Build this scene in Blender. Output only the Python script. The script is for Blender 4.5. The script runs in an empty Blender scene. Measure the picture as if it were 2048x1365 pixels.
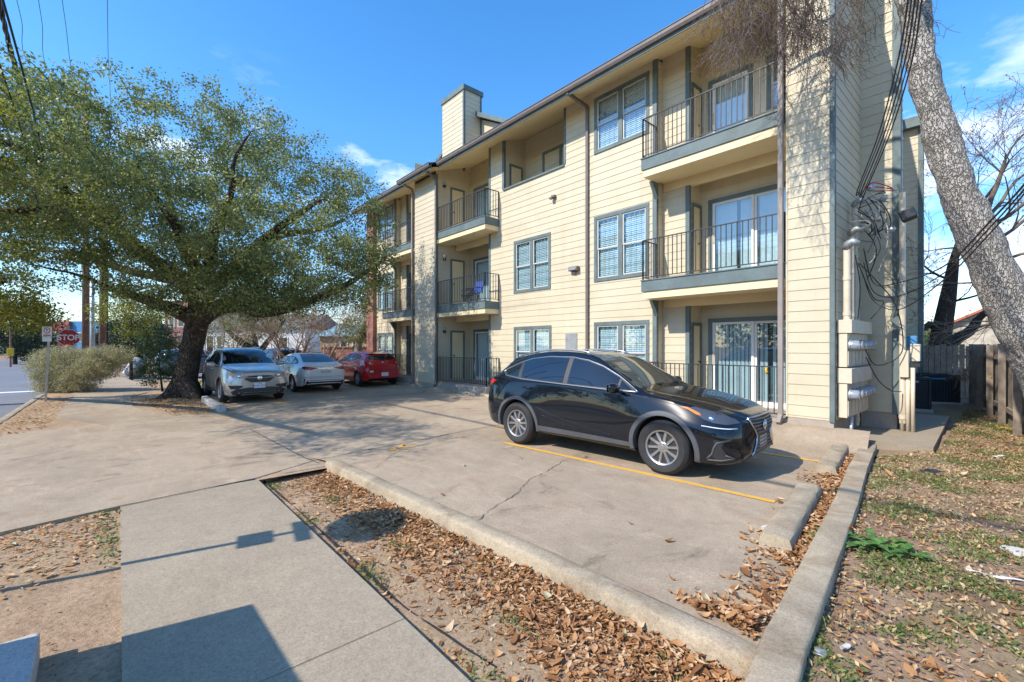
import bpy, bmesh, math, random
import numpy as np
from mathutils import Vector, Matrix, geometry
from mathutils.bvhtree import BVHTree
from mathutils.kdtree import KDTree
R = math.radians
rng = random.Random(7)
nrg = np.random.default_rng(11)
SC = bpy.context.scene
COL = SC.collection
# ---------------------------------------------------------------- camera frame
H = 1.71; FPX = 895.0; CX = 1024.0; CY = 692.0; YAW = R(48.8)
FW = Vector((-math.sin(YAW), math.cos(YAW), 0)); RT = Vector((math.cos(YAW), math.sin(YAW), 0))
def ray(x, y): return FW + RT*((x-CX)/FPX) + Vector((0, 0, -(y-CY)/FPX))
def at(x, y, t): return ray(x, y)*t + Vector((0, 0, H))           # point at depth t
def gnd(x, y, z=0.0):
    d = ray(x, y); t = (z-H)/d.z; return d*t + Vector((0, 0, H))
def atY(x, y, Y):
    d = ray(x, y); return d*(Y/d.y) + Vector((0, 0, H))
def atX(x, y, X):
    d = ray(x, y); return d*(X/d.x) + Vector((0, 0, H))
# ---------------------------------------------------------------- object helpers
def put(o, parent=None):
    COL.objects.link(o)
    if parent is not None: o.parent = parent
    return o
def tag(o, label=None, cat=None, group=None, kind=None):
    if label: o['label'] = label
    if cat: o['category'] = cat
    if group: o['group'] = group
    if kind: o['kind'] = kind
    return o
def thing(name, label, cat, loc=(0, 0, 0), rz=0.0, group=None):
    o = bpy.data.objects.new(name, None); o.empty_display_size = .2
    o.location = loc; o.rotation_euler = (0, 0, rz); put(o)
    return tag(o, label, cat, group)
def kids(o): return [c for c in bpy.data.objects if c.parent == o]
def copy_tree(o, parent=None):
    c = o.copy(); put(c); c.parent = parent
    for k in kids(o): copy_tree(k, c)
    return c
class MB:
    def __init__(s): s.v = []; s.f = []; s.m = []; s.cur = 0; s.att = None
    def add(s, vs, fs):
        b = len(s.v); s.v.extend([tuple(v) for v in vs])
        for f in fs: s.f.append([i+b for i in f]); s.m.append(s.cur)
        return s
    def quad(s, a, b, c, d): return s.add([a, b, c, d], [(0, 1, 2, 3)])
    def box(s, x0, x1, y0, y1, z0, z1, M=None):
        vs = [Vector((x, y, z)) for z in (z0, z1) for y in (y0, y1) for x in (x0, x1)]
        if M is not None: vs = [M @ v for v in vs]
        return s.add(vs, [(0, 2, 3, 1), (4, 5, 7, 6), (0, 1, 5, 4), (2, 6, 7, 3), (0, 4, 6, 2), (1, 3, 7, 5)])
    def bar(s, a, b, w, h=None, up=(0, 0, 1)):
        a = Vector(a); b = Vector(b); h = h or w; d = (b-a).normalized(); up = Vector(up)
        if abs(d.dot(up)) > .95: up = Vector((1, 0, 0))
        sx = d.cross(up).normalized()*(w/2); sy = sx.cross(d).normalized()*(h/2)
        vs = [p+i*sx+j*sy for p in (a, b) for i, j in ((-1, -1), (1, -1), (1, 1), (-1, 1))]
        return s.add(vs, [(3, 2, 1, 0), (4, 5, 6, 7), (0, 1, 5, 4), (1, 2, 6, 5), (2, 3, 7, 6), (3, 0, 4, 7)])
    def tube(s, pts, r, n=8, caps=True):
        pts = [Vector(p) for p in pts]; k = len(pts)
        rs = [r]*k if isinstance(r, (int, float)) else list(r)
        t0 = (pts[1]-pts[0]).normalized()
        a = Vector((0, 0, 1)) if abs(t0.z) < .9 else Vector((1, 0, 0))
        u = t0.cross(a).normalized(); vs = []
        for i in range(k):
            t = (pts[min(i+1, k-1)]-pts[max(i-1, 0)])
            if t.length < 1e-9: t = t0.copy()
            t.normalize(); u = (u-t*u.dot(t))
            if u.length < 1e-6: u = t.orthogonal()
            u.normalize(); w = t.cross(u)
            for j in range(n):
                an = 2*math.pi*j/n; vs.append(pts[i]+(u*math.cos(an)+w*math.sin(an))*rs[i])
        fs = [(i*n+j, i*n+(j+1) % n, (i+1)*n+(j+1) % n, (i+1)*n+j) for i in range(k-1) for j in range(n)]
        if caps: fs += [tuple(range(n-1, -1, -1)), tuple((k-1)*n+j for j in range(n))]
        return s.add(vs, fs)
    def lathe(s, prof, n=24, M=None, close=False):
        """profile of (r, h) turned round local Z"""
        k = len(prof); vs = []
        for r, h in prof:
            for j in range(n):
                a = 2*math.pi*j/n; v = Vector((r*math.cos(a), r*math.sin(a), h)); vs.append(M @ v if M is not None else v)
        rg = k if close else k-1
        fs = [(i*n+j, i*n+(j+1) % n, ((i+1) % k)*n+(j+1) % n, ((i+1) % k)*n+j) for i in range(rg) for j in range(n)]
        if not close:
            if prof[0][0] > 1e-6: fs.append(tuple(range(n-1, -1, -1)))
            if prof[-1][0] > 1e-6: fs.append(tuple((k-1)*n+j for j in range(n)))
        return s.add(vs, fs)
    def prism(s, poly, z0, z1):
        n = len(poly)
        vs = [(x, y, z0) for x, y in poly]+[(x, y, z1) for x, y in poly]
        fs = [tuple(range(n-1, -1, -1)), tuple(range(n, 2*n))]+[(i, (i+1) % n, n+(i+1) % n, n+i) for i in range(n)]
        return s.add(vs, fs)
    def xprism(s, poly, M):
        n = len(poly[0]) if False else len(poly)
        return s
    def obj(s, name, mat, parent=None, smooth=False, angle=None, fix=False, bevel=0.0):
        me = bpy.data.meshes.new(name); me.from_pydata(s.v, [], s.f)
        mats = mat if isinstance(mat, (list, tuple)) else [mat]
        for m in mats: me.materials.append(m)
        if len(mats) > 1: me.polygons.foreach_set('material_index', s.m)
        if fix:
            bm = bmesh.new(); bm.from_mesh(me); bmesh.ops.remove_doubles(bm, verts=bm.verts, dist=1e-5)
            bmesh.ops.recalc_face_normals(bm, faces=bm.faces); bm.to_mesh(me); bm.free()
        if smooth or angle:
            me.polygons.foreach_set('use_smooth', [True]*len(me.polygons))
            if angle: me.set_sharp_from_angle(angle=R(angle))
        me.update()
        o = bpy.data.objects.new(name, me); put(o, parent)
        if bevel:
            bv = o.modifiers.new('bevel', 'BEVEL'); bv.width = bevel; bv.segments = 2; bv.limit_method = 'ANGLE'
        return o
def npmesh(name, verts, faces, mat, parent=None, tint=None, smooth=False):
    """fast mesh of equal-size faces from numpy arrays"""
    me = bpy.data.meshes.new(name); nv = len(verts); nf, k = faces.shape
    me.vertices.add(nv); me.vertices.foreach_set('co', np.ascontiguousarray(verts, np.float32).ravel())
    me.loops.add(nf*k); me.loops.foreach_set('vertex_index', np.ascontiguousarray(faces, np.int32).ravel())
    me.polygons.add(nf); me.polygons.foreach_set('loop_start', np.arange(0, nf*k, k, dtype=np.int32))
    if smooth: me.polygons.foreach_set('use_smooth', np.ones(nf, bool))
    me.update(calc_edges=True)
    if tint is not None:
        a = me.attributes.new('tint', 'FLOAT', 'POINT'); a.data.foreach_set('value', np.ascontiguousarray(tint, np.float32))
    for m in (mat if isinstance(mat, (list, tuple)) else [mat]): me.materials.append(m)
    o = bpy.data.objects.new(name, me); put(o, parent); return o
# ---------------------------------------------------------------- materials
class NT:
    def __init__(s, name):
        s.m = bpy.data.materials.new(name); s.m.use_nodes = True; s.t = s.m.node_tree; s.t.nodes.clear()
        s.out = s.n('ShaderNodeOutputMaterial')
    def n(s, typ, **kw):
        x = s.t.nodes.new(typ)
        for k, v in kw.items(): setattr(x, k, v)
        return x
    def l(s, a, b): s.t.links.new(a, b); return s
    def coord(s, sc=(1, 1, 1), kind='Object'):
        g = s.n('ShaderNodeNewGeometry') if kind == 'World' else s.n('ShaderNodeTexCoord')
        mp = s.n('ShaderNodeMapping'); mp.inputs['Scale'].default_value = sc
        s.l(g.outputs['Position' if kind == 'World' else kind], mp.inputs['Vector']); return mp.outputs[0]
    def noise(s, scale, detail=4, rough=.55, vec=None, dist=0.0):
        x = s.n('ShaderNodeTexNoise'); x.inputs['Scale'].default_value = scale; x.inputs['Detail'].default_value = detail
        x.inputs['Roughness'].default_value = rough; x.inputs['Distortion'].default_value = dist
        if vec is not None: s.l(vec, x.inputs['Vector'])
        return x.outputs['Fac']
    def ramp(s, fac, stops, interp='LINEAR'):
        x = s.n('ShaderNodeValToRGB'); r = x.color_ramp; r.interpolation = interp
        while len(r.elements) < len(stops): r.elements.new(.5)
        for e, (p, c) in zip(r.elements, stops):
            e.position = p; e.color = (*c, 1) if len(c) == 3 else c
        s.l(fac, x.inputs[0]); return x.outputs[0]
    def mix(s, fac, a, b, mode='MIX'):
        x = s.n('ShaderNodeMix', data_type='RGBA', blend_type=mode)
        for i, v in ((0, fac), (6, a), (7, b)):
            if hasattr(v, 'is_linked') or hasattr(v, 'links'): s.l(v, x.inputs[i])
            elif i == 0: x.inputs[0].default_value = v
            else: x.inputs[i].default_value = (*v, 1)
        return x.outputs[2]
    def math(s, op, a, b=0.0):
        x = s.n('ShaderNodeMath', operation=op)
        for i, v in ((0, a), (1, b)):
            if isinstance(v, (int, float)): x.inputs[i].default_value = v
            else: s.l(v, x.inputs[i])
        return x.outputs[0]
    def bump(s, h, strength=.3, dist=.01):
        x = s.n('ShaderNodeBump'); x.inputs['Strength'].default_value = strength; x.inputs['Distance'].default_value = dist
        s.l(h, x.inputs['Height']); return x.outputs[0]
    def bsdf(s, col, rough=.6, metal=0.0, spec=.5, normal=None, **kw):
        b = s.n('ShaderNodeBsdfPrincipled')
        for k, v in (('Base Color', col), ('Roughness', rough), ('Metallic', metal), ('Specular IOR Level', spec)):
            if isinstance(v, (int, float)): b.inputs[k].default_value = v
            elif isinstance(v, tuple): b.inputs[k].default_value = (*v, 1)
            else: s.l(v, b.inputs[k])
        if normal is not None: s.l(normal, b.inputs['Normal'])
        for k, v in kw.items(): b.inputs[k.replace('_', ' ')].default_value = v
        return b
    def done(s, sh): s.l(sh.outputs[0], s.out.inputs['Surface']); return s.m
def plain(name, col, rough=.6, metal=0.0, spec=.5, var=.12, scale=6.0, bump=.0, bscale=60, **kw):
    t = NT(name); c = t.coord()
    f = t.noise(scale, 5, .6, c)
    lo = tuple(x*(1-var) for x in col); hi = tuple(min(1, x*(1+var)) for x in col)
    cc = t.ramp(f, [(.3, lo), (.7, hi)])
    nm = t.bump(t.noise(bscale, 3, .6, c), bump, .005) if bump else None
    return t.done(t.bsdf(cc, rough, metal, spec, nm, **kw))
def m_siding(name, col):
    t = NT(name); c = t.coord((.25, .25, 1.2), 'World'); c2 = t.coord((1, 1, 1), 'World')
    f = t.noise(1.0, 2, .5, c); g = t.noise(1.1, 5, .6, c2)
    a = t.ramp(f, [(.3, tuple(x*.93 for x in col)), (.7, tuple(min(1, x*1.03) for x in col))])
    b = t.ramp(g, [(.3, (.9, .89, .86)), (.6, (1, 1, 1))])
    cc = t.mix(1.0, a, b, 'MULTIPLY')
    st = t.noise(1.0, 6, .75, t.coord((5, 5, .22), 'World'), .3); cc = t.mix(1.0, cc, t.ramp(st, [(.30, (.94, .93, .90)), (.52, (1, 1, 1))]), 'MULTIPLY')
    grain = t.noise(14, 6, .7, t.coord((.6, .6, 9), 'World'))
    return t.done(t.bsdf(cc, .55, 0, .35, t.bump(grain, .18, .003)))
def m_trim(name, col, fade=.35):
    t = NT(name); c = t.coord((1, 1, 1), 'World'); g = t.noise(2.3, 6, .7, c); h = t.noise(16, 4, .6, t.coord((.4, .4, 3), 'World'))
    a = t.ramp(g, [(.35, tuple(x*.85 for x in col)), (.75, tuple(x*(1+fade) for x in col))])
    return t.done(t.bsdf(a, .6, 0, .4, t.bump(h, .15, .003)))
def m_concrete(name, base, dark=.72, stain=(.42, .30, .21), samt=.5, big=.5, bump=.25, oil=0.0):
    t = NT(name); c = t.coord((1, 1, 1), 'World')
    n1 = t.noise(big, 6, .65, c, .6); n2 = t.noise(5.5, 5, .65, c); n3 = t.noise(80, 4, .75, c); n4 = t.noise(1.4, 6, .7, t.coord((1, 1.7, 1), 'World'), 1.0)
    a = t.ramp(n1, [(.28, tuple(x*dark for x in base)), (.52, base), (.78, tuple(min(1, x*1.14) for x in base))])
    s = t.ramp(n4, [(.5, (0, 0, 0)), (.72, (samt,)*3)])
    a = t.mix(s, a, stain)
    a = t.mix(1.0, a, t.ramp(n2, [(.3, (.9, .9, .9)), (.7, (1.05, 1.05, 1.05))]), 'MULTIPLY')
    n5 = t.noise(32, 6, .75, c); a = t.mix(1.0, a, t.ramp(n5, [(.3, (.84, .83, .82)), (.5, (1, 1, 1)), (.72, (1.1, 1.1, 1.09))]), 'MULTIPLY')
    v5 = t.n('ShaderNodeTexVoronoi'); v5.inputs['Scale'].default_value = 21; t.l(c, v5.inputs['Vector']); a = t.mix(1.0, a, t.ramp(v5.outputs['Distance'], [(.06, (.62, .6, .57)), (.11, (1, 1, 1))]), 'MULTIPLY')
    a = t.mix(1.0, a, t.ramp(n3, [(.3, (.68, .67, .66)), (.5, (1, 1, 1)), (.7, (1.24, 1.23, 1.2))]), 'MULTIPLY')
    if oil:
        o1 = t.ramp(t.noise(1.1, 7, .72, t.coord((1, .55, 1), 'World'), 1.6), [(.56, (1, 1, 1)), (.70, (1-oil,)*3)]); a = t.mix(1.0, a, o1, 'MULTIPLY')
        o2 = t.ramp(t.noise(2.6, 6, .7, t.coord((.35, 1.6, 1), 'World'), .8), [(.56, (1, 1, 1)), (.72, (1.22, 1.21, 1.18))]); a = t.mix(1.0, a, o2, 'MULTIPLY')
    return t.done(t.bsdf(a, .85, 0, .3, t.bump(t.noise(120, 4, .7, c), bump, .004)))
def m_bark(name, c0, c1, sc=(6, 6, 2.2), vor=3.0, depth=.6, dist=.03):
    t = NT(name); c = t.coord(sc, 'World')
    v = t.n('ShaderNodeTexVoronoi', feature='DISTANCE_TO_EDGE'); v.inputs['Scale'].default_value = vor
    nz = t.n('ShaderNodeTexNoise'); nz.inputs['Scale'].default_value = 2.2; t.l(c, nz.inputs['Vector'])
    add = t.n('ShaderNodeVectorMath', operation='ADD'); t.l(c, add.inputs[0]); t.l(nz.outputs['Color'], add.inputs[1])
    t.l(add.outputs[0], v.inputs['Vector'])
    g = t.noise(3.2, 6, .7, c)
    e = t.ramp(v.outputs['Distance'], [(0, (0, 0, 0)), (.16, (1, 1, 1))])
    col = t.mix(e, c0, t.ramp(g, [(.3, tuple(x*.7 for x in c1)), (.7, tuple(x*1.2 for x in c1))]))
    h = t.math('ADD', e, t.math('MULTIPLY', g, .5))
    return t.done(t.bsdf(col, .9, 0, .2, t.bump(h, depth, dist)))
def m_leaf(name, stops, rough=.45, trans=.3, spec=.5):
    t = NT(name); a = t.n('ShaderNodeAttribute', attribute_name='tint')
    col = t.ramp(a.outputs['Fac'], stops)
    b = t.bsdf(col, rough, 0, spec)
    tr = t.n('ShaderNodeBsdfTranslucent'); t.l(t.mix(1.0, col, (1.3, 1.35, .7), 'MULTIPLY'), tr.inputs[0])
    mx = t.n('ShaderNodeMixShader'); mx.inputs[0].default_value = trans; t.l(b.outputs[0], mx.inputs[1]); t.l(tr.outputs[0], mx.inputs[2])
    return t.done(mx)
def m_glass(name, tint=(.75, .85, .85), refl=.12):
    t = NT(name); fr = t.n('ShaderNodeLayerWeight'); fr.inputs[0].default_value = .5
    tr = t.n('ShaderNodeBsdfTransparent'); tr.inputs[0].default_value = (*tint, 1)
    gl = t.n('ShaderNodeBsdfGlossy'); gl.inputs['Roughness'].default_value = .02; gl.inputs[0].default_value = (.95, .97, 1, 1)
    nm = t.bump(t.noise(.9, 2, .5, t.coord((1, 1, 1), 'World')), .05, .05); t.l(nm, gl.inputs['Normal'])
    f = t.math('ADD', t.math('MULTIPLY', t.math('POWER', fr.outputs['Facing'], 4.0), .75), refl)
    mx = t.n('ShaderNodeMixShader'); t.l(f, mx.inputs[0]); t.l(tr.outputs[0], mx.inputs[1]); t.l(gl.outputs[0], mx.inputs[2])
    return t.done(mx)
def m_paint(name, col, flake=.0, rough=.25, metal=0.0, dust=.08, spec=.5):
    t = NT(name); c = t.coord()
    cc = col
    if dust: cc = t.mix(t.ramp(t.noise(5, 6, .7, c), [(.45, (0, 0, 0)), (.8, (dust,)*3)]), col, (.32, .28, .23))
    b = t.bsdf(cc, rough, metal, spec); b.inputs['Coat Weight'].default_value = 1.0; b.inputs['Coat Roughness'].default_value = .03
    return t.done(b)
def m_emit(name, col, s):
    t = NT(name); e = t.n('ShaderNodeEmission'); e.inputs[0].default_value = (*col, 1); e.inputs[1].default_value = s
    return t.done(e)
def m_brick(name):
    t = NT(name); c = t.coord((1, 1, 1), 'World')
    sx = t.n('ShaderNodeSeparateXYZ'); t.l(c, sx.inputs[0]); cb = t.n('ShaderNodeCombineXYZ')
    t.l(t.math('ADD', sx.outputs[0], sx.outputs[1]), cb.inputs[0]); t.l(sx.outputs[2], cb.inputs[1])
    b = t.n('ShaderNodeTexBrick'); b.inputs['Scale'].default_value = 1.0; t.l(cb.outputs[0], b.inputs['Vector'])
    b.inputs['Brick Width'].default_value = .22; b.inputs['Row Height'].default_value = .075; b.inputs['Mortar Size'].default_value = .006
    b.inputs['Color1'].default_value = (.24, .08, .055, 1); b.inputs['Color2'].default_value = (.33, .13, .10, 1); b.inputs['Mortar'].default_value = (.42, .36, .32, 1)
    return t.done(t.bsdf(b.outputs['Color'], .85, 0, .2, t.bump(b.outputs['Fac'], -.4, .006)))
M = {}
M['siding'] = m_siding('cream_siding', (.585, .515, .375))
M['panel'] = plain('cream_panel', (.74, .61, .37), .6, var=.05, scale=2)
M['trim'] = m_trim('grey_blue_trim', (.115, .152, .155))
M['gutter'] = plain('brown_gutter', (.15, .125, .115), .45, var=.12)
M['downspout'] = m_trim('grey_brown_downspout', (.27, .235, .215), .2)
M['rail'] = plain('dark_rail', (.035, .033, .036), .45, var=.2)
M['sash'] = plain('window_sash', (.55, .54, .5), .5, var=.06)
M['white'] = plain('white_frame', (.72, .72, .70), .45, var=.05)
M['blind'] = plain('pale_blind', (.82, .85, .85), .6, var=.06, scale=3)
M['glass'] = m_glass('window_glass', (.66, .79, .84), .17)
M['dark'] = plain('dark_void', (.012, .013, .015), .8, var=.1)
M['roof'] = plain('roof_shingle', (.16, .145, .135), .9, var=.3, scale=30)
M['plinth'] = m_concrete('plinth_concrete', (.42, .36, .30), .75)
M['lot'] = m_concrete('lot_concrete', (.385, .305, .218), .70, (.32, .225, .15), .65, .55, oil=.45)
M['walk'] = m_concrete('walk_concrete', (.335, .277, .20), .88, (.33, .265, .20), .3, .5, .2)
M['kerb'] = m_concrete('kerb_concrete', (.40, .33, .235), .55, (.23, .155, .095), .85, 1.5, .6)
M['asphalt'] = m_concrete('asphalt', (.19, .195, .215), .88, (.14, .14, .14), .3, .3, .3)
M['block'] = m_concrete('pale_block', (.48, .46, .43), .9, (.35, .31, .26), .4, 1.4)
M['yellow'] = None
def m_yellow():
    t = NT('yellow_line'); c = t.coord((1, 1, 1), 'World')
    w = t.ramp(t.noise(26, 5, .75, c), [(.36, (0, 0, 0)), (.5, (1, 1, 1))])
    cc = t.mix(w, (.36, .28, .2), (.76, .40, .045))
    return t.done(t.bsdf(cc, .7, 0, .3, t.bump(t.noise(140, 3, .6, c), .2, .004)))
M['yellow'] = m_yellow()
def m_soil(name, a, b, g, gamt):
    t = NT(name); c = t.coord((1, 1, 1), 'World')
    n = t.noise(1.3, 7, .68, c, .4); n2 = t.noise(26, 5, .75, c); n3 = t.noise(.45, 4, .6, c); n4 = t.noise(150, 3, .7, c)
    col = t.ramp(n, [(.3, a), (.7, b)])
    col = t.mix(1.0, col, t.ramp(n2, [(.3, (.6, .58, .55)), (.55, (1, 1, 1)), (.8, (1.2, 1.2, 1.18))]), 'MULTIPLY')
    col = t.mix(1.0, col, t.ramp(n4, [(.3, (.75, .75, .75)), (.7, (1.15, 1.15, 1.15))]), 'MULTIPLY')
    col = t.mix(t.ramp(n3, [(.48, (0, 0, 0)), (.68, (gamt,)*3)]), col, g)
    h = t.math('ADD', n2, t.math('MULTIPLY', n4, .4))
    return t.done(t.bsdf(col, .95, 0, .15, t.bump(h, .7, .02)))
M['soil'] = m_soil('bare_soil', (.35, .235, .15), (.55, .40, .265), (.26, .20, .10), .4)
M['soil_yard'] = m_soil('yard_soil', (.24, .155, .105), (.43, .30, .205), (.22, .20, .085), .6)
M['rubber'] = plain('rubber', (.022, .022, .024), .75, var=.25, scale=20)
M['alloy'] = plain('alloy', (.42, .41, .40), .35, .85, var=.1)
M['alloydark'] = plain('alloy_dark', (.16, .15, .15), .35, .8, var=.1)
M['chrome'] = plain('chrome', (.75, .76, .78), .12, 1.0, var=.03)
M['satin'] = plain('satin_chrome', (.55, .56, .58), .3, 1.0, var=.03)
M['black_plastic'] = plain('black_plastic', (.028, .029, .032), .5, var=.15)
M['grey_plastic'] = plain('grey_plastic', (.075, .08, .09), .6, var=.1)
M['carglass'] = NT('car_glass'); _t = M['carglass']; M['carglass'] = _t.done(_t.bsdf((.006, .011, .018), .02, 0, .8, Coat_Weight=.4))
M['screenglass'] = NT('windscreen'); _t = M['screenglass']; M['screenglass'] = _t.done(_t.bsdf((.05, .062, .058), .03, 0, .8))
M['lens'] = plain('lamp_lens', (.35, .38, .42), .08, .3, .8, var=.1)
M['lensdark'] = plain('lamp_dark', (.065, .072, .085), .05, .2, .9, var=.1)
M['amber'] = plain('amber_lens', (.65, .18, .02), .15, 0, .8, var=.05)
M['redlens'] = plain('red_lens', (.38, .012, .014), .12, 0, .8, var=.1)
M['plate'] = plain('plate', (.66, .68, .72), .5, var=.05)
M['ink'] = plain('ink', (.02, .022, .05), .6, var=.1)
M['paintblack'] = m_paint('black_paint', (.0035, .006, .011), dust=0, spec=.12)
M['paintsilver'] = m_paint('silver_paint', (.50, .49, .46), rough=.3, metal=.55, dust=.05)
M['paintwhite'] = m_paint('white_paint', (.74, .74, .73), rough=.3, dust=.04)
M['paintred'] = m_paint('red_paint', (.50, .008, .015), rough=.25, dust=.03)
M['paintblue'] = m_paint('grey_blue_paint', (.13, .17, .22), rough=.3, metal=.4)
M['oakbark'] = m_bark('oak_bark', (.035, .026, .02), (.15, .115, .09), (7, 7, 2.0), 2.6, .9, .04)
M['sycbark'] = m_bark('pale_plated_bark', (.25, .222, .19), (.47, .435, .39), (9, 9, 4.2), 3.0, 1.0, .03)
M['darkbark'] = m_bark('dark_bark', (.02, .017, .015), (.07, .057, .05), (7, 7, 2.4), 2.6, .7, .03)
M['twig'] = plain('grey_twig', (.155, .118, .095), .85, var=.35, scale=9)
M['palebark'] = plain('pale_bark', (.34, .29, .25), .85, var=.3, scale=9)
M['myrtle'] = plain('tan_bark', (.30, .215, .155), .8, var=.3, scale=9)
M['oakleaf'] = m_leaf('oak_leaf', [(0, (.085, .11, .045)), (.4, (.19, .22, .09)), (.75, (.35, .36, .15)), (1, (.50, .41, .14))], .45, .38, .35)
M['hollyleaf'] = m_leaf('holly_leaf', [(0, (.05, .075, .025)), (.6, (.11, .15, .055)), (1, (.2, .22, .09))], .4, .3, .4)
M['darkleaf'] = m_leaf('dark_leaf', [(0, (.016, .03, .016)), (.6, (.03, .055, .022)), (1, (.06, .085, .03))], .5, .2)
M['yellowleaf'] = m_leaf('yellow_green_leaf', [(0, (.12, .13, .025)), (.6, (.27, .25, .035)), (1, (.42, .33, .05))], .5, .4)
M['sageleaf'] = m_leaf('sage_leaf', [(0, (.26, .235, .165)), (.6, (.43, .40, .29)), (1, (.56, .53, .39))], .7, .3, .2)
M['drybrown'] = m_leaf('dry_leaf', [(0, (.10, .05, .028)), (.25, (.25, .115, .048)), (.5, (.40, .20, .085)), (.75, (.52, .31, .16)), (.93, (.62, .45, .29)), (1, (.40, .40, .24))], .75, .15, .2)
M['weedleaf'] = m_leaf('weed_leaf', [(0, (.07, .105, .03)), (.6, (.15, .20, .06)), (1, (.30, .31, .12))], .6, .3, .3)
M['lush'] = m_leaf('lush_leaf', [(0, (.05, .12, .03)), (.6, (.11, .23, .055)), (1, (.22, .36, .11))], .45, .3, .4)
M['fence'] = plain('weathered_wood', (.27, .215, .17), .9, var=.35, scale=4, bump=.4, bscale=25)
M['brick'] = m_brick('red_brick')
M['wire'] = plain('cable_black', (.018, .018, .02), .55, var=.2)
M['wiregrey'] = plain('cable_grey', (.30, .29, .28), .6, var=.2)
M['galv'] = plain('galvanised', (.42, .44, .45), .45, .6, var=.15)
M['stopred'] = plain('stop_red', (.42, .012, .018), .4, var=.05)
M['signwhite'] = plain('sign_white', (.78, .78, .78), .5, var=.04)
M['metalblack'] = plain('black_metal', (.032, .036, .04), .45, .2, var=.2)
M['box_tan'] = plain('tan_metal', (.62, .53, .40), .55, var=.12, scale=4)
M['polewood'] = plain('pole_wood', (.20, .105, .07), .9, var=.35, scale=5, bump=.3)
# ---------------------------------------------------------------- camera, light, sky
cd = bpy.data.cameras.new('camera'); cam = bpy.data.objects.new('camera', cd); put(cam)
cam.location = (0, 0, H); cam.rotation_euler = (R(90), 0, YAW)
cd.sensor_width = 36; cd.lens = 36*FPX/2048; cd.shift_y = (CY-682.5)/2048; cd.clip_start = .05; cd.clip_end = 3000
SC.camera = cam
SUN_AZ = R(11); SUN_EL = R(42)      # shadows run towards (+sin az, +cos az)
sd = Vector((math.sin(SUN_AZ)*math.cos(SUN_EL), math.cos(SUN_AZ)*math.cos(SUN_EL), -math.sin(SUN_EL)))
sl = bpy.data.lights.new('sun', 'SUN'); so = bpy.data.objects.new('sun', sl); put(so)
so.rotation_euler = sd.to_track_quat('-Z', 'Y').to_euler(); so.location = (0, -20, 30)
sl.energy = 4.05; sl.angle = R(.55); sl.color = (1, .925, .81)
W = bpy.data.worlds.new('World'); SC.world = W; W.use_nodes = True
wt = W.node_tree; wt.nodes.clear()
def wn(t, **k):
    x = wt.nodes.new(t)
    for a, b in k.items(): setattr(x, a, b)
    return x
sky = wn('ShaderNodeTexSky', sky_type='NISHITA'); sky.sun_disc = False; sky.sun_elevation = SUN_EL
sky.sun_rotation = math.atan2(-sd.x, -sd.y); sky.air_density = 1.0; sky.dust_density = .25; sky.ozone_density = 2.5; sky.altitude = 200
tc = wn('ShaderNodeTexCoord'); sep = wn('ShaderNodeSeparateXYZ'); wt.links.new(tc.outputs['Generated'], sep.inputs[0])
mp = wn('ShaderNodeMapping'); mp.inputs['Scale'].default_value = (1, 1, 2.6); wt.links.new(tc.outputs['Generated'], mp.inputs[0])
nz = wn('ShaderNodeTexNoise'); nz.inputs['Scale'].default_value = 3.6; nz.inputs['Detail'].default_value = 7; nz.inputs['Roughness'].default_value = .58
wt.links.new(mp.outputs[0], nz.inputs['Vector'])
cr = wn('ShaderNodeValToRGB'); cr.color_ramp.elements[0].position = .58; cr.color_ramp.elements[1].position = .72
cdv = wn('ShaderNodeVectorMath', operation='DOT_PRODUCT'); wt.links.new(tc.outputs['Generated'], cdv.inputs[0]); cdv.inputs[1].default_value = ray(1960, 330).normalized()
cmr = wn('ShaderNodeMapRange'); cmr.inputs[1].default_value = .90; cmr.inputs[2].default_value = 1.0; cmr.inputs[3].default_value = 0; cmr.inputs[4].default_value = .09; wt.links.new(cdv.outputs['Value'], cmr.inputs[0])
cad = wn('ShaderNodeMath', operation='ADD'); wt.links.new(nz.outputs['Fac'], cad.inputs[0]); wt.links.new(cmr.outputs[0], cad.inputs[1]); wt.links.new(cad.outputs[0], cr.inputs[0])
hz = wn('ShaderNodeValToRGB'); e = hz.color_ramp.elements; e[0].position = .02; e[0].color = (.5, .5, .5, 1); e[1].position = .50; e[1].color = (0, 0, 0, 1)
x_ = hz.color_ramp.elements.new(.33); x_.color = (.8, .8, .8, 1)
wt.links.new(sep.outputs[2], hz.inputs[0])
mul = wn('ShaderNodeMath', operation='MULTIPLY'); wt.links.new(cr.outputs[0], mul.inputs[0]); wt.links.new(hz.outputs[0], mul.inputs[1])
sat = wn('ShaderNodeHueSaturation'); sat.inputs['Saturation'].default_value = 1.3; sat.inputs['Value'].default_value = 1.45; wt.links.new(sky.outputs[0], sat.inputs['Color'])
hd = wn('ShaderNodeMapRange'); hd.inputs[1].default_value = 0.0; hd.inputs[2].default_value = .42; hd.inputs[3].default_value = .66; hd.inputs[4].default_value = 1.0; wt.links.new(sep.outputs[2], hd.inputs[0])
hm = wn('ShaderNodeVectorMath', operation='SCALE'); wt.links.new(sat.outputs[0], hm.inputs[0]); wt.links.new(hd.outputs[0], hm.inputs['Scale'])
mx = wn('ShaderNodeMix', data_type='RGBA'); wt.links.new(mul.outputs[0], mx.inputs[0]); wt.links.new(hm.outputs[0], mx.inputs[6]); mx.inputs[7].default_value = (7.6, 7.9, 8.4, 1)
bg = wn('ShaderNodeBackground'); bg.inputs[1].default_value = .15; wt.links.new(mx.outputs[2], bg.inputs[0])
wo = wn('ShaderNodeOutputWorld'); wt.links.new(bg.outputs[0], wo.inputs[0])
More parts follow.
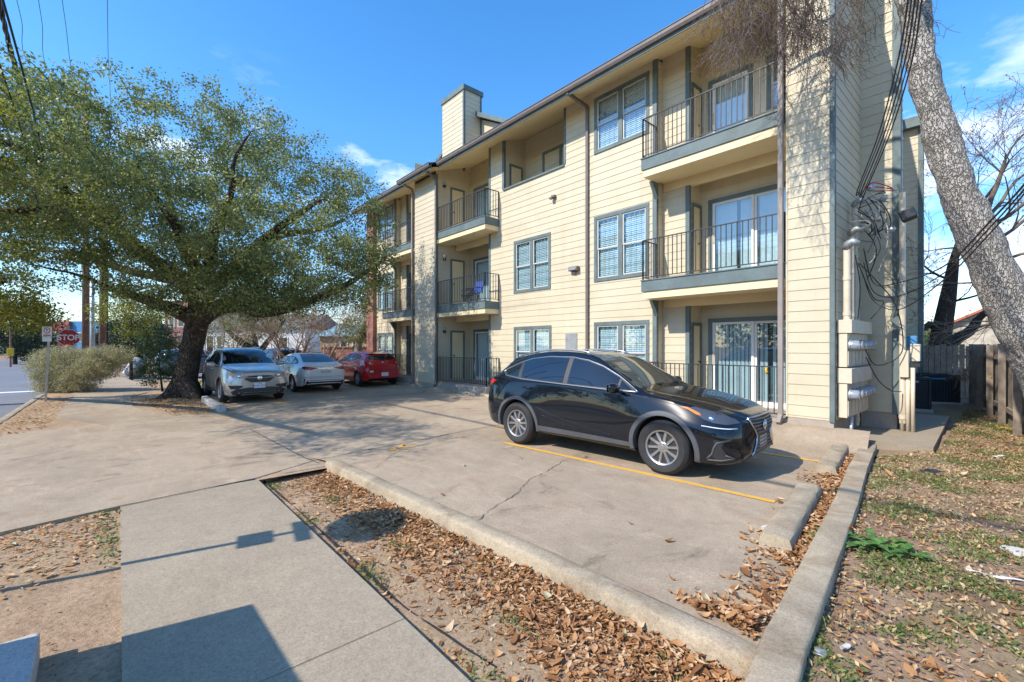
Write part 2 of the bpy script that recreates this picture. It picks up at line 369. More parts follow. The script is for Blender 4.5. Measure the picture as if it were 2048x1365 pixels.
vs = SC.view_settings; vs.view_transform = 'Standard'; vs.look = 'None'; vs.exposure = 0.62; vs.gamma = 1.0; vs.use_curve_mapping = False
SC.cycles.max_bounces = 6; SC.cycles.transparent_max_bounces = 12
# ================================================================= GROUND
def sheet(name, poly, z, mat, thick=0.0, kind='structure'):
    mb = MB()
    if thick: mb.prism(poly, z-thick, z)
    else: mb.add([(x, y, z) for x, y in poly], [tuple(range(len(poly)))])
    o = mb.obj(name, mat, fix=bool(thick)); tag(o, kind=kind); return o
def P2(pts, z=0.0): return [tuple(gnd(x, y, z)[:2]) for x, y in pts]
def sstep(a, b, x):
    t = min(1, max(0, (x-a)/(b-a))); return t*t*(3-2*t)
BIG = 900
sheet('ground', [(-BIG, -BIG), (BIG, -BIG), (BIG, BIG), (-BIG, BIG)], -.30, M['soil_yard'])
# street and cross street
sheet('road', [(-420, -11.5), (60, -11.5), (60, -2.25), (-420, -2.25)], -.19, M['asphalt'])
sheet('cross_street', [(-36.5, -2.3), (-28.0, -2.3), (-28.0, 90), (-36.5, 90)], -.185, M['asphalt'])
for x0, y0, y1 in ((-27.2, -7, -2.6),):
    sheet('stop_line', [(x0-.3, y0), (x0+.3, y0), (x0+.3, y1), (x0-.3, y1)], -.184, M['signwhite'])
def kerb(name, path, w, z0, z1, mat, rnd=.025, noise=.003, label=None, seg=.25):
    """kerb stone run: rounded section swept along a path with slight unevenness"""
    pts = [Vector((*p, 0)) for p in path]; dense = []
    for a, b in zip(pts, pts[1:]):
        n = max(1, int((b-a).length/seg)); dense += [a.lerp(b, i/n) for i in range(n)]
    dense.append(pts[-1]); mb = MB(); vs = []; prof = [(-.5, z0), (-.5, z1-rnd), (-.5+rnd/w*.35, z1-rnd*.3), (-.5+rnd/w, z1), (.5-rnd/w, z1), (.5-rnd/w*.35, z1-rnd*.3), (.5, z1-rnd), (.5, z0)]
    for i, p in enumerate(dense):
        t = (dense[min(i+1, len(dense)-1)]-dense[max(0, i-1)]).normalized(); nn = Vector((t.y, -t.x, 0))
        for k, (u, z) in enumerate(prof):
            j = rng.uniform(-noise, noise) if z > z0 else 0
            q = p+nn*(u*w+j); vs.append((q.x, q.y, z+(rng.uniform(-noise, noise)*.5 if z > z0 else 0)))
    n = len(prof); k = len(dense)
    fs = [(i*n+j, i*n+j+1, (i+1)*n+j+1, (i+1)*n+j) for i in range(k-1) for j in range(n-1)]+[tuple(range(n)), tuple((k-1)*n+j for j in range(n-1, -1, -1))]
    mb.add(vs, fs); o = mb.obj(name, mat, angle=40, fix=True); tag(o, kind='structure'); return o
kerb('street_kerb', [(-23.2, -2.1), (-15, -2.1), (-6, -2.1), (12, -2.1)], .16, -.3, -.03, M['kerb'], seg=.6)
kerb('street_kerb', [(-28, 9), (-27.9, 2), (-27.2, -.6), (-25.6, -1.8), (-23.2, -2.1)], .16, -.3, -.05, M['kerb'], seg=.6)
# soil patches
def soil_grid(name, x0, x1, y0, y1, z, mat, amp=.02, step=.12, keep=None, seed=0):
    nx = int((x1-x0)/step)+1; ny = int((y1-y0)/step)+1
    xs = np.linspace(x0, x1, nx); ys = np.linspace(y0, y1, ny); X, Y = np.meshgrid(xs, ys)
    Z = z+amp*(np.sin(X*2.3+seed)*np.cos(Y*2.9+1+seed)*.6+np.sin(X*7.1+Y*5.3+seed)*.25+nrg.normal(0, .12, X.shape))
    v = np.stack([X.ravel(), Y.ravel(), Z.ravel()], 1)
    i = np.arange(ny-1)[:, None]*nx+np.arange(nx-1)[None, :]; f = np.stack([i, i+1, i+1+nx, i+nx], -1).reshape(-1, 4)
    if keep is not None:
        c = v[f].mean(1); f = f[keep(c[:, 0], c[:, 1])]
    o = npmesh(name, v, f, mat, smooth=True); tag(o, kind='structure'); return o
sheet('strip_end', [(-7.1, 1.34), (-6.6, 1.34), (-6.6, 2.35), (-7.1, 2.35)], -.05, M['soil'])
soil_grid('soil_strip', -6.9, 3.5, 1.30, 3.0, -.12, M['soil'], .02, .08, seed=1)
soil_grid('soil_verge', -6.75, 6.0, -2.05, .05, -.075, M['soil'], .012, .08, seed=2)
soil_grid('soil_corner', -29, -12.2, -2.02, 30, -.05, M['soil'], .02, .3, seed=3)
soil_grid('yard', -1.75, 9, 1.0, 34, .015, M['soil_yard'], .03, .15, keep=lambda x, y: x > -.80-.123*(np.minimum(y, 9.2)-2.74), seed=4)
soil_grid('yard', -2.6, 9, 14.2, 40, .02, M['soil_yard'], .03, .3, keep=lambda x, y: x < -1.5, seed=4)
# pavements
sheet('sidewalk', [(-6.62, .0), (-6.62, 1.36), (4, 1.40), (4, .02)], -.045, M['walk'], .12)
drv = P2([(0, 868), (200, 850), (110, 834), (158, 769), (240, 752), (292, 771), (304, 782), (262, 793), (266, 813), (300, 823), (430, 832), (500, 855), (625, 921), (515, 954), (237, 1011), (0, 1063)], -.03)
drv = [(drv[0][0]-1.2, -2.05)]+drv+[(drv[-1][0]+.15, -2.05)]
sheet('driveway', drv, -.038, M['lot'], .1)
# parking lot: structured sheet, rising to the building at its right end
nx, ny = 150, 60; vs_ = []
for j in range(ny+1):
    v = j/ny
    for i in range(nx+1):
        u = i/nx
        yl = 2.03+.70*sstep(-11, -.9, -23+22*u); y = yl+(9.42-yl)*v
        xr = -.85-.1235*(y-2.74); x = -23.5+(xr+23.5)*u
        z = .23*sstep(8.35, 9.3, y)*sstep(-8.5, -4.5, x)+.05*sstep(7, 9.4, y)
        z -= .042*(1-sstep(2.1, 3.0, y))*(1-sstep(-7.4, -6.8, x))
        z += .004*math.sin(x*1.3)*math.cos(y*1.1); vs_.append((x, y, z))
f_ = [(j*(nx+1)+i, j*(nx+1)+i+1, (j+1)*(nx+1)+i+1, (j+1)*(nx+1)+i) for j in range(ny) for i in range(nx)]
tag(MB().add(vs_, f_).obj('parking_lot', M['lot'], smooth=True), kind='structure')
sheet('lot_edge', [(-14, 1.7), (-6.7, 1.7), (-6.7, 2.6), (-14, 2.6)], -.045, M['lot'])
def lot_z(x, y): return -.042*(1-sstep(2.1, 3.0, y))*(1-sstep(-7.4, -6.8, x))+.23*sstep(8.35, 9.3, y)*sstep(-8.5, -4.5, x)+.05*sstep(7, 9.4, y)
kerb('lot_kerb', [(-6.66, 2.33), (-4.5, 2.44), (-2.5, 2.55), (-.82, 2.60)], .19, -.2, .045, M['kerb'], .03, .004)
kerb('lot_kerb', [(-.60, 1.2), (-.86, 2.74), (-1.2, 5.6), (-1.45, 7.4), (-1.66, 9.22)], .205, -.2, .11, M['kerb'], .016, .0035)
kerb('lot_kerb', [(-14.0, 2.05), (-15.4, 2.0), (-17.0, 2.0)], .17, -.2, .12, M['block'], .02, .01)
kerb('building_kerb', [(-23, 9.30), (-16.9, 9.12), (-15, 9.08), (-11.6, 9.08), (-9, 9.16)], .16, -.1, .12, M['kerb'], .04, .025)
sheet('walkway', [(-2.14, 9.34), (-1.62, 9.34), (-.93, 9.62), (-1.10, 14.2), (-2.9, 14.2), (-2.9, 11.1), (-2.14, 11.1)], .105, M['walk'], .15)
# painted lines (a few mm over the slab)
def stripe(a, b, w, z=.0055, dx=0.0):
    a = Vector(a[:2]); b = Vector(b[:2]); t = (b-a).normalized(); n = Vector((-t.y, t.x))*(w/2)
    k = 40; mb = MB(); vs = []
    for i in range(k+1):
        p = a.lerp(b, i/k)
        for s in (-1, 1):
            q = p+n*s*rng.uniform(.9, 1.06); vs.append((q.x, q.y, lot_z(q.x, q.y)+z))
    mb.add(vs, [(2*i, 2*i+2, 2*i+3, 2*i+1) for i in range(k)])
    return tag(mb.obj('parking_stripe', M['yellow']), kind='structure')
stripe(gnd(1008, 886), gnd(1550, 1005), .095)
stripe(gnd(1340, 880), gnd(1645, 926), .085)
stripe(gnd(990, 854), gnd(1010, 857), .08)
stripe(gnd(780, 903), gnd(812, 890), .07); stripe(gnd(800, 891), gnd(832, 893), .07); stripe(gnd(778, 896), gnd(822, 899), .05)
stripe(gnd(692, 770), gnd(745, 783), .09); stripe(gnd(541, 800), gnd(575, 809), .09)
M['joint'] = plain('joint_dark', (.055, .048, .042), .95, var=.4, scale=12)
def joint(pts, w, zf=lambda x, y: .004, jit=0.0, name='pavement_joint', wj=.3, step=.12):
    P = [Vector(p[:2]) for p in pts]; d = []
    for a, b in zip(P, P[1:]):
        n = max(1, int((b-a).length/step)); d += [a.lerp(b, i/n) for i in range(n)]
    d.append(P[-1]); vs = []
    for i, p in enumerate(d):
        t = (d[min(i+1, len(d)-1)]-d[max(0, i-1)]).normalized(); n = Vector((-t.y, t.x)); p = p+n*rng.uniform(-jit, jit); ww = w*rng.uniform(1-wj, 1+wj)/2
        for s in (-1, 1): q = p+n*s*ww; vs.append((q.x, q.y, zf(q.x, q.y)))
    o = MB().add(vs, [(2*i, 2*i+2, 2*i+3, 2*i+1) for i in range(len(d)-1)]).obj(name, M['joint']); return tag(o, kind='structure')
LZ = lambda x, y: lot_z(x, y)+.0045
DZ = lambda x, y: -.0335
SZ = lambda x, y: -.0405
joint([gnd(500, 855), gnd(560, 886), gnd(632, 922)], .02, LZ, .004)
joint([gnd(640, 918), gnd(800, 888), gnd(992, 851), gnd(1010, 847)], .014, LZ, .003)
joint([gnd(515, 955, -.03), gnd(380, 983, -.03), gnd(237, 1012, -.03)], .014, DZ, .003)
joint([gnd(430, 832, -.03), gnd(300, 838, -.03), gnd(200, 850, -.03)], .016, DZ, .003)
joint([(-2.62, .01), (-2.62, 1.37)], .004, SZ, .001)
joint([gnd(955, 1042), gnd(990, 1012), gnd(1030, 990), gnd(1060, 960), gnd(1100, 940), gnd(1128, 922)], .007, LZ, .018, 'pavement_crack', .6, .05)
joint([gnd(752, 938), gnd(775, 918), gnd(800, 900), gnd(870, 884), gnd(960, 868)], .006, LZ, .02, 'pavement_crack', .6, .05)
joint([gnd(1180, 800), gnd(1240, 862), gnd(1255, 872)], .006, LZ, .03, 'pavement_crack', .6, .06)
# wheel stops (two separate concrete bars), broken chunk
def wheel_stop(a, b, label, w=.225, h=.13):
    a = Vector((*a, 0)); b = Vector((*b, 0)); L = (b-a).length; t = (b-a)/L
    o = thing('wheel_stop', label, 'wheel stop', a, math.atan2(t.y, t.x), 'wheel stops against the kerb')
    mb = MB(); k = 14; vs = []; prof = [(-.5, 0), (-.485, .5), (-.43, .84), (-.33, .98), (0, 1), (.33, .98), (.43, .84), (.485, .5), (.5, 0)]
    for i in range(k+1):
        for y, z in prof: vs.append((L*i/k, y*w*2*.5*2*.55+rng.uniform(-.003, .003), z*h+rng.uniform(-.003, .003)+.004))
    n = len(prof); fs = [(i*n+j, i*n+j+1, (i+1)*n+j+1, (i+1)*n+j) for i in range(k) for j in range(n-1)]+[tuple(range(n)), tuple(k*n+j for j in range(n-1, -1, -1))]
    mb.add(vs, fs).obj('bar', M['kerb'], o, angle=35, fix=True)
    return o
wheel_stop((-1.36, 4.10), (-1.62, 5.95), 'weathered concrete wheel stop with a chipped end nearest the camera')
wheel_stop((-1.72, 7.0), (-1.94, 8.75), 'cleaner concrete wheel stop farther back in front of the black car')
def rock(name, p, r, sc, mat, label, cat, group=None, seed=1, sub=3, kind=None):
    bm = bmesh.new(); bmesh.ops.create_icosphere(bm, subdivisions=sub, radius=r); rr = random.Random(seed)
    ph = [(Vector((rr.uniform(-1, 1), rr.uniform(-1, 1), rr.uniform(-1, 1))).normalized(), rr.uniform(.55, .95)) for _ in range(9)]
    for v in bm.verts:
        d = v.co.normalized()
        for n_, c in ph:
            e = d.dot(n_)*v.co.length/r
            if e > c: v.co -= n_*(e-c)*r
        v.co = Vector((v.co.x*sc[0], v.co.y*sc[1], v.co.z*sc[2]))
    me = bpy.data.meshes.new(name); bm.to_mesh(me); bm.free(); me.materials.append(mat)
    me.polygons.foreach_set('use_smooth', [True]*len(me.polygons)); me.set_sharp_from_angle(angle=R(32))
    o = bpy.data.objects.new(name, me); put(o); o.location = p; tag(o, label, cat, group, kind); return o
rock('concrete_chunk', gnd(1538, 1068)+Vector((0, 0, .035)), .065, (1.1, .7, .7), M['block'], 'pale broken concrete chunk lying in leaves beside the wheel stop', 'chunk', seed=4)
rock('small_stone', gnd(928, 933)+Vector((0, 0, .012)), .022, (1, 1, .8), M['block'], 'tiny pale stone lying alone on the parking slab', 'stone', seed=8, sub=2)
rock('flat_stone', gnd(2030, 1108, .02)+Vector((.05, .05, .01)), .15, (1.2, .8, .28), M['block'], 'grey flat stone half buried at the right edge of the yard', 'stone', seed=12)
# concrete block bottom left
pA = gnd(78, 1268, .08); t_ = Vector((-.85, -.52, 0)).normalized(); n_ = Vector((.52, -.85, 0))
c0 = pA; c1 = pA+Vector((-.35, -.62, 0))*1.5
mb = MB(); q = [gnd(80, 1262, .08), gnd(0, 1290, .08)+Vector((-.5, -.25, 0)), gnd(0, 1500, .08)+Vector((-.3, -.4, 0)), gnd(62, 1368, .08)*1.0]
q = [q[0], q[0]+(gnd(0, 1286, .08)-q[0])*3, q[0]+(gnd(0, 1286, .08)-q[0])*3+(gnd(60, 1366, .08)-q[0])*3, q[0]+(gnd(60, 1366, .08)-q[0])*3]
mb.prism([(p.x, p.y) for p in q][::-1], -.1, .08)
tag(mb.obj('concrete_pad', M['block'], fix=True, bevel=.012), 'pale concrete pad on the bare soil at the bottom left corner', 'concrete pad')
# ================================================================= APARTMENT BUILDING
bld = thing('apartment_building', 'three storey cream lap-sided apartment building with grey-blue trim and railed balconies', 'apartment building', (-10, 11, 0))
BO = Vector((10, -11, 0))          # parts are modelled in world coordinates, then moved into the building's frame
def bp(mb, name, mat, parent=None, **k):
    o = mb.obj(name, mat, parent or bld, **k)
    if parent is None: o.location = BO
    return o
FF = (.34, 3.22, 6.10)
EXPO = .19
def siding(mb, a, b, z0, z1, holes=(), proud=.011, zoff=0.0):
    proud = .0105; a = Vector((a[0], a[1], 0)); b = Vector((b[0], b[1], 0)); L = (b-a).length; t = (b-a)/L; n = Vector((t.y, -t.x, 0))
    zs = []; k = math.floor((z0-zoff)/EXPO)
    while k*EXPO+zoff < z1:
        lo = max(z0, k*EXPO+zoff); hi = min(z1, (k+1)*EXPO+zoff); c0 = k*EXPO+zoff
        cuts = sorted({lo, hi, *[h for q in holes for h in (q[2], q[3]) if lo < h < hi]})
        for za, zb in zip(cuts, cuts[1:]):
            if zb-za < 1e-4: continue
            blocked = sorted((q[0], q[1]) for q in holes if q[2] <= za+1e-5 and q[3] >= zb-1e-5)
            x = 0.0; iv = []
            for p, q in blocked:
                if p > x: iv.append((x, min(p, L)))
                x = max(x, q)
            if x < L: iv.append((x, L))
            oa = proud*(1-(za-c0)/EXPO)+.002; ob = proud*(1-(zb-c0)/EXPO)+.002
            for p, q in iv:
                if q-p < 1e-4: continue
                A = a+t*p; B = a+t*q
                mb.quad(A+n*oa+Vector((0, 0, za)), B+n*oa+Vector((0, 0, za)), B+n*ob+Vector((0, 0, zb)), A+n*ob+Vector((0, 0, zb)))
                if abs(za-c0) < 1e-5: mb.quad(A+n*-.006+Vector((0, 0, za)), B+n*-.006+Vector((0, 0, za)), B+n*oa+Vector((0, 0, za)), A+n*oa+Vector((0, 0, za)))
        k += 1
def wall(a, b, z0, z1, holes=(), zoff=0.0, mat='siding'):
    mb = MB(); siding(mb, a, b, z0, z1, holes, zoff=zoff); return bp(mb, 'wall', M[mat])
def trim_post(x0, x1, y0, y1, z0, z1, name='corner_trim', mat='trim'):
    return bp(MB().box(x0, x1, y0, y1, z0, z1), name, M[mat])
YM = 9.95; YC = 9.31; YP = 10.22; YB = 10.82
# ---- windows (all face -Y); x0,x1,z0,z1 are the outside of the trim
def window(x0, x1, z0, z1, Y, panes=2, blind='slat', tw=.095, rows=5, cols=4):
    fr = MB()
    fr.box(x0, x1, Y-.03, Y+.04, z1-tw, z1); fr.box(x0, x1, Y-.035, Y+.04, z0, z0+tw)
    fr.box(x0, x0+tw, Y-.027, Y+.04, z0+tw, z1-tw); fr.box(x1-tw, x1, Y-.027, Y+.04, z0+tw, z1-tw)
    xi0, xi1 = x0+tw, x1-tw; mw = .13; w = (xi1-xi0-mw*(panes-1))/panes; spans = []
    for i in range(panes):
        s = xi0+i*(w+mw); spans.append((s, s+w))
        if i < panes-1: fr.box(s+w, s+w+mw, Y-.024, Y+.04, z0+tw, z1-tw)
    fr.box(x0+.02, x1-.02, Y+.17, Y+.18, z0+.02, z1-.02)
    for xx in (x0+.02, x1-.03): fr.box(xx, xx+.01, Y+.04, Y+.17, z0+.02, z1-.02)
    fr.box(x0+.02, x1-.02, Y+.04, Y+.17, z1-.03, z1-.02)
    W_ = bp(fr, 'window', M['trim'])
    zi0, zi1 = z0+tw, z1-tw; zm = (zi0+zi1)/2
    sa = MB(); gl = MB(); mu = MB(); bl = MB()
    for s, e in spans:
        for lo, hi, yy in ((zi0, zm+.02, Y+.012), (zm-.02, zi1, Y-.004)):
            st = .035
            sa.box(s, e, yy, yy+.028, lo, lo+st); sa.box(s, e, yy, yy+.028, hi-st, hi); sa.box(s, s+st, yy, yy+.028, lo+st, hi-st); sa.box(e-st, e, yy, yy+.028, lo+st, hi-st)
            gl.quad((s+st, yy+.012, lo+st), (e-st, yy+.012, lo+st), (e-st, yy+.012, hi-st), (s+st, yy+.012, hi-st))
            for c in range(1, cols): x = s+st+(e-s-2*st)*c/cols; mu.box(x-.006, x+.006, yy+.016, yy+.022, lo+st, hi-st)
            for r in range(1, 3): z = lo+st+(hi-lo-2*st)*r/3; mu.box(s+st, e-st, yy+.0165, yy+.0225, z-.006, z+.006)
        if blind == 'slat':
            z = zi0+.02; drop = rng.uniform(.0, .02)
            while z < zi1-.02:
                bl.quad((s+.015, Y+.075, z), (e-.015, Y+.075, z), (e-.015, Y+.092, z+.046), (s+.015, Y+.092, z+.046)); z += .05
        else:
            bl.quad((s+.01, Y+.09, zi0), (e-.01, Y+.09, zi0), (e-.01, Y+.09, zi1), (s+.01, Y+.09, zi1))
    sa.obj('sash', M['sash'], W_); gl.obj('pane', M['glass'], W_); bl.obj('blind', M['blind'], W_); mu.obj('muntin', M['sash'], W_)
    return (x0, x1, z0, z1)
def railing(parent, path, z0, z1, sp=.108, loc=False):
    mb = MB(); r = .0095
    for a, b in zip(path, path[1:]):
        A = Vector((*a, 0)); B = Vector((*b, 0)); L = (B-A).length
        for z, s in ((z1, .034), (z0+.06, .022)): mb.bar(A+Vector((0, 0, z)), B+Vector((0, 0, z)), s, .02)
        n = max(1, round(L/sp))
        for i in range(n+1):
            p = A.lerp(B, i/n); s = .026 if i in (0, n) else .0155
            mb.box(p.x-s/2, p.x+s/2, p.y-s/2, p.y+s/2, z0 if i in (0, n) else z0+.06, z1)
    if parent is bld: return bp(mb, 'patio_railing', M['rail'])
    return mb.obj('railing', M['rail'], parent)
def balcony(x0, x1, z, yback, right_open=False, left_open=False):
    """slab with a grey-blue edge board, cream lower band, soffit; railing as sub-part"""
    yf = YC-.01; s = MB()
    s.cur = 0
    s.box(x0, x1, yf, yf+.05, z-.235, z+.02); s.box(x0-.012, x1+.012, yf-.02, yf+.08, z+.02, z+.042)
    if left_open: s.box(x0, x0+.05, yf+.05, YM-.016, z-.235, z+.02)
    if right_open: s.box(x1-.05, x1, yf+.05, YM-.016, z-.235, z+.02)
    s.cur = 1
    lx = .03 if left_open else 0; rx = .03 if right_open else 0
    s.box(x0+lx, x1-rx, yf+.03, YM-.016, z-.40, z-.24); s.box(x0+.05, x1-.05, yf+.05, yback-.02, z-.23, z+.005)
    s.box(x0+.06, x1-.06, YM-.012, yback-.02, z-.36, z-.24)
    s.box(max(x0, x0+.06), x1-.06, YP-.02, YP+.14, z-.56, z-.362)
    B = bp(s, 'balcony', [M['trim'], M['panel']])
    path = [(x0+.03, yf+.03), (x1-.03, yf+.03)]
    if left_open: path = [(x0+.03, YM-.03)]+path
    if right_open: path = path+[(x1-.03, YM-.03)]
    railing(B, path, z+.042, z+.98); return B
def sliding_door(x0, x1, z0, z1, Y, leaf=2, blindmat='white'):
    t = .10; d = MB(); d.box(x0, x0+t, Y-.035, Y+.05, z0, z1); d.box(x1-t, x1, Y-.035, Y+.05, z0, z1); d.box(x0+t, x1-t, Y-.04, Y+.05, z1-t, z1)
    d.box(x0+.02, x1-.02, Y+.24, Y+.25, z0, z1-.02); d.box(x0+.02, x0+.03, Y+.05, Y+.24, z0, z1-.02); d.box(x1-.03, x1-.02, Y+.05, Y+.24, z0, z1-.02); d.box(x0+.02, x1-.02, Y+.05, Y+.24, z1-.03, z1-.02)
    Dr = bp(d, 'sliding_door', M['trim'])
    fr = MB(); gl = MB(); bl = MB(); xi0, xi1 = x0+t, x1-t; w = (xi1-xi0)/leaf
    for i in range(leaf):
        s = xi0+i*w; e = s+w; yy = Y+(.0 if i % 2 == 0 else .03); f = .055
        fr.box(s, s+f, yy-.02, yy+.02, z0+.03, z1-t); fr.box(e-f, e, yy-.02, yy+.02, z0+.03, z1-t); fr.box(s+f, e-f, yy-.02, yy+.02, z1-t-f, z1-t); fr.box(s+f, e-f, yy-.02, yy+.02, z0+.03, z0+.03+f*1.4)
        gl.quad((s+f, yy, z0+.1), (e-f, yy, z0+.1), (e-f, yy, z1-t-f), (s+f, yy, z1-t-f))
        x = s+f*.6; k = 0
        while x < e-f*.6:
            a = R(35+rng.uniform(-6, 6)); c = .05 if z0 > 1 else .036
            if rng.random() > .035: bl.quad((x-c*math.cos(a), Y+.12-c*math.sin(a)*.6, z0+.06), (x+c*math.cos(a), Y+.12+c*math.sin(a)*.6, z0+.06), (x+c*math.cos(a), Y+.12+c*math.sin(a)*.6, z1-t-.03), (x-c*math.cos(a), Y+.12-c*math.sin(a)*.6, z1-t-.03))
            x += .088
    fr.box(xi0, xi1, Y-.03, Y+.05, z0-.02, z0+.03)
    fr.obj('frame', M['white'], Dr); gl.obj('pane', M['glass'], Dr); bl.obj('blind', M['blind'], Dr)
    MB().box(xi0+.015, xi0+.04, Y-.05, Y-.021, z0+.95, z0+1.2).obj('handle', M['box_tan'], Dr)
    return (x0, x1, z0, z1)
def closet_door(a, b, z0, z1, knob=.85):
    """flat cream door in a grey-blue frame lying on a wall line a->b (outward = right of a->b)"""
    a = Vector((*a, 0)); b = Vector((*b, 0)); L = (b-a).length; t = (b-a)/L; n = Vector((t.y, -t.x, 0))
    Mx = Matrix(((t.x, n.x, 0, a.x), (t.y, n.y, 0, a.y), (0, 0, 1, 0), (0, 0, 0, 1)))
    f = MB(); w = .075
    f.box(0, w, -.02, .035, z0, z1, Mx); f.box(L-w, L, -.02, .035, z0, z1, Mx); f.box(w, L-w, -.02, .04, z1-w, z1, Mx)
    Dr = bp(f, 'closet_door', M['trim'], fix=True)
    MB().box(w, L-w, -.02, .018, z0+.02, z1-w, Mx).obj('leaf', M['panel'], Dr, fix=True)
    k = Mx @ Vector((w+(.07 if knob > 0 else L-2*w-.07), .03, z0+.95))
    m = Matrix.Translation(k) @ n.to_track_quat('Z', 'Y').to_matrix().to_4x4()
    MB().lathe([(.012, -.015), (.012, .02), (.03, .03), (.032, .045), (.02, .06), (0, .062)], 12, m).obj('knob', M['metalblack'], Dr, smooth=True)
def wall_lamp(p, nrm):
    n = Vector(nrm); m = Matrix.Translation(Vector(p)) @ n.to_track_quat('Z', 'Y').to_matrix().to_4x4(); mb = MB()
    mb.lathe([(.055, 0), (.055, .02), (.02, .03), (.018, .09), (0, .095)], 12, m); mb.lathe([(.035, -.11), (.05, -.09), (.055, -.03), (.03, -.02), (0, -.018)], 12, Matrix.Translation(Vector(p)+n*.08+Vector((0, 0, .05))))
    L = bp(mb, 'wall_lamp', M['metalblack'], smooth=True)
    MB().lathe([(.02, 0), (.05, .02), (.062, .06), (.05, .10), (.02, .125), (0, .128)], 14, Matrix.Translation(Vector(p)+n*.08+Vector((0, 0, .035)))).obj('globe', M['lens'], L, smooth=True)
SOF0 = 8.50
def sof(y): return SOF0+.33*(y-9.1)
TOP = 8.78
# ---- bays: window + recess with balconies + chase, repeated once (offset -13.94) for the far end
def right_bay(o, third='win'):
    wx = (-7.87+o, -6.15+o)
    wins = [(*wx, .70, 2.36), (*wx, 3.48, 5.29), (*wx, 7.03, 8.58)]
    xr = -5.95+o; xp = -5.25+o; xe = -2.88+o
    for w in wins: window(w[0], w[1], w[2], w[3], YM, blind='slat' if w[2] > 1 or o == 0 else 'slat')
    # return, pier, closet wall, back wall, chase side
    wall((xr, YM), (xr, YP), .3, TOP, zoff=.05); wall((xr, YP), (xp, YP), .3, 8.87, zoff=.02); wall((xp, YP), (xp, YB), .3, 9.05, zoff=.09)
    bh = []
    for k, z in enumerate(FF):
        if k < 2: bh.append((-5.06+o, -2.98+o, z+.0, z+2.03))
        else: bh += [(-5.06+o, -4.05+o, z, z+2.03), (-3.75+o, -2.95+o, z+.75, z+2.03)]
    wall((xp, YB), (xe, YB), .3, 9.05, [(h[0]-xp, h[1]-xp, h[2], h[3]) for h in bh])
    for k, z in enumerate(FF):
        if k < 2: sliding_door(-5.06+o, -2.98+o, z+.01, z+2.03, YB)
        else:
            sliding_door(-5.06+o, -4.05+o, z+.01, z+2.03, YB, 1); window(-3.75+o, -2.95+o, z+.75, z+2.03, YB, 1)
        closet_door((xp, YP+.09), (xp, YB-.04), z+.03, z+1.93, -1)
        trim_post(xr-.10, xr+.012, YM-.028, YM+.06, (z-.24 if k else .3)+.0, (FF[k+1]-.40 if k < 2 else sof(YM)-.01))
        trim_post(xp-.085, xp+.014, YP-.026, YP+.06, z, (FF[k+1]-.56 if k < 2 else sof(YP)-.01))
        # little bracket under the balcony corner
    wall((xe, YB), (xe, YC), .3, 9.4)
    for k in (1, 2): balcony(xr-.02, xe-.02, FF[k], YB, left_open=True)
    bp(MB().box(xr-.02, xe, YC+.04, YB+.02, .0, FF[0]), 'patio', M['plinth'])
    railing(bld, [(xr+.05, YM-.02), (xr+.05, YC+.06), (xe-.03, YC+.06)], FF[0]+.02, FF[0]+.97)
    return wins
w_r = right_bay(0.0); w_l = right_bay(-13.94)
# ---- main wall between left bay and right bay, with loggia opening on the third floor
XL = -12.6
wb = [(-11.25, -9.52, .70, 2.34), (-11.25, -9.55, 3.46, 5.20)]
for w in wb: window(w[0], w[1], w[2], w[3], YM)
holes = [(w[0]-XL, w[1]-XL, w[2], w[3]) for w in wb+w_r]+[(-11.78-XL, -9.0-XL, 7.06, 9.2)]
wall((XL, YM), (-5.95, YM), .12, TOP, holes)
hl = [(w[0]+21.95, w[1]+21.95, w[2], w[3]) for w in w_l]
wall((-21.95, YM), (-19.89, YM), .12, TOP, hl)
bp(MB().box(XL, -5.97, YM+.003, YM+.1, -.1, .118), 'plinth', M['plinth']); bp(MB().box(-21.95, -19.9, YM+.003, YM+.1, -.1, .118), 'plinth', M['plinth'])
# loggia
bp(MB().box(-11.80, -8.98, YM-.05, YM+.12, 7.045, 7.10), 'sill', M['trim'])
trim_post(-9.0, -8.93, YM-.026, YM+.06, 7.1, sof(YM)-.01); trim_post(-11.86, -11.76, YM-.026, YM+.06, 7.1, sof(YM)-.01)
for k, z in enumerate(FF): trim_post(XL-.005, XL+.085, YM-.027, YM+.05, z if k else .2, (FF[k+1]-.4 if k < 2 else sof(YM)-.01))
wall((-12.6, 10.95), (-8.98, 10.95), 5.9, 9.1, [(.9+.0, 1.0, 0, 0)])
wall((-8.98, 10.95), (-8.98, YM), 5.9, 9.1); wall((-11.78, YM+.06), (-11.78, 10.95), 5.9, 9.1)
window(-10.9, -9.2, 6.9, 8.35, 10.95, 2)
closet_door((-11.78, 10.18), (-11.78, 10.80), 6.13, 8.05)
bp(MB().box(-12.6, -8.98, YM+.02, 10.95, 5.95, 6.09), 'loggia_floor', M['plinth'])
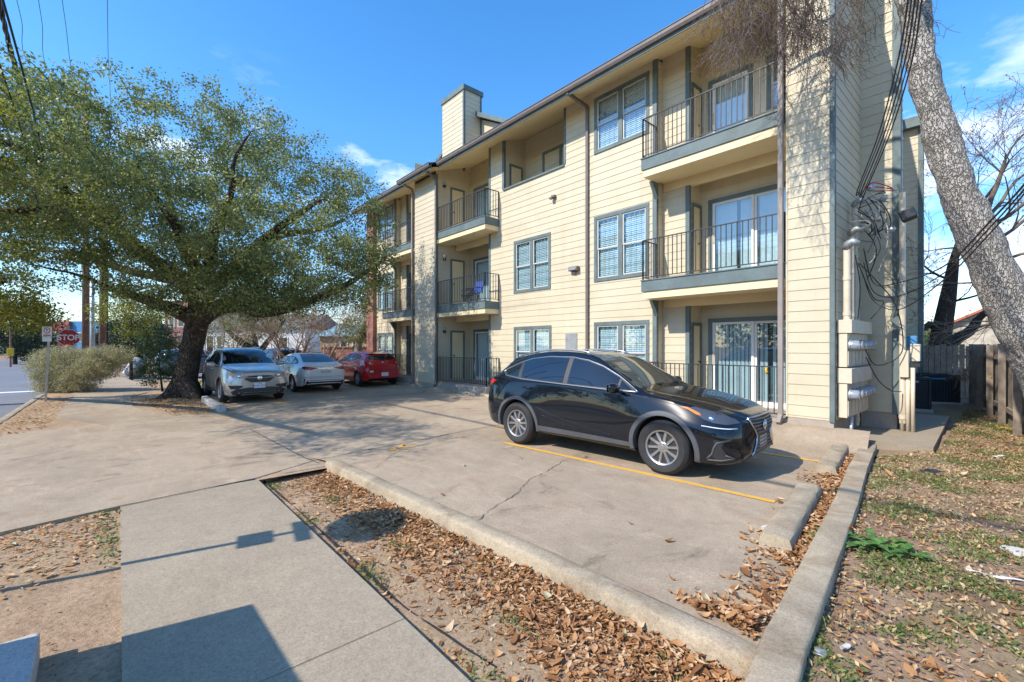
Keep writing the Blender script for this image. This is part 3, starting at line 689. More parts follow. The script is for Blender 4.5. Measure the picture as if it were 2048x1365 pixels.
# ---- left bay recess
x0, x1 = -15.16, XL
wall((x0, YC), (x0, 10.95), .25, 9.05)
wall((x0, 10.95), (x1, 10.95), .25, 9.05, [(.28, 2.5, z, z+2.03) for z in FF])
for k, z in enumerate(FF):
    sliding_door(x0+.28, x0+2.5, z+.01, z+2.03, 10.95)
    closet_door((x0, 9.97), (x0, 10.66), z+.03, z+1.98); wall_lamp((x0+.015, 9.66, z+1.93), (1, 0, 0))
wall((x1, 10.95), (x1, YM), .25, 9.05)
for k in (1, 2): balcony(x0+.02, -12.02, FF[k], 10.95, right_open=True)
bp(MB().box(x0, x1, YC+.0, 10.97, -.1, FF[0]-.04), 'patio', M['plinth']); bp(MB().box(x1+.002, -11.95, YC, YM, -.1, FF[0]-.04), 'patio', M['plinth'])
railing(bld, [(x0+.03, YC+.06), (-12.03, YC+.06), (-12.03, YM-.03)], FF[0]-.02, FF[0]+.94)
# ---- chases
def chase(xa, xb, zb, zt=8.46):
    wall((xa, YC), (xb, YC), zb, zt, zoff=.06)
    bp(MB().box(xa+.005, xb-.005, YC+.004, 11.2, -.1, zb), 'plinth', M['plinth'])
chase(-2.88, -2.16, .40, 12.0); chase(-16.82, -15.16, .22)
trim_post(-2.22, -2.145, YC-.026, YC+.07, .38, 12.0); trim_post(-2.90, -2.87, YC-.02, YC-.001, .4, 12.0, mat='siding')
trim_post(-15.22, -15.145, YC-.026, YC+.09, .2, 8.45)
wall((-2.16, YC), (-2.16, 11.2), .40, 12.0, zoff=.03)
wall((-2.16, 11.2), (-1.66, 11.2), .42, 12.0)
bp(MB().box(-2.15, -1.60, 11.21, 11.44, -.1, .42), 'plinth', M['plinth'])
trim_post(-1.66, -1.535, 11.17, 11.30, .40, 12.0)
wall((-1.55, 11.3), (-1.55, 11.46), .42, 12.0)
wall((-2.9, 12.6), (-2.9, 18.6), .3, 8.8)
wall((-3.2, 18.6), (-2.05, 18.6), .5, 8.45); trim_post(-2.14, -2.02, 18.57, 18.7, .45, 8.45); wall((-2.05, 18.6), (-2.05, 18.95), .5, 8.45)
bp(MB().box(-3.2, -1.75, 18.35, 19.0, 8.45, 8.75), 'eave', M['trim']); bp(MB().box(-3.2, -2.06, 18.62, 18.95, -.1, .5), 'plinth', M['plinth'])
bp(MB().box(-1.78, -1.7, 18.5, 18.95, 7.2, 8.45), 'eave_board', M['siding'])
# unseen inner solid, added to keep daylight out of the rooms
bp(MB().box(-22.4, -2.95, 11.35, 24, .0, 8.6).box(-2.95, -2.25, 11.35, 11.6, 0, 12), 'core_light_block', M['siding'])
bp(MB().box(-2.2, -1.6, 11.31, 11.45, .0, 12), 'core_light_block', M['siding'])
# brick pilaster at far end
bp(MB().box(-22.75, -21.955, 9.75, 11.2, -.1, 8.6), 'brick_pilaster', M['brick'])
# ---- soffit, fascia, gutter, roof
def eave(xa, xb, yf, yb):
    s = MB(); s.quad((xa, yf, sof(yf)), (xa, yb, sof(yb)), (xb, yb, sof(yb)), (xb, yf, sof(yf))); s.quad((xa, yf, sof(yf)+.02), (xb, yf, sof(yf)+.02), (xb, yb, sof(yb)+.02), (xa, yb, sof(yb)+.02)); bp(s, 'soffit', M['panel'])
    z = sof(yf); f = MB().box(xa, xb, yf-.02, yf+.005, z-.04, z+.17); bp(f, 'fascia', M['trim'])
    g = MB(); prof = [(-.022, .155), (-.022, .04), (-.085, .035), (-.115, .09), (-.118, .15), (-.135, .165), (-.135, .175), (-.108, .175), (-.105, .095), (-.08, .05), (-.03, .055), (-.03, .17)]
    n = len(prof); vs = [(x, yf+p[0], z+p[1]) for x in (xa, xb) for p in prof]
    g.add(vs, [(i, (i+1) % n, n+(i+1) % n, n+i) for i in range(n)]+[tuple(range(n)), tuple(range(2*n-1, n-1, -1))]); bp(g, 'gutter', M['gutter'], fix=True)
eave(-14.62, -2.0, 9.1, 10.98); eave(-22.9, -17.22, 9.1, 10.98)
eave(-17.22, -14.62, 8.78, 10.98)
bp(MB().box(-22.75, -2.2, 10.97, 10.975, 8.4, 9.6), 'attic_wall', M['panel'])
rf = MB(); zr = lambda y: sof(y)+.2
for xa, xb, yf in ((-14.62, -2.9, 9.0), (-22.95, -17.22, 9.0), (-17.22, -14.62, 8.68)):
    rf.add([(xa, yf, zr(yf)), (xb, yf, zr(yf)), (xb, 16.2, zr(16.2)), (xa, 16.2, zr(16.2)), (xa, yf, zr(yf)-.02), (xb, yf, zr(yf)-.02), (xb, 16.2, zr(16.2)-.02), (xa, 16.2, zr(16.2)-.02)], [(0, 1, 2, 3), (7, 6, 5, 4), (0, 4, 5, 1), (1, 5, 6, 2), (2, 6, 7, 3), (3, 7, 4, 0)])
rf.quad((-22.95, 16.2, zr(16.2)), (-2.9, 16.2, zr(16.2)), (-2.9, 24.4, zr(9)), (-22.95, 24.4, zr(9)))
bp(rf, 'roof', M['roof'])
# ---- chimney + gable dormer
cb = MB(); siding(cb, (-16.72, 10.6), (-15.10, 10.6), 8.9, 12.25); siding(cb, (-15.10, 10.6), (-15.10, 11.5), 8.9, 12.25); siding(cb, (-16.72, 11.5), (-16.72, 10.6), 8.9, 12.25)
CH = bp(cb, 'chimney', M['siding'])
MB().box(-16.78, -15.04, 10.54, 11.56, 12.22, 12.42).obj('cap', M['trim'], CH)
MB().box(-15.16, -15.085, 10.572, 10.66, 8.9, 12.22).box(-15.16, -15.075, 11.42, 11.5, 8.9, 12.22).obj('corner_trim', M['trim'], CH)
dm = MB(); yd = 11.5; xa, xr_, xb = -19.1, -15.7, -12.2; zl, zt = 9.75, 11.6
dm.add([(xa, yd, 8.9), (xb, yd, 8.9), (xb, yd, zl), (xr_, yd, zt), (xa, yd, zl)], [(0, 1, 2, 3, 4)])
DM = bp(dm, 'dormer', M['siding'])
rk = MB()
for p, q in (((xa-.25, zl-.1), (xr_, zt+.06)), ((xr_, zt+.06), (xb+.25, zl-.1))):
    a = Vector((p[0], 0, p[1])); b = Vector((q[0], 0, q[1])); up = Vector((0, 0, .19))
    vs = [a+Vector((0, yd-.32, 0)), b+Vector((0, yd-.32, 0)), b+Vector((0, 16, 0)), a+Vector((0, 16, 0))]; vs += [v+up for v in vs]
    rk.add(vs, [(3, 2, 1, 0), (4, 5, 6, 7), (0, 1, 5, 4), (1, 2, 6, 5), (2, 3, 7, 6), (3, 0, 4, 7)])
rk.obj('roof', M['trim'], DM)
lv = MB()
for i in range(8): z = 9.75+i*.1; lv.add([(-14.6, yd-.05, z), (-13.75, yd-.05, z), (-13.75, yd-.005, z+.09), (-14.6, yd-.005, z+.09)], [(0, 1, 2, 3)])
lv.obj('louvre', M['fence'], DM)
# ---- downspouts
def downspout(x, y, z0, z1, top=None, mat='downspout', w=.085):
    mb = MB(); mb.box(x-w/2, x+w/2, y-.07, y, z0+.12, z1)
    mb.bar((x, y-.035, z0+.14), (x, y-.16, z0), .075, w); 
    if top: mb.bar((x, y-.035, z1-.01), (x, top[0], top[1]), .075, w); mb.box(x-w/2-.004, x+w/2+.004, y-.075, y+.0, z0+.75, z0+.79)
    return bp(mb, 'downspout', M[mat], bevel=.008)
downspout(-8.09, YM-.016, .1, 8.45, (9.05, 8.52), 'gutter')
downspout(-2.97, YC-.04, .28, 8.9)
downspout(-16.95, YC-.02, .1, 8.3, (8.72, 8.45)); downspout(-15.05, YC-.03, .1, 8.2, (8.72, 8.44), 'gutter')
# ---- fittings on the main wall
fl = MB(); c = atY(1147, 541, YM-.09); fl.box(c.x-.17, c.x+.17, YM-.14, YM-.013, c.z-.02, c.z+.11); fl.box(c.x-.06, c.x+.06, YM-.09, YM-.013, c.z-.09, c.z-.02)
FL = bp(fl, 'floodlight', M['gutter'], bevel=.02); MB().add([(c.x-.15, YM-.145, c.z+.085), (c.x+.15, YM-.145, c.z+.085), (c.x+.13, YM-.16, c.z-.0), (c.x-.13, YM-.16, c.z-.0)], [(3, 2, 1, 0)]).obj('lens', M['lens'], FL)
c = atY(1107, 395, YM-.06); bp(MB().box(c.x-.07, c.x+.07, YM-.11, YM-.013, c.z-.02, c.z+.06).box(c.x-.1, c.x+.02, YM-.16, YM-.06, c.z-.06, c.z+.0), 'security_camera', M['gutter'], bevel=.01)
pq = MB().box(-8.93, -8.49, YM-.03, YM-.012, 1.55, 2.07); PQ = bp(pq, 'notice_board', M['galv'])
# ---- bracket curves at the balcony corner
for o in (0, -13.94):
    for z in FF[1:]:
        bp(MB().add([(-5.99+o, YM-.03, z-.4), (-5.99+o, YM-.28, z-.4), (-5.99+o, YM-.03, z-.78), (-5.90+o, YM-.03, z-.4), (-5.90+o, YM-.28, z-.4), (-5.90+o, YM-.03, z-.78)], [(0, 1, 2), (5, 4, 3), (1, 4, 5, 2), (0, 3, 4, 1), (0, 2, 5, 3)]), 'bracket', M['trim'], fix=True)
# ================================================================= CARS
def pchip(knots):
    ks = sorted(knots); xs = np.array([k[0] for k in ks], float); ys = np.array([k[1] for k in ks], float)
    h = np.diff(xs); d = np.diff(ys)/h; m = np.zeros(len(xs))
    for i in range(1, len(xs)-1):
        if d[i-1]*d[i] > 0:
            w1 = 2*h[i]+h[i-1]; w2 = h[i]+2*h[i-1]; m[i] = (w1+w2)/(w1/d[i-1]+w2/d[i])
    m[0] = d[0]; m[-1] = d[-1]
    def f(x):
        x = min(max(x, xs[0]), xs[-1]); i = min(max(int(np.searchsorted(xs, x))-1, 0), len(h)-1)
        t = (x-xs[i])/h[i]
        return float((1+2*t)*(1-t)**2*ys[i]+t*(1-t)**2*h[i]*m[i]+t*t*(3-2*t)*ys[i+1]+t*t*(t-1)*h[i]*m[i+1])
    return f
def lerpf(knots):
    ks = sorted(knots); xs = [k[0] for k in ks]; ys = [k[1] for k in ks]
    return lambda x: float(np.interp(x, xs, ys))
def crom(P, n):
    out = []
    for i in range(len(P)-1):
        a = P[max(i-1, 0)]; b = P[i]; c = P[i+1]; d = P[min(i+2, len(P)-1)]
        for k in range(n):
            t = k/n; out.append(tuple(.5*((2*b[j])+(-a[j]+c[j])*t+(2*a[j]-5*b[j]+4*c[j]-d[j])*t*t+(-a[j]+3*b[j]-3*c[j]+d[j])*t**3) for j in range(2)))
    out.append(tuple(P[-1])); return out
class Car:
    def __init__(s, name, label, group, S, loc, rz, paint, cat='car'):
        s.root = thing(name, label, cat, loc, rz, group); s.S = S; s.paint = paint
        s.build_body()
    def section(s, x):
        S = s.S; g = lambda k: S[k](x)
        zb, zl, wl, zm, wm, zs, ws, zt, wt = (g(k) for k in ('zb', 'zl', 'wl', 'zm', 'wm', 'zs', 'ws', 'zt', 'wt'))
        zt = max(zt, zs+.012); dz = zt-zs; e = S.get('crown', .045)*min(1, .35+dz/.3)
        e = min(e, dz*.6)
        lower = crom([(wl*.6, zb), (wl*.93, zb+.01), (wl, zl), ((wl+wm)/2+.012, (zl+zm)/2), (wm, zm), ((wm+ws)/2+.004, zm+(zs-zm)*.55), (ws, zs)], 4)
        we = min(wt, ws-.01)
        upper = crom([(ws, zs), (ws+(we-ws)*.30+.006, zs+(dz-e)*.34), (ws+(we-ws)*.66+.008, zs+(dz-e)*.7), (we, zt-e), (we*.88, zt-e*.42), (we*.55, zt-e*.12), (0, zt)], 4)
        return [(0, zb)]+lower+upper[1:]
    def build_body(s):
        S = s.S; x0, x1 = S['x']; n = 110
        xs = [x0+(x1-x0)*(.5-.5*math.cos(math.pi*i/n)) for i in range(n+1)]
        vs = []; fs = []; rings = [s.section(x) for x in xs]; k = len(rings[0])
        for x, rg in zip(xs, rings):
            for y, z in rg: vs.append((x, y, z))
            for y, z in rg[1:-1]: vs.append((x, -y, z))
        m = 2*k-2
        order = list(range(k))+[k+(k-2)-1-i for i in range(k-2)]        # closed loop
        for i in range(n):
            for j in range(m):
                a = i*m+order[j]; b = i*m+order[(j+1) % m]; fs.append((a, b, b+m, a+m))
        fs.append(tuple(order[j] for j in range(m))[::-1]); fs.append(tuple(n*m+order[j] for j in range(m)))
        mb = MB(); mb.add(vs, fs); me = bpy.data.meshes.new('tmp'); me.from_pydata(mb.v, [], mb.f)
        bm = bmesh.new(); bm.from_mesh(me); bmesh.ops.recalc_face_normals(bm, faces=bm.faces)
        s.bvh = BVHTree.FromBMesh(bm); bm.to_mesh(me); bm.free()
        o = bpy.data.objects.new('tmp', me); put(o)
        cut = MB(); rw = S['rw']; s.cutr = S.get('cutr', rw+.055)
        for ax in S['axles']:
            for sd_ in (-1, 1):
                mt = Matrix.Translation((ax, sd_*1.3, rw*.985)) @ Matrix.Rotation(R(90), 4, 'X')
                cut.lathe([(s.cutr, -.68), (s.cutr, .5)], 40, mt)
        co = cut.obj('tmpcut', M['dark'], fix=True)
        md = o.modifiers.new('b', 'BOOLEAN'); md.object = co; md.operation = 'DIFFERENCE'; md.solver = 'EXACT'
        dg = bpy.context.evaluated_depsgraph_get(); ev = o.evaluated_get(dg)
        nm = bpy.data.meshes.new_from_object(ev); nm.name = 'body'
        bpy.data.objects.remove(o); bpy.data.objects.remove(co)
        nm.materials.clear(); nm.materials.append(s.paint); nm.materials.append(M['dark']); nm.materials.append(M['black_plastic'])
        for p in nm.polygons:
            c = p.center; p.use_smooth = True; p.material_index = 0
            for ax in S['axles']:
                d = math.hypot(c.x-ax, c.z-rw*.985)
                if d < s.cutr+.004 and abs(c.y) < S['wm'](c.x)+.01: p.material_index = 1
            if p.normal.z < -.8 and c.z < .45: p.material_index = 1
        nm.set_sharp_from_angle(angle=R(38))
        s.body = bpy.data.objects.new('body', nm); put(s.body, s.root)
        for ax in S['axles']:
            for sd_ in (-1, 1): s.wheel(ax, sd_)
    # --- projection of drawn outlines on the body skin
    def cast(s, a, b, ax):
        if ax[1] == 'y': o = Vector((a, 3 if ax[0] == '+' else -3, b)); d = Vector((0, -1 if ax[0] == '+' else 1, 0))
        elif ax[1] == 'x': o = Vector((5 if ax[0] == '+' else -5, a, b)); d = Vector((-1 if ax[0] == '+' else 1, 0, 0))
        else: o = Vector((a, b, 4)); d = Vector((0, 0, -1))
        h = s.bvh.ray_cast(o, d)
        if h[0] is None:
            h = s.bvh.find_nearest(o+d*(3 if ax[1] != 'z' else 3)); return h[0], h[1], d
        return h[0], h[1], d
    def panel(s, name, poly, ax, mat, off=.005, parent=None, res=.05, smooth=None, depth=.03):
        """panel with the given outline lying on the skin, raised by off and with edges going back into it"""
        if smooth:
            n_ = len(poly); cl = [poly[(i) % n_] for i in range(-1, n_+2)]
            pts = []
            for i in range(1, n_+1):
                a, b, c, d = cl[i-1], cl[i], cl[i+1], cl[(i+2) % len(cl)] if i+2 < len(cl) else poly[(i+1) % n_]
                for k in range(smooth):
                    t = k/smooth; pts.append(tuple(.5*((2*b[j])+(-a[j]+c[j])*t+(2*a[j]-5*b[j]+4*c[j]-d[j])*t*t+(-a[j]+3*b[j]-3*c[j]+d[j])*t**3) for j in range(2)))
            poly = pts
        P = []
        for i in range(len(poly)):
            a = Vector(poly[i]); b = Vector(poly[(i+1) % len(poly)]); k = max(1, int((b-a).length/res+.5))
            P += [a.lerp(b, q/k) for q in range(k)]
        nb = len(P); xs = [p.x for p in P]; ys = [p.y for p in P]; V = list(P)
        x = min(xs)+res*.5
        while x < max(xs):
            y = min(ys)+res*.5
            while y < max(ys):
                q = Vector((x, y))
                if s.inside(q, P) and min((q-p).length for p in P) > res*.45: V.append(q)
                y += res
            x += res
        r = geometry.delaunay_2d_cdt(V, [(i, (i+1) % nb) for i in range(nb)], [], 1, 1e-5)
        v2, fs = r[0], r[2]; top = []; base = []
        for q in v2:
            p, nn, d = s.cast(q.x, q.y, ax); dd = (nn-d).normalized() if nn.dot(d) < 0 else -d
            top.append(p+dd*off); base.append(p+d*depth)
        mb = MB(); k = len(top); F = [tuple(f) for f in fs]
        # boundary edges
        ec = {}
        for f in F:
            for i in range(len(f)):
                e = (f[i], f[(i+1) % len(f)]); ec[e] = ec.get(e, 0)+1
        bd = [e for e in ec if (e[1], e[0]) not in ec]
        mb.add(top+base, F+[(e[1], e[0], e[0]+k, e[1]+k) for e in bd])
        return mb.obj(name, mat, parent or s.root, angle=35, fix=True)
    @staticmethod
    def inside(q, P):
        c = False; j = len(P)-1
        for i in range(len(P)):
            if (P[i].y > q.y) != (P[j].y > q.y) and q.x < (P[j].x-P[i].x)*(q.y-P[i].y)/(P[j].y-P[i].y)+P[i].x: c = not c
            j = i
        return c
    def line(s, mb, pts, ax, r=.004, off=0.0, step=.04):
        d = []
        for a, b in zip(pts, pts[1:]):
            a = Vector(a); b = Vector(b); k = max(1, int((b-a).length/step)); d += [a.lerp(b, i/k) for i in range(k)]
        d.append(Vector(pts[-1])); out = []
        for q in d:
            p, nn, dr = s.cast(q.x, q.y, ax); out.append(p-dr*off)
        mb.tube(out, r, 6); return mb
    def mirror(s, pts): return [(-a, b) for a, b in pts]
    def wheel(s, ax, sd_):
        S = s.S; rw = S['rw']; wy = S['track']; w = S['tw']; rr = rw*S.get('rimr', .66)
        mt = Matrix.Translation((ax, sd_*wy, rw)) @ Matrix.Rotation(R(-90)*sd_, 4, 'X')     # local +Z outward
        t = MB(); pr = [(rr-.01, -w/2), (rw-.05, -w/2-.008), (rw-.018, -w/2+.018), (rw-.004, -w/2+.04)]
        for i in range(4):
            a = -w/2+.05+i*(w-.1)/4; b = a+(w-.1)/4-.012; pr += [(rw, a), (rw, b), (rw-.008, b+.002), (rw-.008, b+.010)]
        pr += [(rw-.004, w/2-.04), (rw-.018, w/2-.018), (rw-.05, w/2+.008), (rr+.03, w/2+.004), (rr-.005, w/2-.012), (rr-.012, w/2-.05)]
        t.lathe(pr, 56, mt); W_ = t.obj('wheel', M['rubber'], s.root, angle=35)
        rm = MB(); zf = w/2-.035
        rm.lathe([(rr-.012, -.06), (rr-.02, zf-.02), (rr-.006, zf+.02), (rr-.012, zf+.028), (rr-.03, zf+.02), (rr-.04, zf-.05), (rr-.045, -.06)], 48, mt)
        ns = S.get('spokes', 10)
        for i in range(ns):
            a = 2*math.pi*i/ns+.1; ca, sa = math.cos(a), math.sin(a)
            def pt(r, u, z): return mt @ Vector((r*ca-u*sa, r*sa+u*ca, z))
            wi, wo = S.get('spw', (.02, .017)); ri, ro = .04, rr-.03; vs = []
            for r, wd, zz in ((ri, wi, zf-.0), (rr*.5, (wi+wo)/2, zf+.008), (ro, wo, zf+.002)):
                vs += [pt(r, -wd, zz-.012), pt(r, -wd*.55, zz), pt(r, wd*.55, zz), pt(r, wd, zz-.012), pt(r, wd, zz-.06), pt(r, -wd, zz-.06)]
            rm.add(vs, [(j*6+k, j*6+(k+1) % 6, (j+1)*6+(k+1) % 6, (j+1)*6+k) for j in range(2) for k in range(6)]+[(17, 16, 15, 14, 13, 12)])
        rm.lathe([(.075, zf-.05), (.075, zf-.004), (.06, zf+.006), (.034, zf+.006), (.032, zf+.012), (0, zf+.013)], 24, mt)
        for i in range(5):
            a = 2*math.pi*i/5; rm.lathe([(.009, zf-.01), (.009, zf+.012), (0, zf+.014)], 6, mt @ Matrix.Translation((.052*math.cos(a), .052*math.sin(a), 0)))
        rm.obj('rim', M['alloy'] if not S.get('darkrim') else M['alloydark'], W_, angle=30, fix=True)
        MB().lathe([(.14, -.02), (rr*.74, -.02), (rr*.74, zf-.11), (.14, zf-.11)], 32, mt).obj('brake_disc', M['alloydark'], W_, angle=30)
        MB().lathe([(rr-.02, -.07), (0, -.07)], 32, mt).obj('hub_well', M['dark'], W_)
    def plate_text(s, txt, mt, size, parent, mat):
        cu = bpy.data.curves.new('t', 'FONT'); cu.body = txt; cu.size = size; cu.align_x = 'CENTER'; cu.align_y = 'CENTER'; cu.extrude = .001
        o = bpy.data.objects.new('t', cu); put(o); dg = bpy.context.evaluated_depsgraph_get()
        me = bpy.data.meshes.new_from_object(o.evaluated_get(dg)); bpy.data.objects.remove(o); me.materials.clear(); me.materials.append(mat); me.name = 'lettering'
        me.transform(mt); q = bpy.data.objects.new('lettering', me); put(q, parent); return q
    def plate(s, front, y, z, text, tilt=0.0, state='TEXAS', mat=None):
        p, nn, d = s.cast(y, z, '+x' if front else '-x'); sx = 1 if front else -1
        c = p+Vector((sx*.012, 0, 0)); yaw = R(90) if front else R(-90)
        mt = Matrix.Translation(c) @ Matrix.Rotation(yaw, 4, 'Z') @ Matrix.Rotation(R(90)+tilt, 4, 'X')
        mb = MB(); mb.box(-.152, .152, -.076, .076, -.02, 0, mt); P = mb.obj('licence_plate', mat or M['plate'], s.root, fix=True, bevel=.004)
        if text:
            s.plate_text(text, mt @ Matrix.Translation((0, -.012, .001)), .088, P, M['ink']); s.plate_text(state, mt @ Matrix.Translation((0, .052, .001)), .034, P, M['ink'])
    def mirrors(s, x, z, mat, size=1.0):
        for sd_ in (-1, 1):
            p, nn, d = s.cast(x, z, '+y' if sd_ > 0 else '-y'); bm = bmesh.new(); bmesh.ops.create_uvsphere(bm, u_segments=18, v_segments=10, radius=1)
            for v in bm.verts:
                q = v.co.copy(); v.co = Vector((q.x*.085 if q.x > 0 else q.x*.045, q.y*.125, q.z*.078+q.y*sd_*.012))*size+Vector((x, p.y+sd_*.165, z+.075))
            me = bpy.data.meshes.new('wing_mirror'); bm.to_mesh(me); bm.free(); me.materials.append(mat); me.polygons.foreach_set('use_smooth', [True]*len(me.polygons))
            o = bpy.data.objects.new('wing_mirror', me); put(o, s.root)
            MB().bar((x+.02, p.y-sd_*.02, z-.005), (x, p.y+sd_*.12, z+.045), .05, .035).obj('stalk', M['black_plastic'], o, bevel=.01)
            MB().box(x-.050*size, x-.046*size, p.y+sd_*.165-.095*size, p.y+sd_*.165+.095*size, z+.075-.055*size, z+.075+.055*size).obj('mirror_glass', M['chrome'], o, bevel=.01)
    def seams(s, lines_, mat=None, r=.0035):
        for ax, pts in lines_: s.line(MB(), pts, ax, r, -.0012).obj('panel_gap', mat or M['dark'], s.root, smooth=True)
    def handle(s, x, z, sd_, mat, L=.21):
        p, nn, d = s.cast(x, z, '+y' if sd_ > 0 else '-y'); mb = MB(); Y_ = p.y
        mb.tube([(x-L/2, Y_-sd_*.004, z-.004), (x-L/2+.02, Y_+sd_*.026, z), (x, Y_+sd_*.034, z+.002), (x+L/2-.02, Y_+sd_*.026, z), (x+L/2, Y_-sd_*.004, z+.002)], [.008, .015, .017, .015, .008], 8)
        mb.obj('door_handle', mat, s.root, smooth=True)
    def arch(s, ax, r0, r1, mat, a0=-8, a1=188, off=.016, parent=None, sides=(-1, 1)):
        rw = s.S['rw']*.985
        for sd_ in sides:
            vs = []; n = 44; zc = rw
            for i in range(n+1):
                a = R(a0+(a1-a0)*i/n); row = []
                for r, of in ((r0, off*.5), (r0+.006, off), ((r0+r1)/2, off*1.1), (r1-.01, off), (r1, -.02)):
                    x = ax+r*math.cos(a); z = max(zc+r*math.sin(a), .17); p, nn, d = s.cast(x, z, '+y' if sd_ > 0 else '-y'); row.append((x, p.y+sd_*of, z))
                row = [(row[0][0], row[0][1]-sd_*.10, row[0][2])]+row; vs += row
            k = 6; fs = [(i*k+j, i*k+j+1, (i+1)*k+j+1, (i+1)*k+j) for i in range(n) for j in range(k-1)]
            MB().add(vs, fs).obj('wheel_arch', mat, parent or s.root, angle=45, fix=True)
# ------------------------------------------------------------------ black SUV (hero)
S1 = dict(x=(-2.36, 2.29), rw=.362, axles=(1.33, -1.33), track=.80, tw=.235, spokes=10, spw=(.017, .022), rimr=.665, cutr=.43, crown=.05,
  zb=pchip([(2.29, .36), (2.2, .26), (1.9, .22), (0, .235), (-1.9, .26), (-2.2, .34), (-2.36, .44)]),
  zl=pchip([(2.29, .42), (2.1, .36), (1, .33), (0, .33), (-1.9, .36), (-2.36, .5)]),
  wl=pchip([(2.29, .50), (2.22, .66), (2.05, .82), (1.6, .88), (0, .855), (-1.6, .885), (-2.0, .84), (-2.25, .72), (-2.36, .56)]),
  zm=pchip([(2.29, .58), (1.8, .66), (1.33, .72), (0, .62), (-1.33, .74), (-2.0, .74), (-2.36, .70)]),
  wm=pchip([(2.29, .40), (2.24, .60), (2.15, .75), (2.0, .86), (1.6, .925), (1.2, .925), (.6, .888), (0, .882), (-.6, .89), (-1.25, .925), (-1.6, .92), (-1.95, .875), (-2.2, .77), (-2.32, .64), (-2.36, .52)]),
  zs=pchip([(2.29, .70), (2.2, .78), (2.0, .86), (1.6, .945), (1.0, 1.02), (0, 1.05), (-1, 1.09), (-1.7, 1.12), (-2.05, 1.13), (-2.25, 1.02), (-2.36, .86)]),
  ws=pchip([(2.29, .36), (2.22, .54), (2.05, .71), (1.7, .80), (1.2, .845), (.6, .850), (0, .85), (-1.0, .855), (-1.6, .84), (-2.0, .78), (-2.2, .70), (-2.36, .50)]),
  zt=lerpf([(2.29, .76), (2.24, .83), (2.15, .885), (2.0, .935), (1.7, 1.0), (1.3, 1.062), (1.05, 1.095), (.98, 1.115), (.9, 1.155), (.6, 1.325), (.3, 1.483), (.14, 1.552), (.0, 1.592), (-.2, 1.622), (-.5, 1.640), (-.8, 1.640), (-1.1, 1.615), (-1.5, 1.55), (-1.74, 1.495), (-1.80, 1.47), (-1.90, 1.385), (-2.02, 1.28), (-2.15, 1.165), (-2.24, 1.08), (-2.31, 1.01), (-2.36, .93)]),
  wt=pchip([(2.29, .30), (2.2, .44), (2.0, .58), (1.5, .70), (1.0, .74), (.9, .735), (.5, .66), (.1, .602), (-.5, .585), (-1.3, .57), (-1.8, .525), (-2.1, .56), (-2.3, .56), (-2.36, .46)]))
fwl = gnd(1325, 949); rwl = gnd(1038, 888); dd_ = (fwl-rwl); ang = math.atan2(dd_.y, dd_.x); mid = (fwl+rwl)/2
nn_ = Vector((-math.sin(ang), math.cos(ang), 0)); ctr = mid+nn_*.86
K = Car('parked_car', 'black crossover parked alone nearest the camera beside a yellow line', None, S1, (ctr.x, ctr.y, .0), ang, M['paintblack'])
def side(k, f):
    for sd_, ax in ((-1, '-y'), (1, '+y')): f(sd_, ax)
DLO = [(.93, 1.065), (.60, 1.255), (.28, 1.40), (0.0, 1.482), (-.3, 1.525), (-.8, 1.53), (-1.2, 1.485), (-1.5, 1.405), (-1.76, 1.29), (-1.82, 1.245), (-1.70, 1.175), (-1.25, 1.13), (-.6, 1.105), (.0, 1.083), (.5, 1.066)]
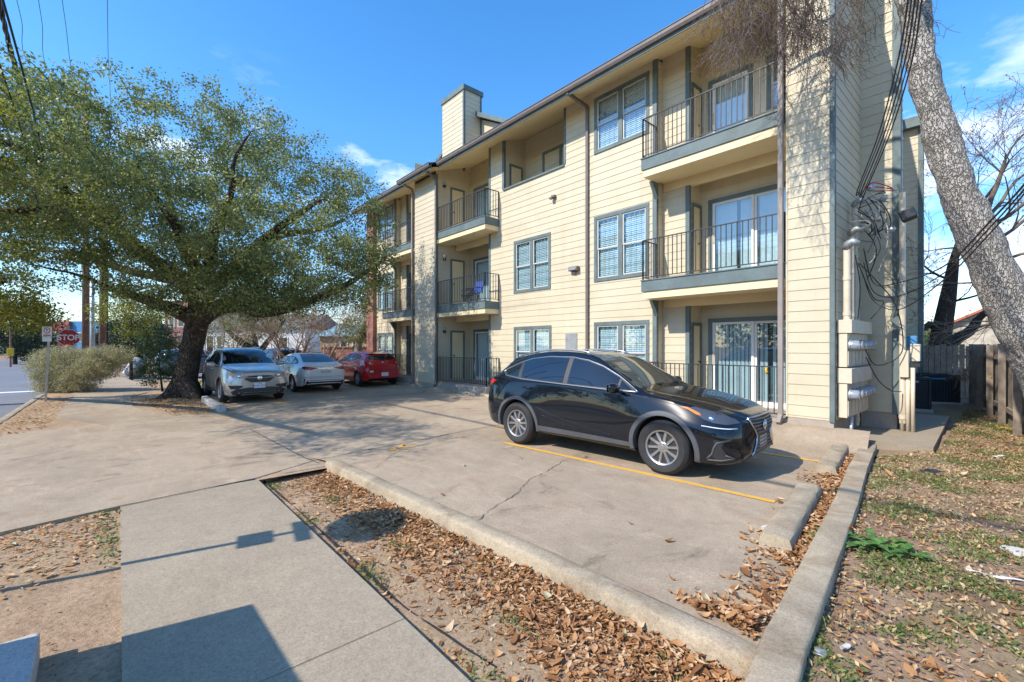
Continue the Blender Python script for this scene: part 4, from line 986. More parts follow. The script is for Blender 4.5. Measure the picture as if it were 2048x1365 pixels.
def fside(sd_, ax):
    # chrome outline, glass, pillars
    fr = K.panel('window_surround', DLO, ax, M['black_plastic'], .004, res=.05)
    def inset(p, q, lo, hi, n=10): pass
    fgl = [(.60, 1.088), (.60, 1.235), (.28, 1.382), (0.0, 1.464), (-.29, 1.507), (-.29, 1.113), (.2, 1.098)]
    rgl = [(-.38, 1.118), (-.38, 1.511), (-.8, 1.513), (-1.17, 1.478), (-1.35, 1.43), (-1.30, 1.158), (-.8, 1.135)]
    qgl = [(-1.39, 1.165), (-1.42, 1.40), (-1.58, 1.34), (-1.76, 1.255), (-1.68, 1.195)]
    tri = [(.84, 1.082), (.64, 1.205), (.64, 1.085)]
    for g in (fgl, rgl, qgl, tri): K.panel('side_window', g, ax, M['carglass'], .008, fr, res=.05)
    mb = MB(); K.line(mb, DLO+[DLO[0]], ax, .0075, .004); mb.obj('window_trim', M['satin'], fr, smooth=True)
    K.handle(-.02 if False else .02, .955, sd_, M['paintblack']); K.handle(-1.10, 1.0, sd_, M['paintblack'])
    # lower sculpted door blade + sill cladding
    K.panel('sill_cladding', [(.86, .30), (-.90, .30), (-.90, .385), (.0, .375), (.86, .36)], ax, M['grey_plastic'], .014, res=.08)
    mb = MB(); K.line(mb, [(-.92, .70), (-.55, .585), (.1, .475), (.55, .415)], ax, .010, -.003); K.line(mb, [(-.92, .70), (-.75, .56), (-.3, .47), (.55, .405)], ax, .006, -.002); mb.obj('door_crease', M['paintblack'], K.root, smooth=True)
    # headlamp
    h = K.panel('headlight', [(1.60, .905), (1.72, .93), (1.86, .90), (2.02, .865), (2.16, .80), (2.20, .755), (2.10, .735), (1.95, .755), (1.85, .79), (1.72, .86)], ax, M['lensdark'], .006, res=.03)
    K.panel('indicator', [(1.55, .922), (1.64, .922), (1.79, .862), (1.82, .83), (1.76, .84), (1.66, .89)], ax, M['amber'], .010, h, res=.03)
    p, nn, d = K.cast(1.93, .81, ax); MB().lathe([(.0, .014), (.025, .010), (.034, 0), (.05, .002), (.052, -.03)], 16, Matrix.Translation(p) @ (nn.to_track_quat('Z', 'Y').to_matrix().to_4x4())).obj('projector', M['chrome'], h, smooth=True)
    mb = MB()
    K.line(mb, [(1.84, .715), (1.98, .700), (2.12, .688), (2.19, .69)], ax, .0065, .003)
    mb.obj('running_light', m_l, h, smooth=True)
    # tail lamp
    K.panel('tail_light', [(-1.93, 1.075), (-2.05, 1.10), (-2.19, 1.06), (-2.31, .98), (-2.31, .935), (-2.15, .985), (-2.02, 1.02)], ax, M['redlens'], .010, res=.03)
    # bumper corner duct with satin strip
    K.panel('corner_duct', [(1.98, .56), (2.10, .545), (2.06, .47), (2.14, .33), (2.02, .30), (1.93, .36), (1.99, .45)], ax, M['black_plastic'], .004, res=.03)
    mb = MB(); K.line(mb, [(2.15, .56), (2.02, .52), (1.985, .46), (1.96, .38), (1.90, .31)], ax, .014, .002); K.line(mb, [(1.90, .295), (2.05, .30), (2.18, .33), (2.10, .37)], ax, .010, .002); mb.obj('corner_strip', M['grey_plastic'], K.root, smooth=True)
m_l = plain('led_white', (.85, .88, .92), .2, 0, .8, var=.02)
side(K, fside)
K.arch(1.33, .425, .50, M['grey_plastic'], -14, 190, .018); K.arch(-1.33, .425, .49, M['grey_plastic'], -10, 192, .018)
K.seams([(ax, l) for ax in ('+y', '-y') for l in (
   [(.90, 1.05), (.905, .80), (.86, .60), (.80, .38)], [(-.33, 1.10), (-.34, .75), (-.34, .38)], [(-1.56, 1.12), (-1.50, 1.0), (-1.28, .86), (-.98, .70), (-.90, .52), (-.89, .38)], [(1.0, 1.03), (1.25, .98), (1.55, .925)], [(1.88, .70), (1.80, .64), (1.73, .60)], [(-1.83, .86), (-1.97, .80), (-2.02, .70)])])
K.panel('windscreen', [(.93, -.72), (.93, .72), (.83, .735), (.42, .635), (.15, .575), (.08, .3), (.06, 0), (.08, -.3), (.15, -.575), (.42, -.635), (.83, -.735)], '+z', M['screenglass'], .004, res=.08)
K.panel('rear_window', [(-.52, 1.40), (.52, 1.40), (.60, 1.22), (.56, 1.13), (-.56, 1.13), (-.60, 1.22)], '-x', M['carglass'], .005, res=.08)
K.panel('sunroof', [(-.1, -.42), (-.1, .42), (-.75, .42), (-.75, -.42)], '+z', M['carglass'], .003, res=.15)
mb = MB()
for sd_ in (-1, 1):
    pts = []
    for x in np.linspace(.02, -1.75, 14):
        p, nn, d = K.cast(x, sd_*(.545 if x > -1.4 else .53), '+z'); pts.append(p+Vector((0, 0, .028 if -1.65 < x < -.08 else .002)))
    MB().tube(pts, .015, 8).obj('roof_rail', M['satin'], K.root, smooth=True)
mb = MB()
for y0 in (.45, -.1): pts = [K.cast(.955-.00*i, y0-.12*i, '+z')[0]+Vector((-.03*i+.0, 0, .02)) for i in range(5)]; mb.tube(pts, .009, 6)
mb.obj('wiper', M['black_plastic'], K.root, smooth=True)
g = K.panel('grille', [(-.44, .80), (.44, .80), (.40, .70), (.27, .56), (.30, .47), (.42, .36), (-.42, .36), (-.30, .47), (-.27, .56), (-.40, .70)], '+x', M['black_plastic'], .008, res=.05)
mb = MB()
for z, w in ((.775, .41), (.735, .385), (.695, .36), (.65, .31), (.605, .27), (.52, .24), (.475, .27), (.43, .32), (.39, .37)): K.line(mb, [(-w, z), (0, z-.012), (w, z)], '+x', .010, .012)
mb.obj('grille_bar', M['alloydark'], g, smooth=True)
mb = MB(); K.line(mb, [(-.44, .80), (.44, .80)], '+x', .012, .012)
for s_ in (-1, 1): K.line(mb, [(s_*.44, .80), (s_*.40, .70), (s_*.27, .56), (s_*.30, .47), (s_*.43, .345)], '+x', .011, .012)
mb.obj('grille_surround', M['satin'], g, smooth=True)
p = K.cast(0, .68, '+x')[0]; mb = MB(); mt = Matrix.Translation(p+Vector((.03, 0, 0))) @ Matrix.Rotation(R(90), 4, 'Y'); mb.lathe([(.062, -.02), (.068, 0), (.062, .008), (.056, 0)], 24, mt)
mb.bar(p+Vector((.034, .03, .05)), p+Vector((.034, .012, -.03)), .012); mb.bar(p+Vector((.034, .012, -.03)), p+Vector((.034, -.045, -.03)), .012); mb.obj('badge', M['chrome'], g, smooth=True)
K.plate(True, .0, .47, '', 0, '', M['galv'])
K.mirrors(.66, 1.035, M['paintblack'], 1.0)
mb = MB(); p = K.cast(-1.62, 0, '+z')[0]; mb.add([p+Vector(v) for v in ((.08, -.02, -.005), (.08, .02, -.005), (-.07, .018, -.005), (-.07, -.018, -.005), (-.05, -.004, .055), (-.05, .004, .055), (-.075, .004, .055), (-.075, -.004, .055))], [(0, 1, 5, 4), (1, 2, 6, 5), (2, 3, 7, 6), (3, 0, 4, 7), (4, 5, 6, 7)]); mb.obj('antenna_fin', M['paintblack'], K.root, fix=True)
# ------------------------------------------------------------------ silver SUV, front towards the camera
S2 = dict(x=(-2.10, 2.16), rw=.345, axles=(1.27, -1.285), track=.765, tw=.215, spokes=10, rimr=.66, cutr=.405, crown=.05,
  zb=pchip([(2.16, .30), (2.0, .22), (0, .21), (-1.9, .26), (-2.1, .36)]), zl=pchip([(2.16, .36), (1, .31), (-1.9, .36), (-2.1, .44)]),
  wl=pchip([(2.16, .56), (2.1, .70), (1.9, .82), (1.4, .85), (0, .83), (-1.5, .84), (-2.0, .74), (-2.1, .6)]),
  zm=pchip([(2.16, .60), (1.3, .68), (0, .64), (-1.3, .72), (-2.1, .72)]),
  wm=pchip([(2.16, .58), (2.11, .72), (2.0, .82), (1.7, .875), (1.2, .888), (.5, .868), (-.5, .868), (-1.3, .888), (-1.75, .85), (-2.0, .76), (-2.1, .62)]),
  zs=pchip([(2.16, .84), (2.05, .90), (1.7, .985), (1.1, 1.06), (0, 1.08), (-1, 1.12), (-1.75, 1.18), (-2.0, 1.10), (-2.1, .95)]),
  ws=pchip([(2.16, .52), (2.08, .64), (1.8, .76), (1.2, .82), (0, .825), (-1.2, .82), (-1.7, .78), (-2.0, .68), (-2.1, .55)]),
  zt=lerpf([(2.16, .90), (2.1, .955), (1.9, 1.01), (1.5, 1.07), (1.1, 1.13), (1.02, 1.15), (.95, 1.19), (.6, 1.39), (.3, 1.535), (.1, 1.60), (-.2, 1.64), (-.8, 1.655), (-1.4, 1.62), (-1.72, 1.56), (-1.82, 1.48), (-1.95, 1.25), (-2.03, 1.12), (-2.1, 1.0)]),
  wt=pchip([(2.16, .45), (2.0, .58), (1.5, .70), (1.0, .73), (.5, .65), (0, .60), (-.8, .585), (-1.6, .56), (-2.0, .58), (-2.1, .5)]))
C2 = Car('parked_car', 'silver crossover facing the camera beside the oak trunk', 'cars in the far row', S2, (-17.28, 3.08, .0), R(2), M['paintsilver'])
def f2(sd_, ax):
    D = [(.90, 1.10), (.55, 1.31), (.25, 1.45), (-.1, 1.525), (-.8, 1.53), (-1.3, 1.48), (-1.62, 1.37), (-1.66, 1.27), (-1.2, 1.17), (-.3, 1.125), (.5, 1.105)]
    fr = C2.panel('window_surround', D, ax, M['black_plastic'], .004, res=.07)
    for g in ([(.62, 1.125), (.5, 1.30), (.22, 1.43), (-.15, 1.50), (-.15, 1.135)], [(-.25, 1.14), (-.25, 1.505), (-.8, 1.51), (-1.12, 1.475), (-1.1, 1.175)], [(-1.18, 1.185), (-1.2, 1.46), (-1.58, 1.35), (-1.6, 1.29)]): C2.panel('side_window', g, ax, M['carglass'], .008, fr, res=.07)
    C2.panel('sill_cladding', [(.9, .25), (-.9, .25), (-.9, .38), (.9, .36)], ax, M['black_plastic'], .012, res=.12)
    C2.handle(.0, .98, sd_, M['satin']); C2.handle(-1.0, 1.02, sd_, M['satin'])
side(C2, f2)
C2.arch(1.27, .40, .465, M['black_plastic']); C2.arch(-1.285, .40, .46, M['black_plastic'])
C2.panel('windscreen', [(1.0, -.70), (1.0, .70), (.88, .715), (.45, .625), (.2, .585), (.13, .3), (.11, 0), (.13, -.3), (.2, -.585), (.45, -.625), (.88, -.715)], '+z', M['carglass'], .004, res=.1)
for s_ in (-1, 1):
    h = C2.panel('headlight', [(s_*.36, .77), (s_*.40, .83), (s_*.56, .885), (s_*.70, .915), (s_*.735, .87), (s_*.70, .775), (s_*.58, .735)][::s_], '+x', M['lens'], .010, res=.05)
    C2.panel('indicator', [(s_*.655, .80), (s_*.66, .89), (s_*.73, .90), (s_*.74, .85), (s_*.71, .79)][::s_], '+x', M['amber'], .014, h, res=.05)
    p = C2.cast(s_*.53, .81, '+x')[0]; MB().lathe([(.05, -.03), (.05, .012), (.02, .02), (0, .02)], 16, Matrix.Translation(p) @ Matrix.Rotation(R(90), 4, 'Y')).obj('projector', M['chrome'], h, smooth=True)
    C2.panel('corner_intake', [(s_*.80, .55), (s_*.50, .545), (s_*.42, .50), (s_*.56, .445), (s_*.74, .44)][::s_], '+x', M['black_plastic'], .006, res=.06)
g = C2.panel('grille', [(-.43, .775), (-.30, .815), (0, .83), (.30, .815), (.43, .775), (.34, .675), (.24, .62), (-.24, .62), (-.34, .675)], '+x', M['black_plastic'], .008, res=.05)
mb = MB()
for i in range(-14, 15):
    y = i*.028; t = abs(y)/.43; zt_ = .81-.03*t; zb_ = .635+.1*max(0, t-.5)
    C2.line(mb, [(y, zb_), (y, zt_)], '+x', .005, .012)
mb.obj('grille_bar', M['alloydark'], g, smooth=True)
mb = MB(); C2.line(mb, [(-.42, .772), (-.2, .757), (0, .75), (.2, .757), (.42, .772)], '+x', .013, .016); C2.line(mb, [(-.43, .775), (-.3, .815), (0, .83), (.3, .815), (.43, .775), (.34, .675), (.24, .62), (-.24, .62), (-.34, .675), (-.43, .775)], '+x', .009, .01); mb.obj('grille_surround', M['satin'], g, smooth=True)
p = C2.cast(0, .745, '+x')[0]; MB().lathe([(.07, -.03), (.075, .03), (.06, .04), (0, .042)], 20, Matrix.Translation(p) @ Matrix.Rotation(R(90), 4, 'Y')).obj('badge', M['chrome'], g, smooth=True)
C2.panel('lower_intake', [(-.74, .36), (-.62, .44), (-.30, .47), (.30, .47), (.62, .44), (.74, .36), (.68, .27), (-.68, .27)], '+x', M['black_plastic'], .008, res=.06)
C2.panel('skid_plate', [(-.50, .255), (-.42, .335), (.42, .335), (.50, .255), (.45, .245), (-.45, .245)], '+x', M['satin'], .016, res=.06)
C2.plate(True, .0, .525, 'PVH-1312'); C2.mirrors(.72, 1.06, M['paintsilver'])
mb = MB()
for sd_ in (-1, 1):
    pts = []
    for x in np.linspace(.0, -1.55, 12): p = C2.cast(x, sd_*.545, '+z')[0]; pts.append(p+Vector((0, 0, .03 if -1.5 < x < -.05 else 0)))
    MB().tube(pts, .014, 6).obj('roof_rail', M['satin'], C2.root, smooth=True)
C2.seams([('+z', [(1.08, -.70), (1.5, -.69), (1.95, -.60)]), ('+z', [(1.08, .70), (1.5, .69), (1.95, .60)])]+[(ax, l) for ax in ('+y', '-y') for l in ([(.82, 1.08), (.82, .7), (.72, .4)], [(-.2, 1.12), (-.2, .4)], [(-1.3, 1.13), (-1.1, .9), (-.9, .6), (-.9, .4)])], r=.005)
# ------------------------------------------------------------------ white sedan and red hatchback, rear towards the camera
S3 = dict(x=(-2.36, 2.27), rw=.318, axles=(1.33, -1.37), track=.775, tw=.205, spokes=10, rimr=.62, cutr=.365, crown=.045,
  zb=pchip([(2.27, .32), (2.1, .2), (0, .17), (-1.9, .2), (-2.25, .30), (-2.36, .42)]), zl=pchip([(2.27, .36), (1, .27), (-1.9, .32), (-2.36, .48)]),
  wl=pchip([(2.27, .5), (2.0, .80), (1.3, .85), (0, .83), (-1.5, .85), (-2.1, .80), (-2.3, .70), (-2.36, .6)]),
  zm=pchip([(2.27, .55), (1.3, .62), (0, .58), (-1.3, .64), (-2.36, .70)]),
  wm=pchip([(2.27, .5), (2.1, .74), (1.8, .86), (1.2, .888), (.5, .872), (-.5, .875), (-1.3, .89), (-1.8, .86), (-2.15, .80), (-2.3, .72), (-2.36, .60)]),
  zs=pchip([(2.27, .66), (2.0, .78), (1.5, .87), (1.0, .92), (0, .945), (-1, .975), (-1.7, 1.0), (-2.2, .98), (-2.36, .90)]),
  ws=pchip([(2.27, .42), (2.0, .68), (1.5, .79), (1, .82), (0, .825), (-1, .82), (-1.7, .78), (-2.15, .71), (-2.3, .66), (-2.36, .56)]),
  zt=lerpf([(2.27, .72), (2.1, .83), (1.7, .92), (1.25, .98), (1.15, 1.01), (.8, 1.18), (.4, 1.33), (.1, 1.40), (-.3, 1.432), (-.7, 1.425), (-1.0, 1.39), (-1.3, 1.31), (-1.6, 1.19), (-1.85, 1.085), (-1.95, 1.06), (-2.15, 1.055), (-2.24, 1.045), (-2.29, .99), (-2.33, .95), (-2.36, .90)]),
  wt=pchip([(2.27, .36), (2.0, .55), (1.3, .70), (1.0, .69), (.5, .59), (0, .555), (-.6, .55), (-1.1, .55), (-1.6, .60), (-2.0, .66), (-2.2, .64), (-2.36, .5)]))
C3 = Car('parked_car', 'white sedan parked with its rear to the camera between silver and red cars', 'cars in the far row', S3, (-19.3, 5.62, .0), R(182), M['paintwhite'])
def f3(sd_, ax):
    D = [(1.0, .96), (.6, 1.17), (.2, 1.285), (-.3, 1.33), (-.9, 1.30), (-1.3, 1.20), (-1.62, 1.06), (-1.3, 1.02), (-.3, .985), (.5, .965)]
    fr = C3.panel('window_surround', D, ax, M['black_plastic'], .004, res=.07)
    for g in ([(.7, .985), (.55, 1.15), (.2, 1.265), (-.2, 1.30), (-.2, 1.0)], [(-.28, 1.005), (-.28, 1.305), (-.85, 1.285), (-1.0, 1.25), (-1.08, 1.035)], [(-1.15, 1.04), (-1.1, 1.22), (-1.5, 1.085), (-1.4, 1.05)]): C3.panel('side_window', g, ax, M['carglass'], .008, fr, res=.07)
    C3.handle(.05, .88, sd_, M['paintwhite']); C3.handle(-.95, .91, sd_, M['paintwhite'])
side(C3, f3)
C3.panel('windscreen', [(1.05, -.62), (1.05, .62), (.4, .5), (.25, 0), (.4, -.5)], '+z', M['carglass'], .004, res=.12)
C3.panel('rear_window', [(-.93, -.46), (-.90, 0), (-.93, .46), (-1.3, .53), (-1.78, .60), (-1.83, .3), (-1.84, 0), (-1.83, -.3), (-1.78, -.60), (-1.3, -.53)], '+z', M['screenglass'], .006, res=.09)
for s_ in (-1, 1):
    C3.panel('tail_light', [(s_*.28, .90), (s_*.50, .93), (s_*.72, .955), (s_*.76, .90), (s_*.70, .83), (s_*.52, .83)][::-s_], '-x', M['redlens'], .012, res=.05)
    C3.panel('reflector', [(s_*.70, .52), (s_*.735, .53), (s_*.74, .38), (s_*.715, .40)][::-s_], '-x', M['redlens'], .012, res=.04)
C3.panel('garnish', [(-.30, .895), (.30, .895), (.30, .87), (-.30, .87)], '-x', M['chrome'], .012, res=.08)
C3.panel('rear_diffuser', [(-.74, .33), (-.62, .46), (.62, .46), (.74, .33), (.60, .27), (-.60, .27)], '-x', M['black_plastic'], .008, res=.07)
mb = MB(); C3.line(mb, [(-.62, .30), (-.5, .33), (.5, .33), (.62, .30)], '-x', .013, .02); mb.obj('diffuser_trim', M['paintwhite'], C3.root, smooth=True)
C3.plate(False, .0, .76, 'VPN-2059'); C3.mirrors(.85, .95, M['paintwhite'], .95)
p = C3.cast(0, .94, '-x')[0]; MB().lathe([(.045, -.02), (.05, .0), (.045, .012), (.03, .004)], 16, Matrix.Translation(p) @ Matrix.Rotation(R(-90), 4, 'Y')).obj('badge', M['chrome'], C3.root, smooth=True)
C3.seams([('-x', [(-.66, .80), (-.62, .58), (.62, .58), (.66, .80)]), ('-x', [(-.80, .58), (-.5, .53), (.5, .53), (.80, .58)])]+[(ax, l) for ax in ('+y', '-y') for l in ([(.9, .95), (.9, .6), (.8, .3)], [(-.24, .99), (-.24, .3)], [(-1.2, 1.0), (-1.0, .8), (-.9, .55), (-.9, .3)], [(-1.9, .97), (-1.98, .75), (-1.9, .55)])], r=.005)
S4 = dict(x=(-2.02, 2.07), rw=.312, axles=(1.26, -1.31), track=.745, tw=.2, spokes=10, rimr=.64, cutr=.36, crown=.045, darkrim=False,
  zb=pchip([(2.07, .32), (1.9, .2), (0, .18), (-1.8, .22), (-2.02, .34)]), zl=pchip([(2.07, .36), (1, .28), (-1.7, .34), (-2.02, .46)]),
  wl=pchip([(2.07, .5), (1.8, .78), (1.2, .82), (0, .80), (-1.4, .82), (-1.85, .77), (-2.02, .66)]),
  zm=pchip([(2.07, .56), (1.2, .62), (0, .6), (-1.3, .68), (-2.02, .68)]),
  wm=pchip([(2.07, .5), (1.9, .72), (1.6, .82), (1.1, .848), (.3, .835), (-.5, .838), (-1.3, .855), (-1.7, .83), (-1.92, .77), (-2.02, .66)]),
  zs=pchip([(2.07, .68), (1.8, .80), (1.3, .90), (.9, .94), (0, .985), (-1, 1.06), (-1.6, 1.10), (-1.9, 1.0), (-2.02, .88)]),
  ws=pchip([(2.07, .42), (1.8, .66), (1.3, .76), (.9, .79), (0, .79), (-1, .785), (-1.5, .75), (-1.85, .70), (-2.02, .58)]),
  zt=lerpf([(2.07, .74), (1.9, .84), (1.4, .96), (1.1, 1.01), (.7, 1.2), (.35, 1.35), (.1, 1.42), (-.3, 1.45), (-.8, 1.445), (-1.3, 1.40), (-1.62, 1.345), (-1.70, 1.30), (-1.80, 1.16), (-1.88, 1.05), (-1.96, .98), (-2.02, .92)]),
  wt=pchip([(2.07, .36), (1.8, .55), (1.1, .66), (.5, .57), (0, .54), (-.8, .535), (-1.5, .52), (-1.75, .54), (-1.9, .56), (-2.02, .5)]))
C4 = Car('parked_car', 'bright red hatchback parked with its rear to the camera nearest the building', 'cars in the far row', S4, (-19.5, 8.2, .03), R(181), M['paintred'])
def f4(sd_, ax):
    D = [(.9, .985), (.5, 1.2), (.1, 1.315), (-.4, 1.35), (-.9, 1.33), (-1.25, 1.26), (-1.38, 1.17), (-1.0, 1.10), (-.3, 1.04), (.4, 1.0)]
    fr = C4.panel('window_surround', D, ax, M['black_plastic'], .004, res=.07)
    for g in ([(.6, 1.02), (.45, 1.18), (.1, 1.29), (-.2, 1.325), (-.2, 1.05)], [(-.28, 1.055), (-.28, 1.33), (-.85, 1.31), (-1.18, 1.24), (-1.25, 1.17), (-.95, 1.115)]): C4.panel('side_window', g, ax, M['carglass'], .008, fr, res=.07)
    C4.handle(.05, .92, sd_, M['paintred']); C4.handle(-.9, .98, sd_, M['paintred'])
side(C4, f4)
C4.panel('windscreen', [(1.0, -.58), (1.0, .58), (.4, .48), (.25, 0), (.4, -.48)], '+z', M['carglass'], .004, res=.12)
C4.panel('rear_window', [(-.50, 1.31), (0, 1.325), (.50, 1.31), (.58, 1.19), (.52, 1.115), (0, 1.09), (-.52, 1.115), (-.58, 1.19)], '-x', M['carglass'], .006, res=.07, smooth=2)
C4.panel('spoiler', [(-.50, 1.395), (.50, 1.395), (.53, 1.325), (-.53, 1.325)], '-x', M['paintred'], .045, res=.08)
for s_ in (-1, 1):
    t_l = C4.panel('tail_light', [(s_*.50, 1.0), (s_*.60, 1.06), (s_*.70, 1.09), (s_*.745, 1.0), (s_*.735, .86), (s_*.64, .84)][::-s_], '-x', M['redlens'], .014, res=.05)
    C4.panel('reverse_lens', [(s_*.52, .985), (s_*.60, 1.02), (s_*.64, .93), (s_*.60, .91)][::-s_], '-x', M['lens'], .018, t_l, res=.05)
p = C4.cast(0, .985, '-x')[0]; MB().lathe([(.06, -.02), (.06, .012), (.0, .018)], 16, Matrix.Translation(p) @ Matrix.Rotation(R(-90), 4, 'Y') @ Matrix.Diagonal((.7, 1.2, 1, 1))).obj('badge', M['chrome'], C4.root, smooth=True)
C4.panel('bumper_sticker', [(.47, .66), (.60, .66), (.60, .60), (.47, .60)], '-x', M['plate'], .006, res=.05, smooth=3)
C4.plate(False, -.05, .50, '', 0, ''); C4.mirrors(.75, .98, M['paintred'], .9)
C4.panel('lower_trim', [(-.60, .36), (.60, .36), (.66, .30), (-.66, .30)], '-x', M['black_plastic'], .006, res=.08)
C4.seams([('-x', [(-.60, .86), (-.56, .70), (.56, .70), (.60, .86)]), ('-x', [(-.78, .72), (-.5, .665), (.5, .665), (.78, .72)])]+[(ax, l) for ax in ('+y', '-y') for l in ([(.8, .96), (.8, .6), (.7, .3)], [(-.24, 1.05), (-.24, .3)], [(-1.2, 1.08), (-1.0, .8), (-.85, .55), (-.85, .3)])], r=.005)
# ------------------------------------------------------------------ cars across the cross street
def far_car(loc, rz, label, paint):
    c = Car('parked_car', label, 'cars beyond the lot', S2, loc, rz, paint)
    for sd_, ax in ((-1, '-y'), (1, '+y')):
        c.panel('side_window', [(.9, 1.10), (.5, 1.33), (.0, 1.50), (-.8, 1.52), (-1.3, 1.47), (-1.62, 1.30), (-.3, 1.13)], ax, M['carglass'], .006, res=.12)
    c.panel('windscreen', [(1.0, -.70), (1.0, .70), (.2, .585), (.11, 0), (.2, -.585)], '+z', M['carglass'], .004, res=.15)
    c.arch(1.27, .40, .465, M['black_plastic']); c.arch(-1.285, .40, .46, M['black_plastic'])
p = at(398, 750, 27); far_car((p.x, p.y, -.12), R(100), 'grey blue crossover on the cross street behind the oak trunk', M['paintblue'])
p = at(556, 750, 24); far_car((p.x, p.y, -.06), R(186), 'dark car mostly hidden behind the silver and white cars', M['paintblack'])
# ================================================================= TREES, SHRUBS, BACKGROUND
from mathutils import noise as mnoise
def roughen(mb, amp, fr):
    for i, v in enumerate(mb.v):
        q = Vector(v)*fr; mb.v[i] = tuple(Vector(v)+amp*(mnoise.noise_vector(q)+.55*mnoise.noise_vector(q*2.7)+.3*mnoise.noise_vector(q*6.1)))
def smooth_path(P, n=5):
    P = [Vector(p) for p in P]; out = []
    for i in range(len(P)-1):
        a = P[max(i-1, 0)]; b = P[i]; c = P[i+1]; d = P[min(i+2, len(P)-1)]
        for k in range(n):
            t = k/n; out.append(.5*((2*b)+(c-a)*t+(2*a-5*b+4*c-d)*t*t+(3*b-a-3*c+d)*t**3))
    out.append(P[-1]); return out
def lerp_r(rs, n):
    out = []
    for i in range(len(rs)-1): out += [rs[i]+(rs[i+1]-rs[i])*k/n for k in range(n)]
    out.append(rs[-1]); return out
def limb(mb, P, rs, n=5, sides=9, wob=0.0):
    p = smooth_path(P, n); r = lerp_r(rs, n)
    if wob: p = [q+Vector((rng.gauss(0, wob), rng.gauss(0, wob), rng.gauss(0, wob)))*min(1, i/3) for i, q in enumerate(p)]
    mb.tube(p, r, sides); return p, r
def leaf_mesh(name, C, size, mat, parent, tint=None, aspect=.55, flat=.0, droop=None):
    """many small leaf faces: each a diamond folded nowhere, free direction"""
    n = len(C); d = nrg.normal(size=(n, 3)); d[:, 2] *= (1-flat); d /= np.linalg.norm(d, axis=1)[:, None]+1e-9
    u = nrg.normal(size=(n, 3)); u -= d*(u*d).sum(1)[:, None]; u /= np.linalg.norm(u, axis=1)[:, None]+1e-9
    s = (size*nrg.uniform(.6, 1.35, n))[:, None]
    a = C-d*s*.5; b = C+u*s*aspect*.5+d*s*.05; c = C+d*s*.5; e = C-u*s*aspect*.5+d*s*.05
    V = np.stack([a, b, c, e], 1).reshape(-1, 3); F = np.arange(4*n).reshape(n, 4)
    t = nrg.beta(2.2, 2.6, n) if tint is None else tint
    return npmesh(name, V, F, mat, parent, np.repeat(t, 4))
def ell(px, py, t, rx, ry, rz): c = at(px, py, t); return (np.array(c), np.array([rx, ry, rz]))
def sample_ells(E, n, inner=.25, zmin=None):
    w = np.array([e[1].prod()**.8 for e in E]); w /= w.sum(); out = []
    A = np.array([[RT.x, RT.y, 0], [FW.x, FW.y, 0], [0, 0, 1]])
    while len(out) < n:
        c, r = E[nrg.choice(len(E), p=w)]
        d = nrg.normal(size=3); d /= np.linalg.norm(d); q = (inner+(1-inner)*nrg.random())**.45
        p = c+(d*q*r) @ A
        if zmin is None or p[2] > zmin: out.append(p)
    return np.array(out)
def grow(mb, nodes, nrad, clumps, rmin=.008, rmax=.05, sides=5, up=.12):
    """join each clump to the nearest wood with a curved branch; later clumps hang on earlier branches"""
    N = [np.array(p) for p in nodes]; Rr = list(nrad)
    A = np.array(N); d0 = np.array([np.min(((A-c)**2).sum(1)) for c in clumps]); order = np.argsort(d0)
    arr = np.zeros((len(N)+len(clumps)*5+5, 3)); arr[:len(N)] = A; k = len(N); rad = np.zeros(len(arr)); rad[:k] = Rr
    for i in order:
        c = clumps[i]; j = int(np.argmin(((arr[:k]-c)**2).sum(1))); a = Vector(arr[j]); b = Vector(c); L = (b-a).length
        if L < .05: continue
        r0 = min(rad[j]*.75, max(rmin*1.5, .011*L+.012), rmax); m = a.lerp(b, .5)+Vector((rng.gauss(0, .08), rng.gauss(0, .08), abs(rng.gauss(0, .05))+up*.4))*L
        pts = smooth_path([a, a.lerp(m, .5)+Vector((0, 0, .03*L)), m, b], 2); rs = [r0+(rmin-r0)*q/(len(pts)-1) for q in range(len(pts))]
        mb.tube(pts, rs, sides, caps=False)
        for q in (2, 3, 4, 5, 6):
            if q < len(pts) and k < len(arr): arr[k] = pts[q]; rad[k] = rs[q]; k += 1
def tree(name, label, cat, base, limbs, E, nclump, per, spread, lsize, bark, leaf, group=None, inner=.25, zmin=None, flatten=.7, rmax=.05, tint=None, nn=4, sides=9, wob=.0, up=.12):
    o = thing(name, label, cat, base, 0, group); off = -Vector(base)
    mb = MB(); nodes = []; nr = []
    for P, rs in limbs:
        p, r = limb(mb, P, rs, nn, sides, wob); st = 0 if len(nodes) == 0 else 0
        for q, rr in zip(p, r): nodes.append(q); nr.append(rr)
    cl = sample_ells(E, nclump, inner, zmin)
    bm_ = MB(); grow(bm_, [n for n in nodes[3:]], nr[3:], cl, rmax=rmax, up=up)
    if sides > 10: roughen(mb, .028, 2.2)
    mb.v = [tuple(Vector(v)+off) for v in mb.v]; bm_.v = [tuple(Vector(v)+off) for v in bm_.v]
    mb.obj('trunk', bark, o, smooth=True); 
    if bm_.f: bm_.obj('branches', bark, o, smooth=True)
    if per:
        C = np.repeat(cl, per, 0)+nrg.normal(size=(nclump*per, 3))*np.array([spread, spread, spread*flatten])
        tt = np.clip(np.repeat(nrg.beta(2, 3.2, nclump), per)*.6+nrg.beta(1.6, 2.6, nclump*per)*.5, 0, 1) if tint is None else np.clip(nrg.normal(tint, .18, nclump*per), 0, 1)
        leaf_mesh('crown', C+np.array(off), lsize, leaf, o, tt)
    return o
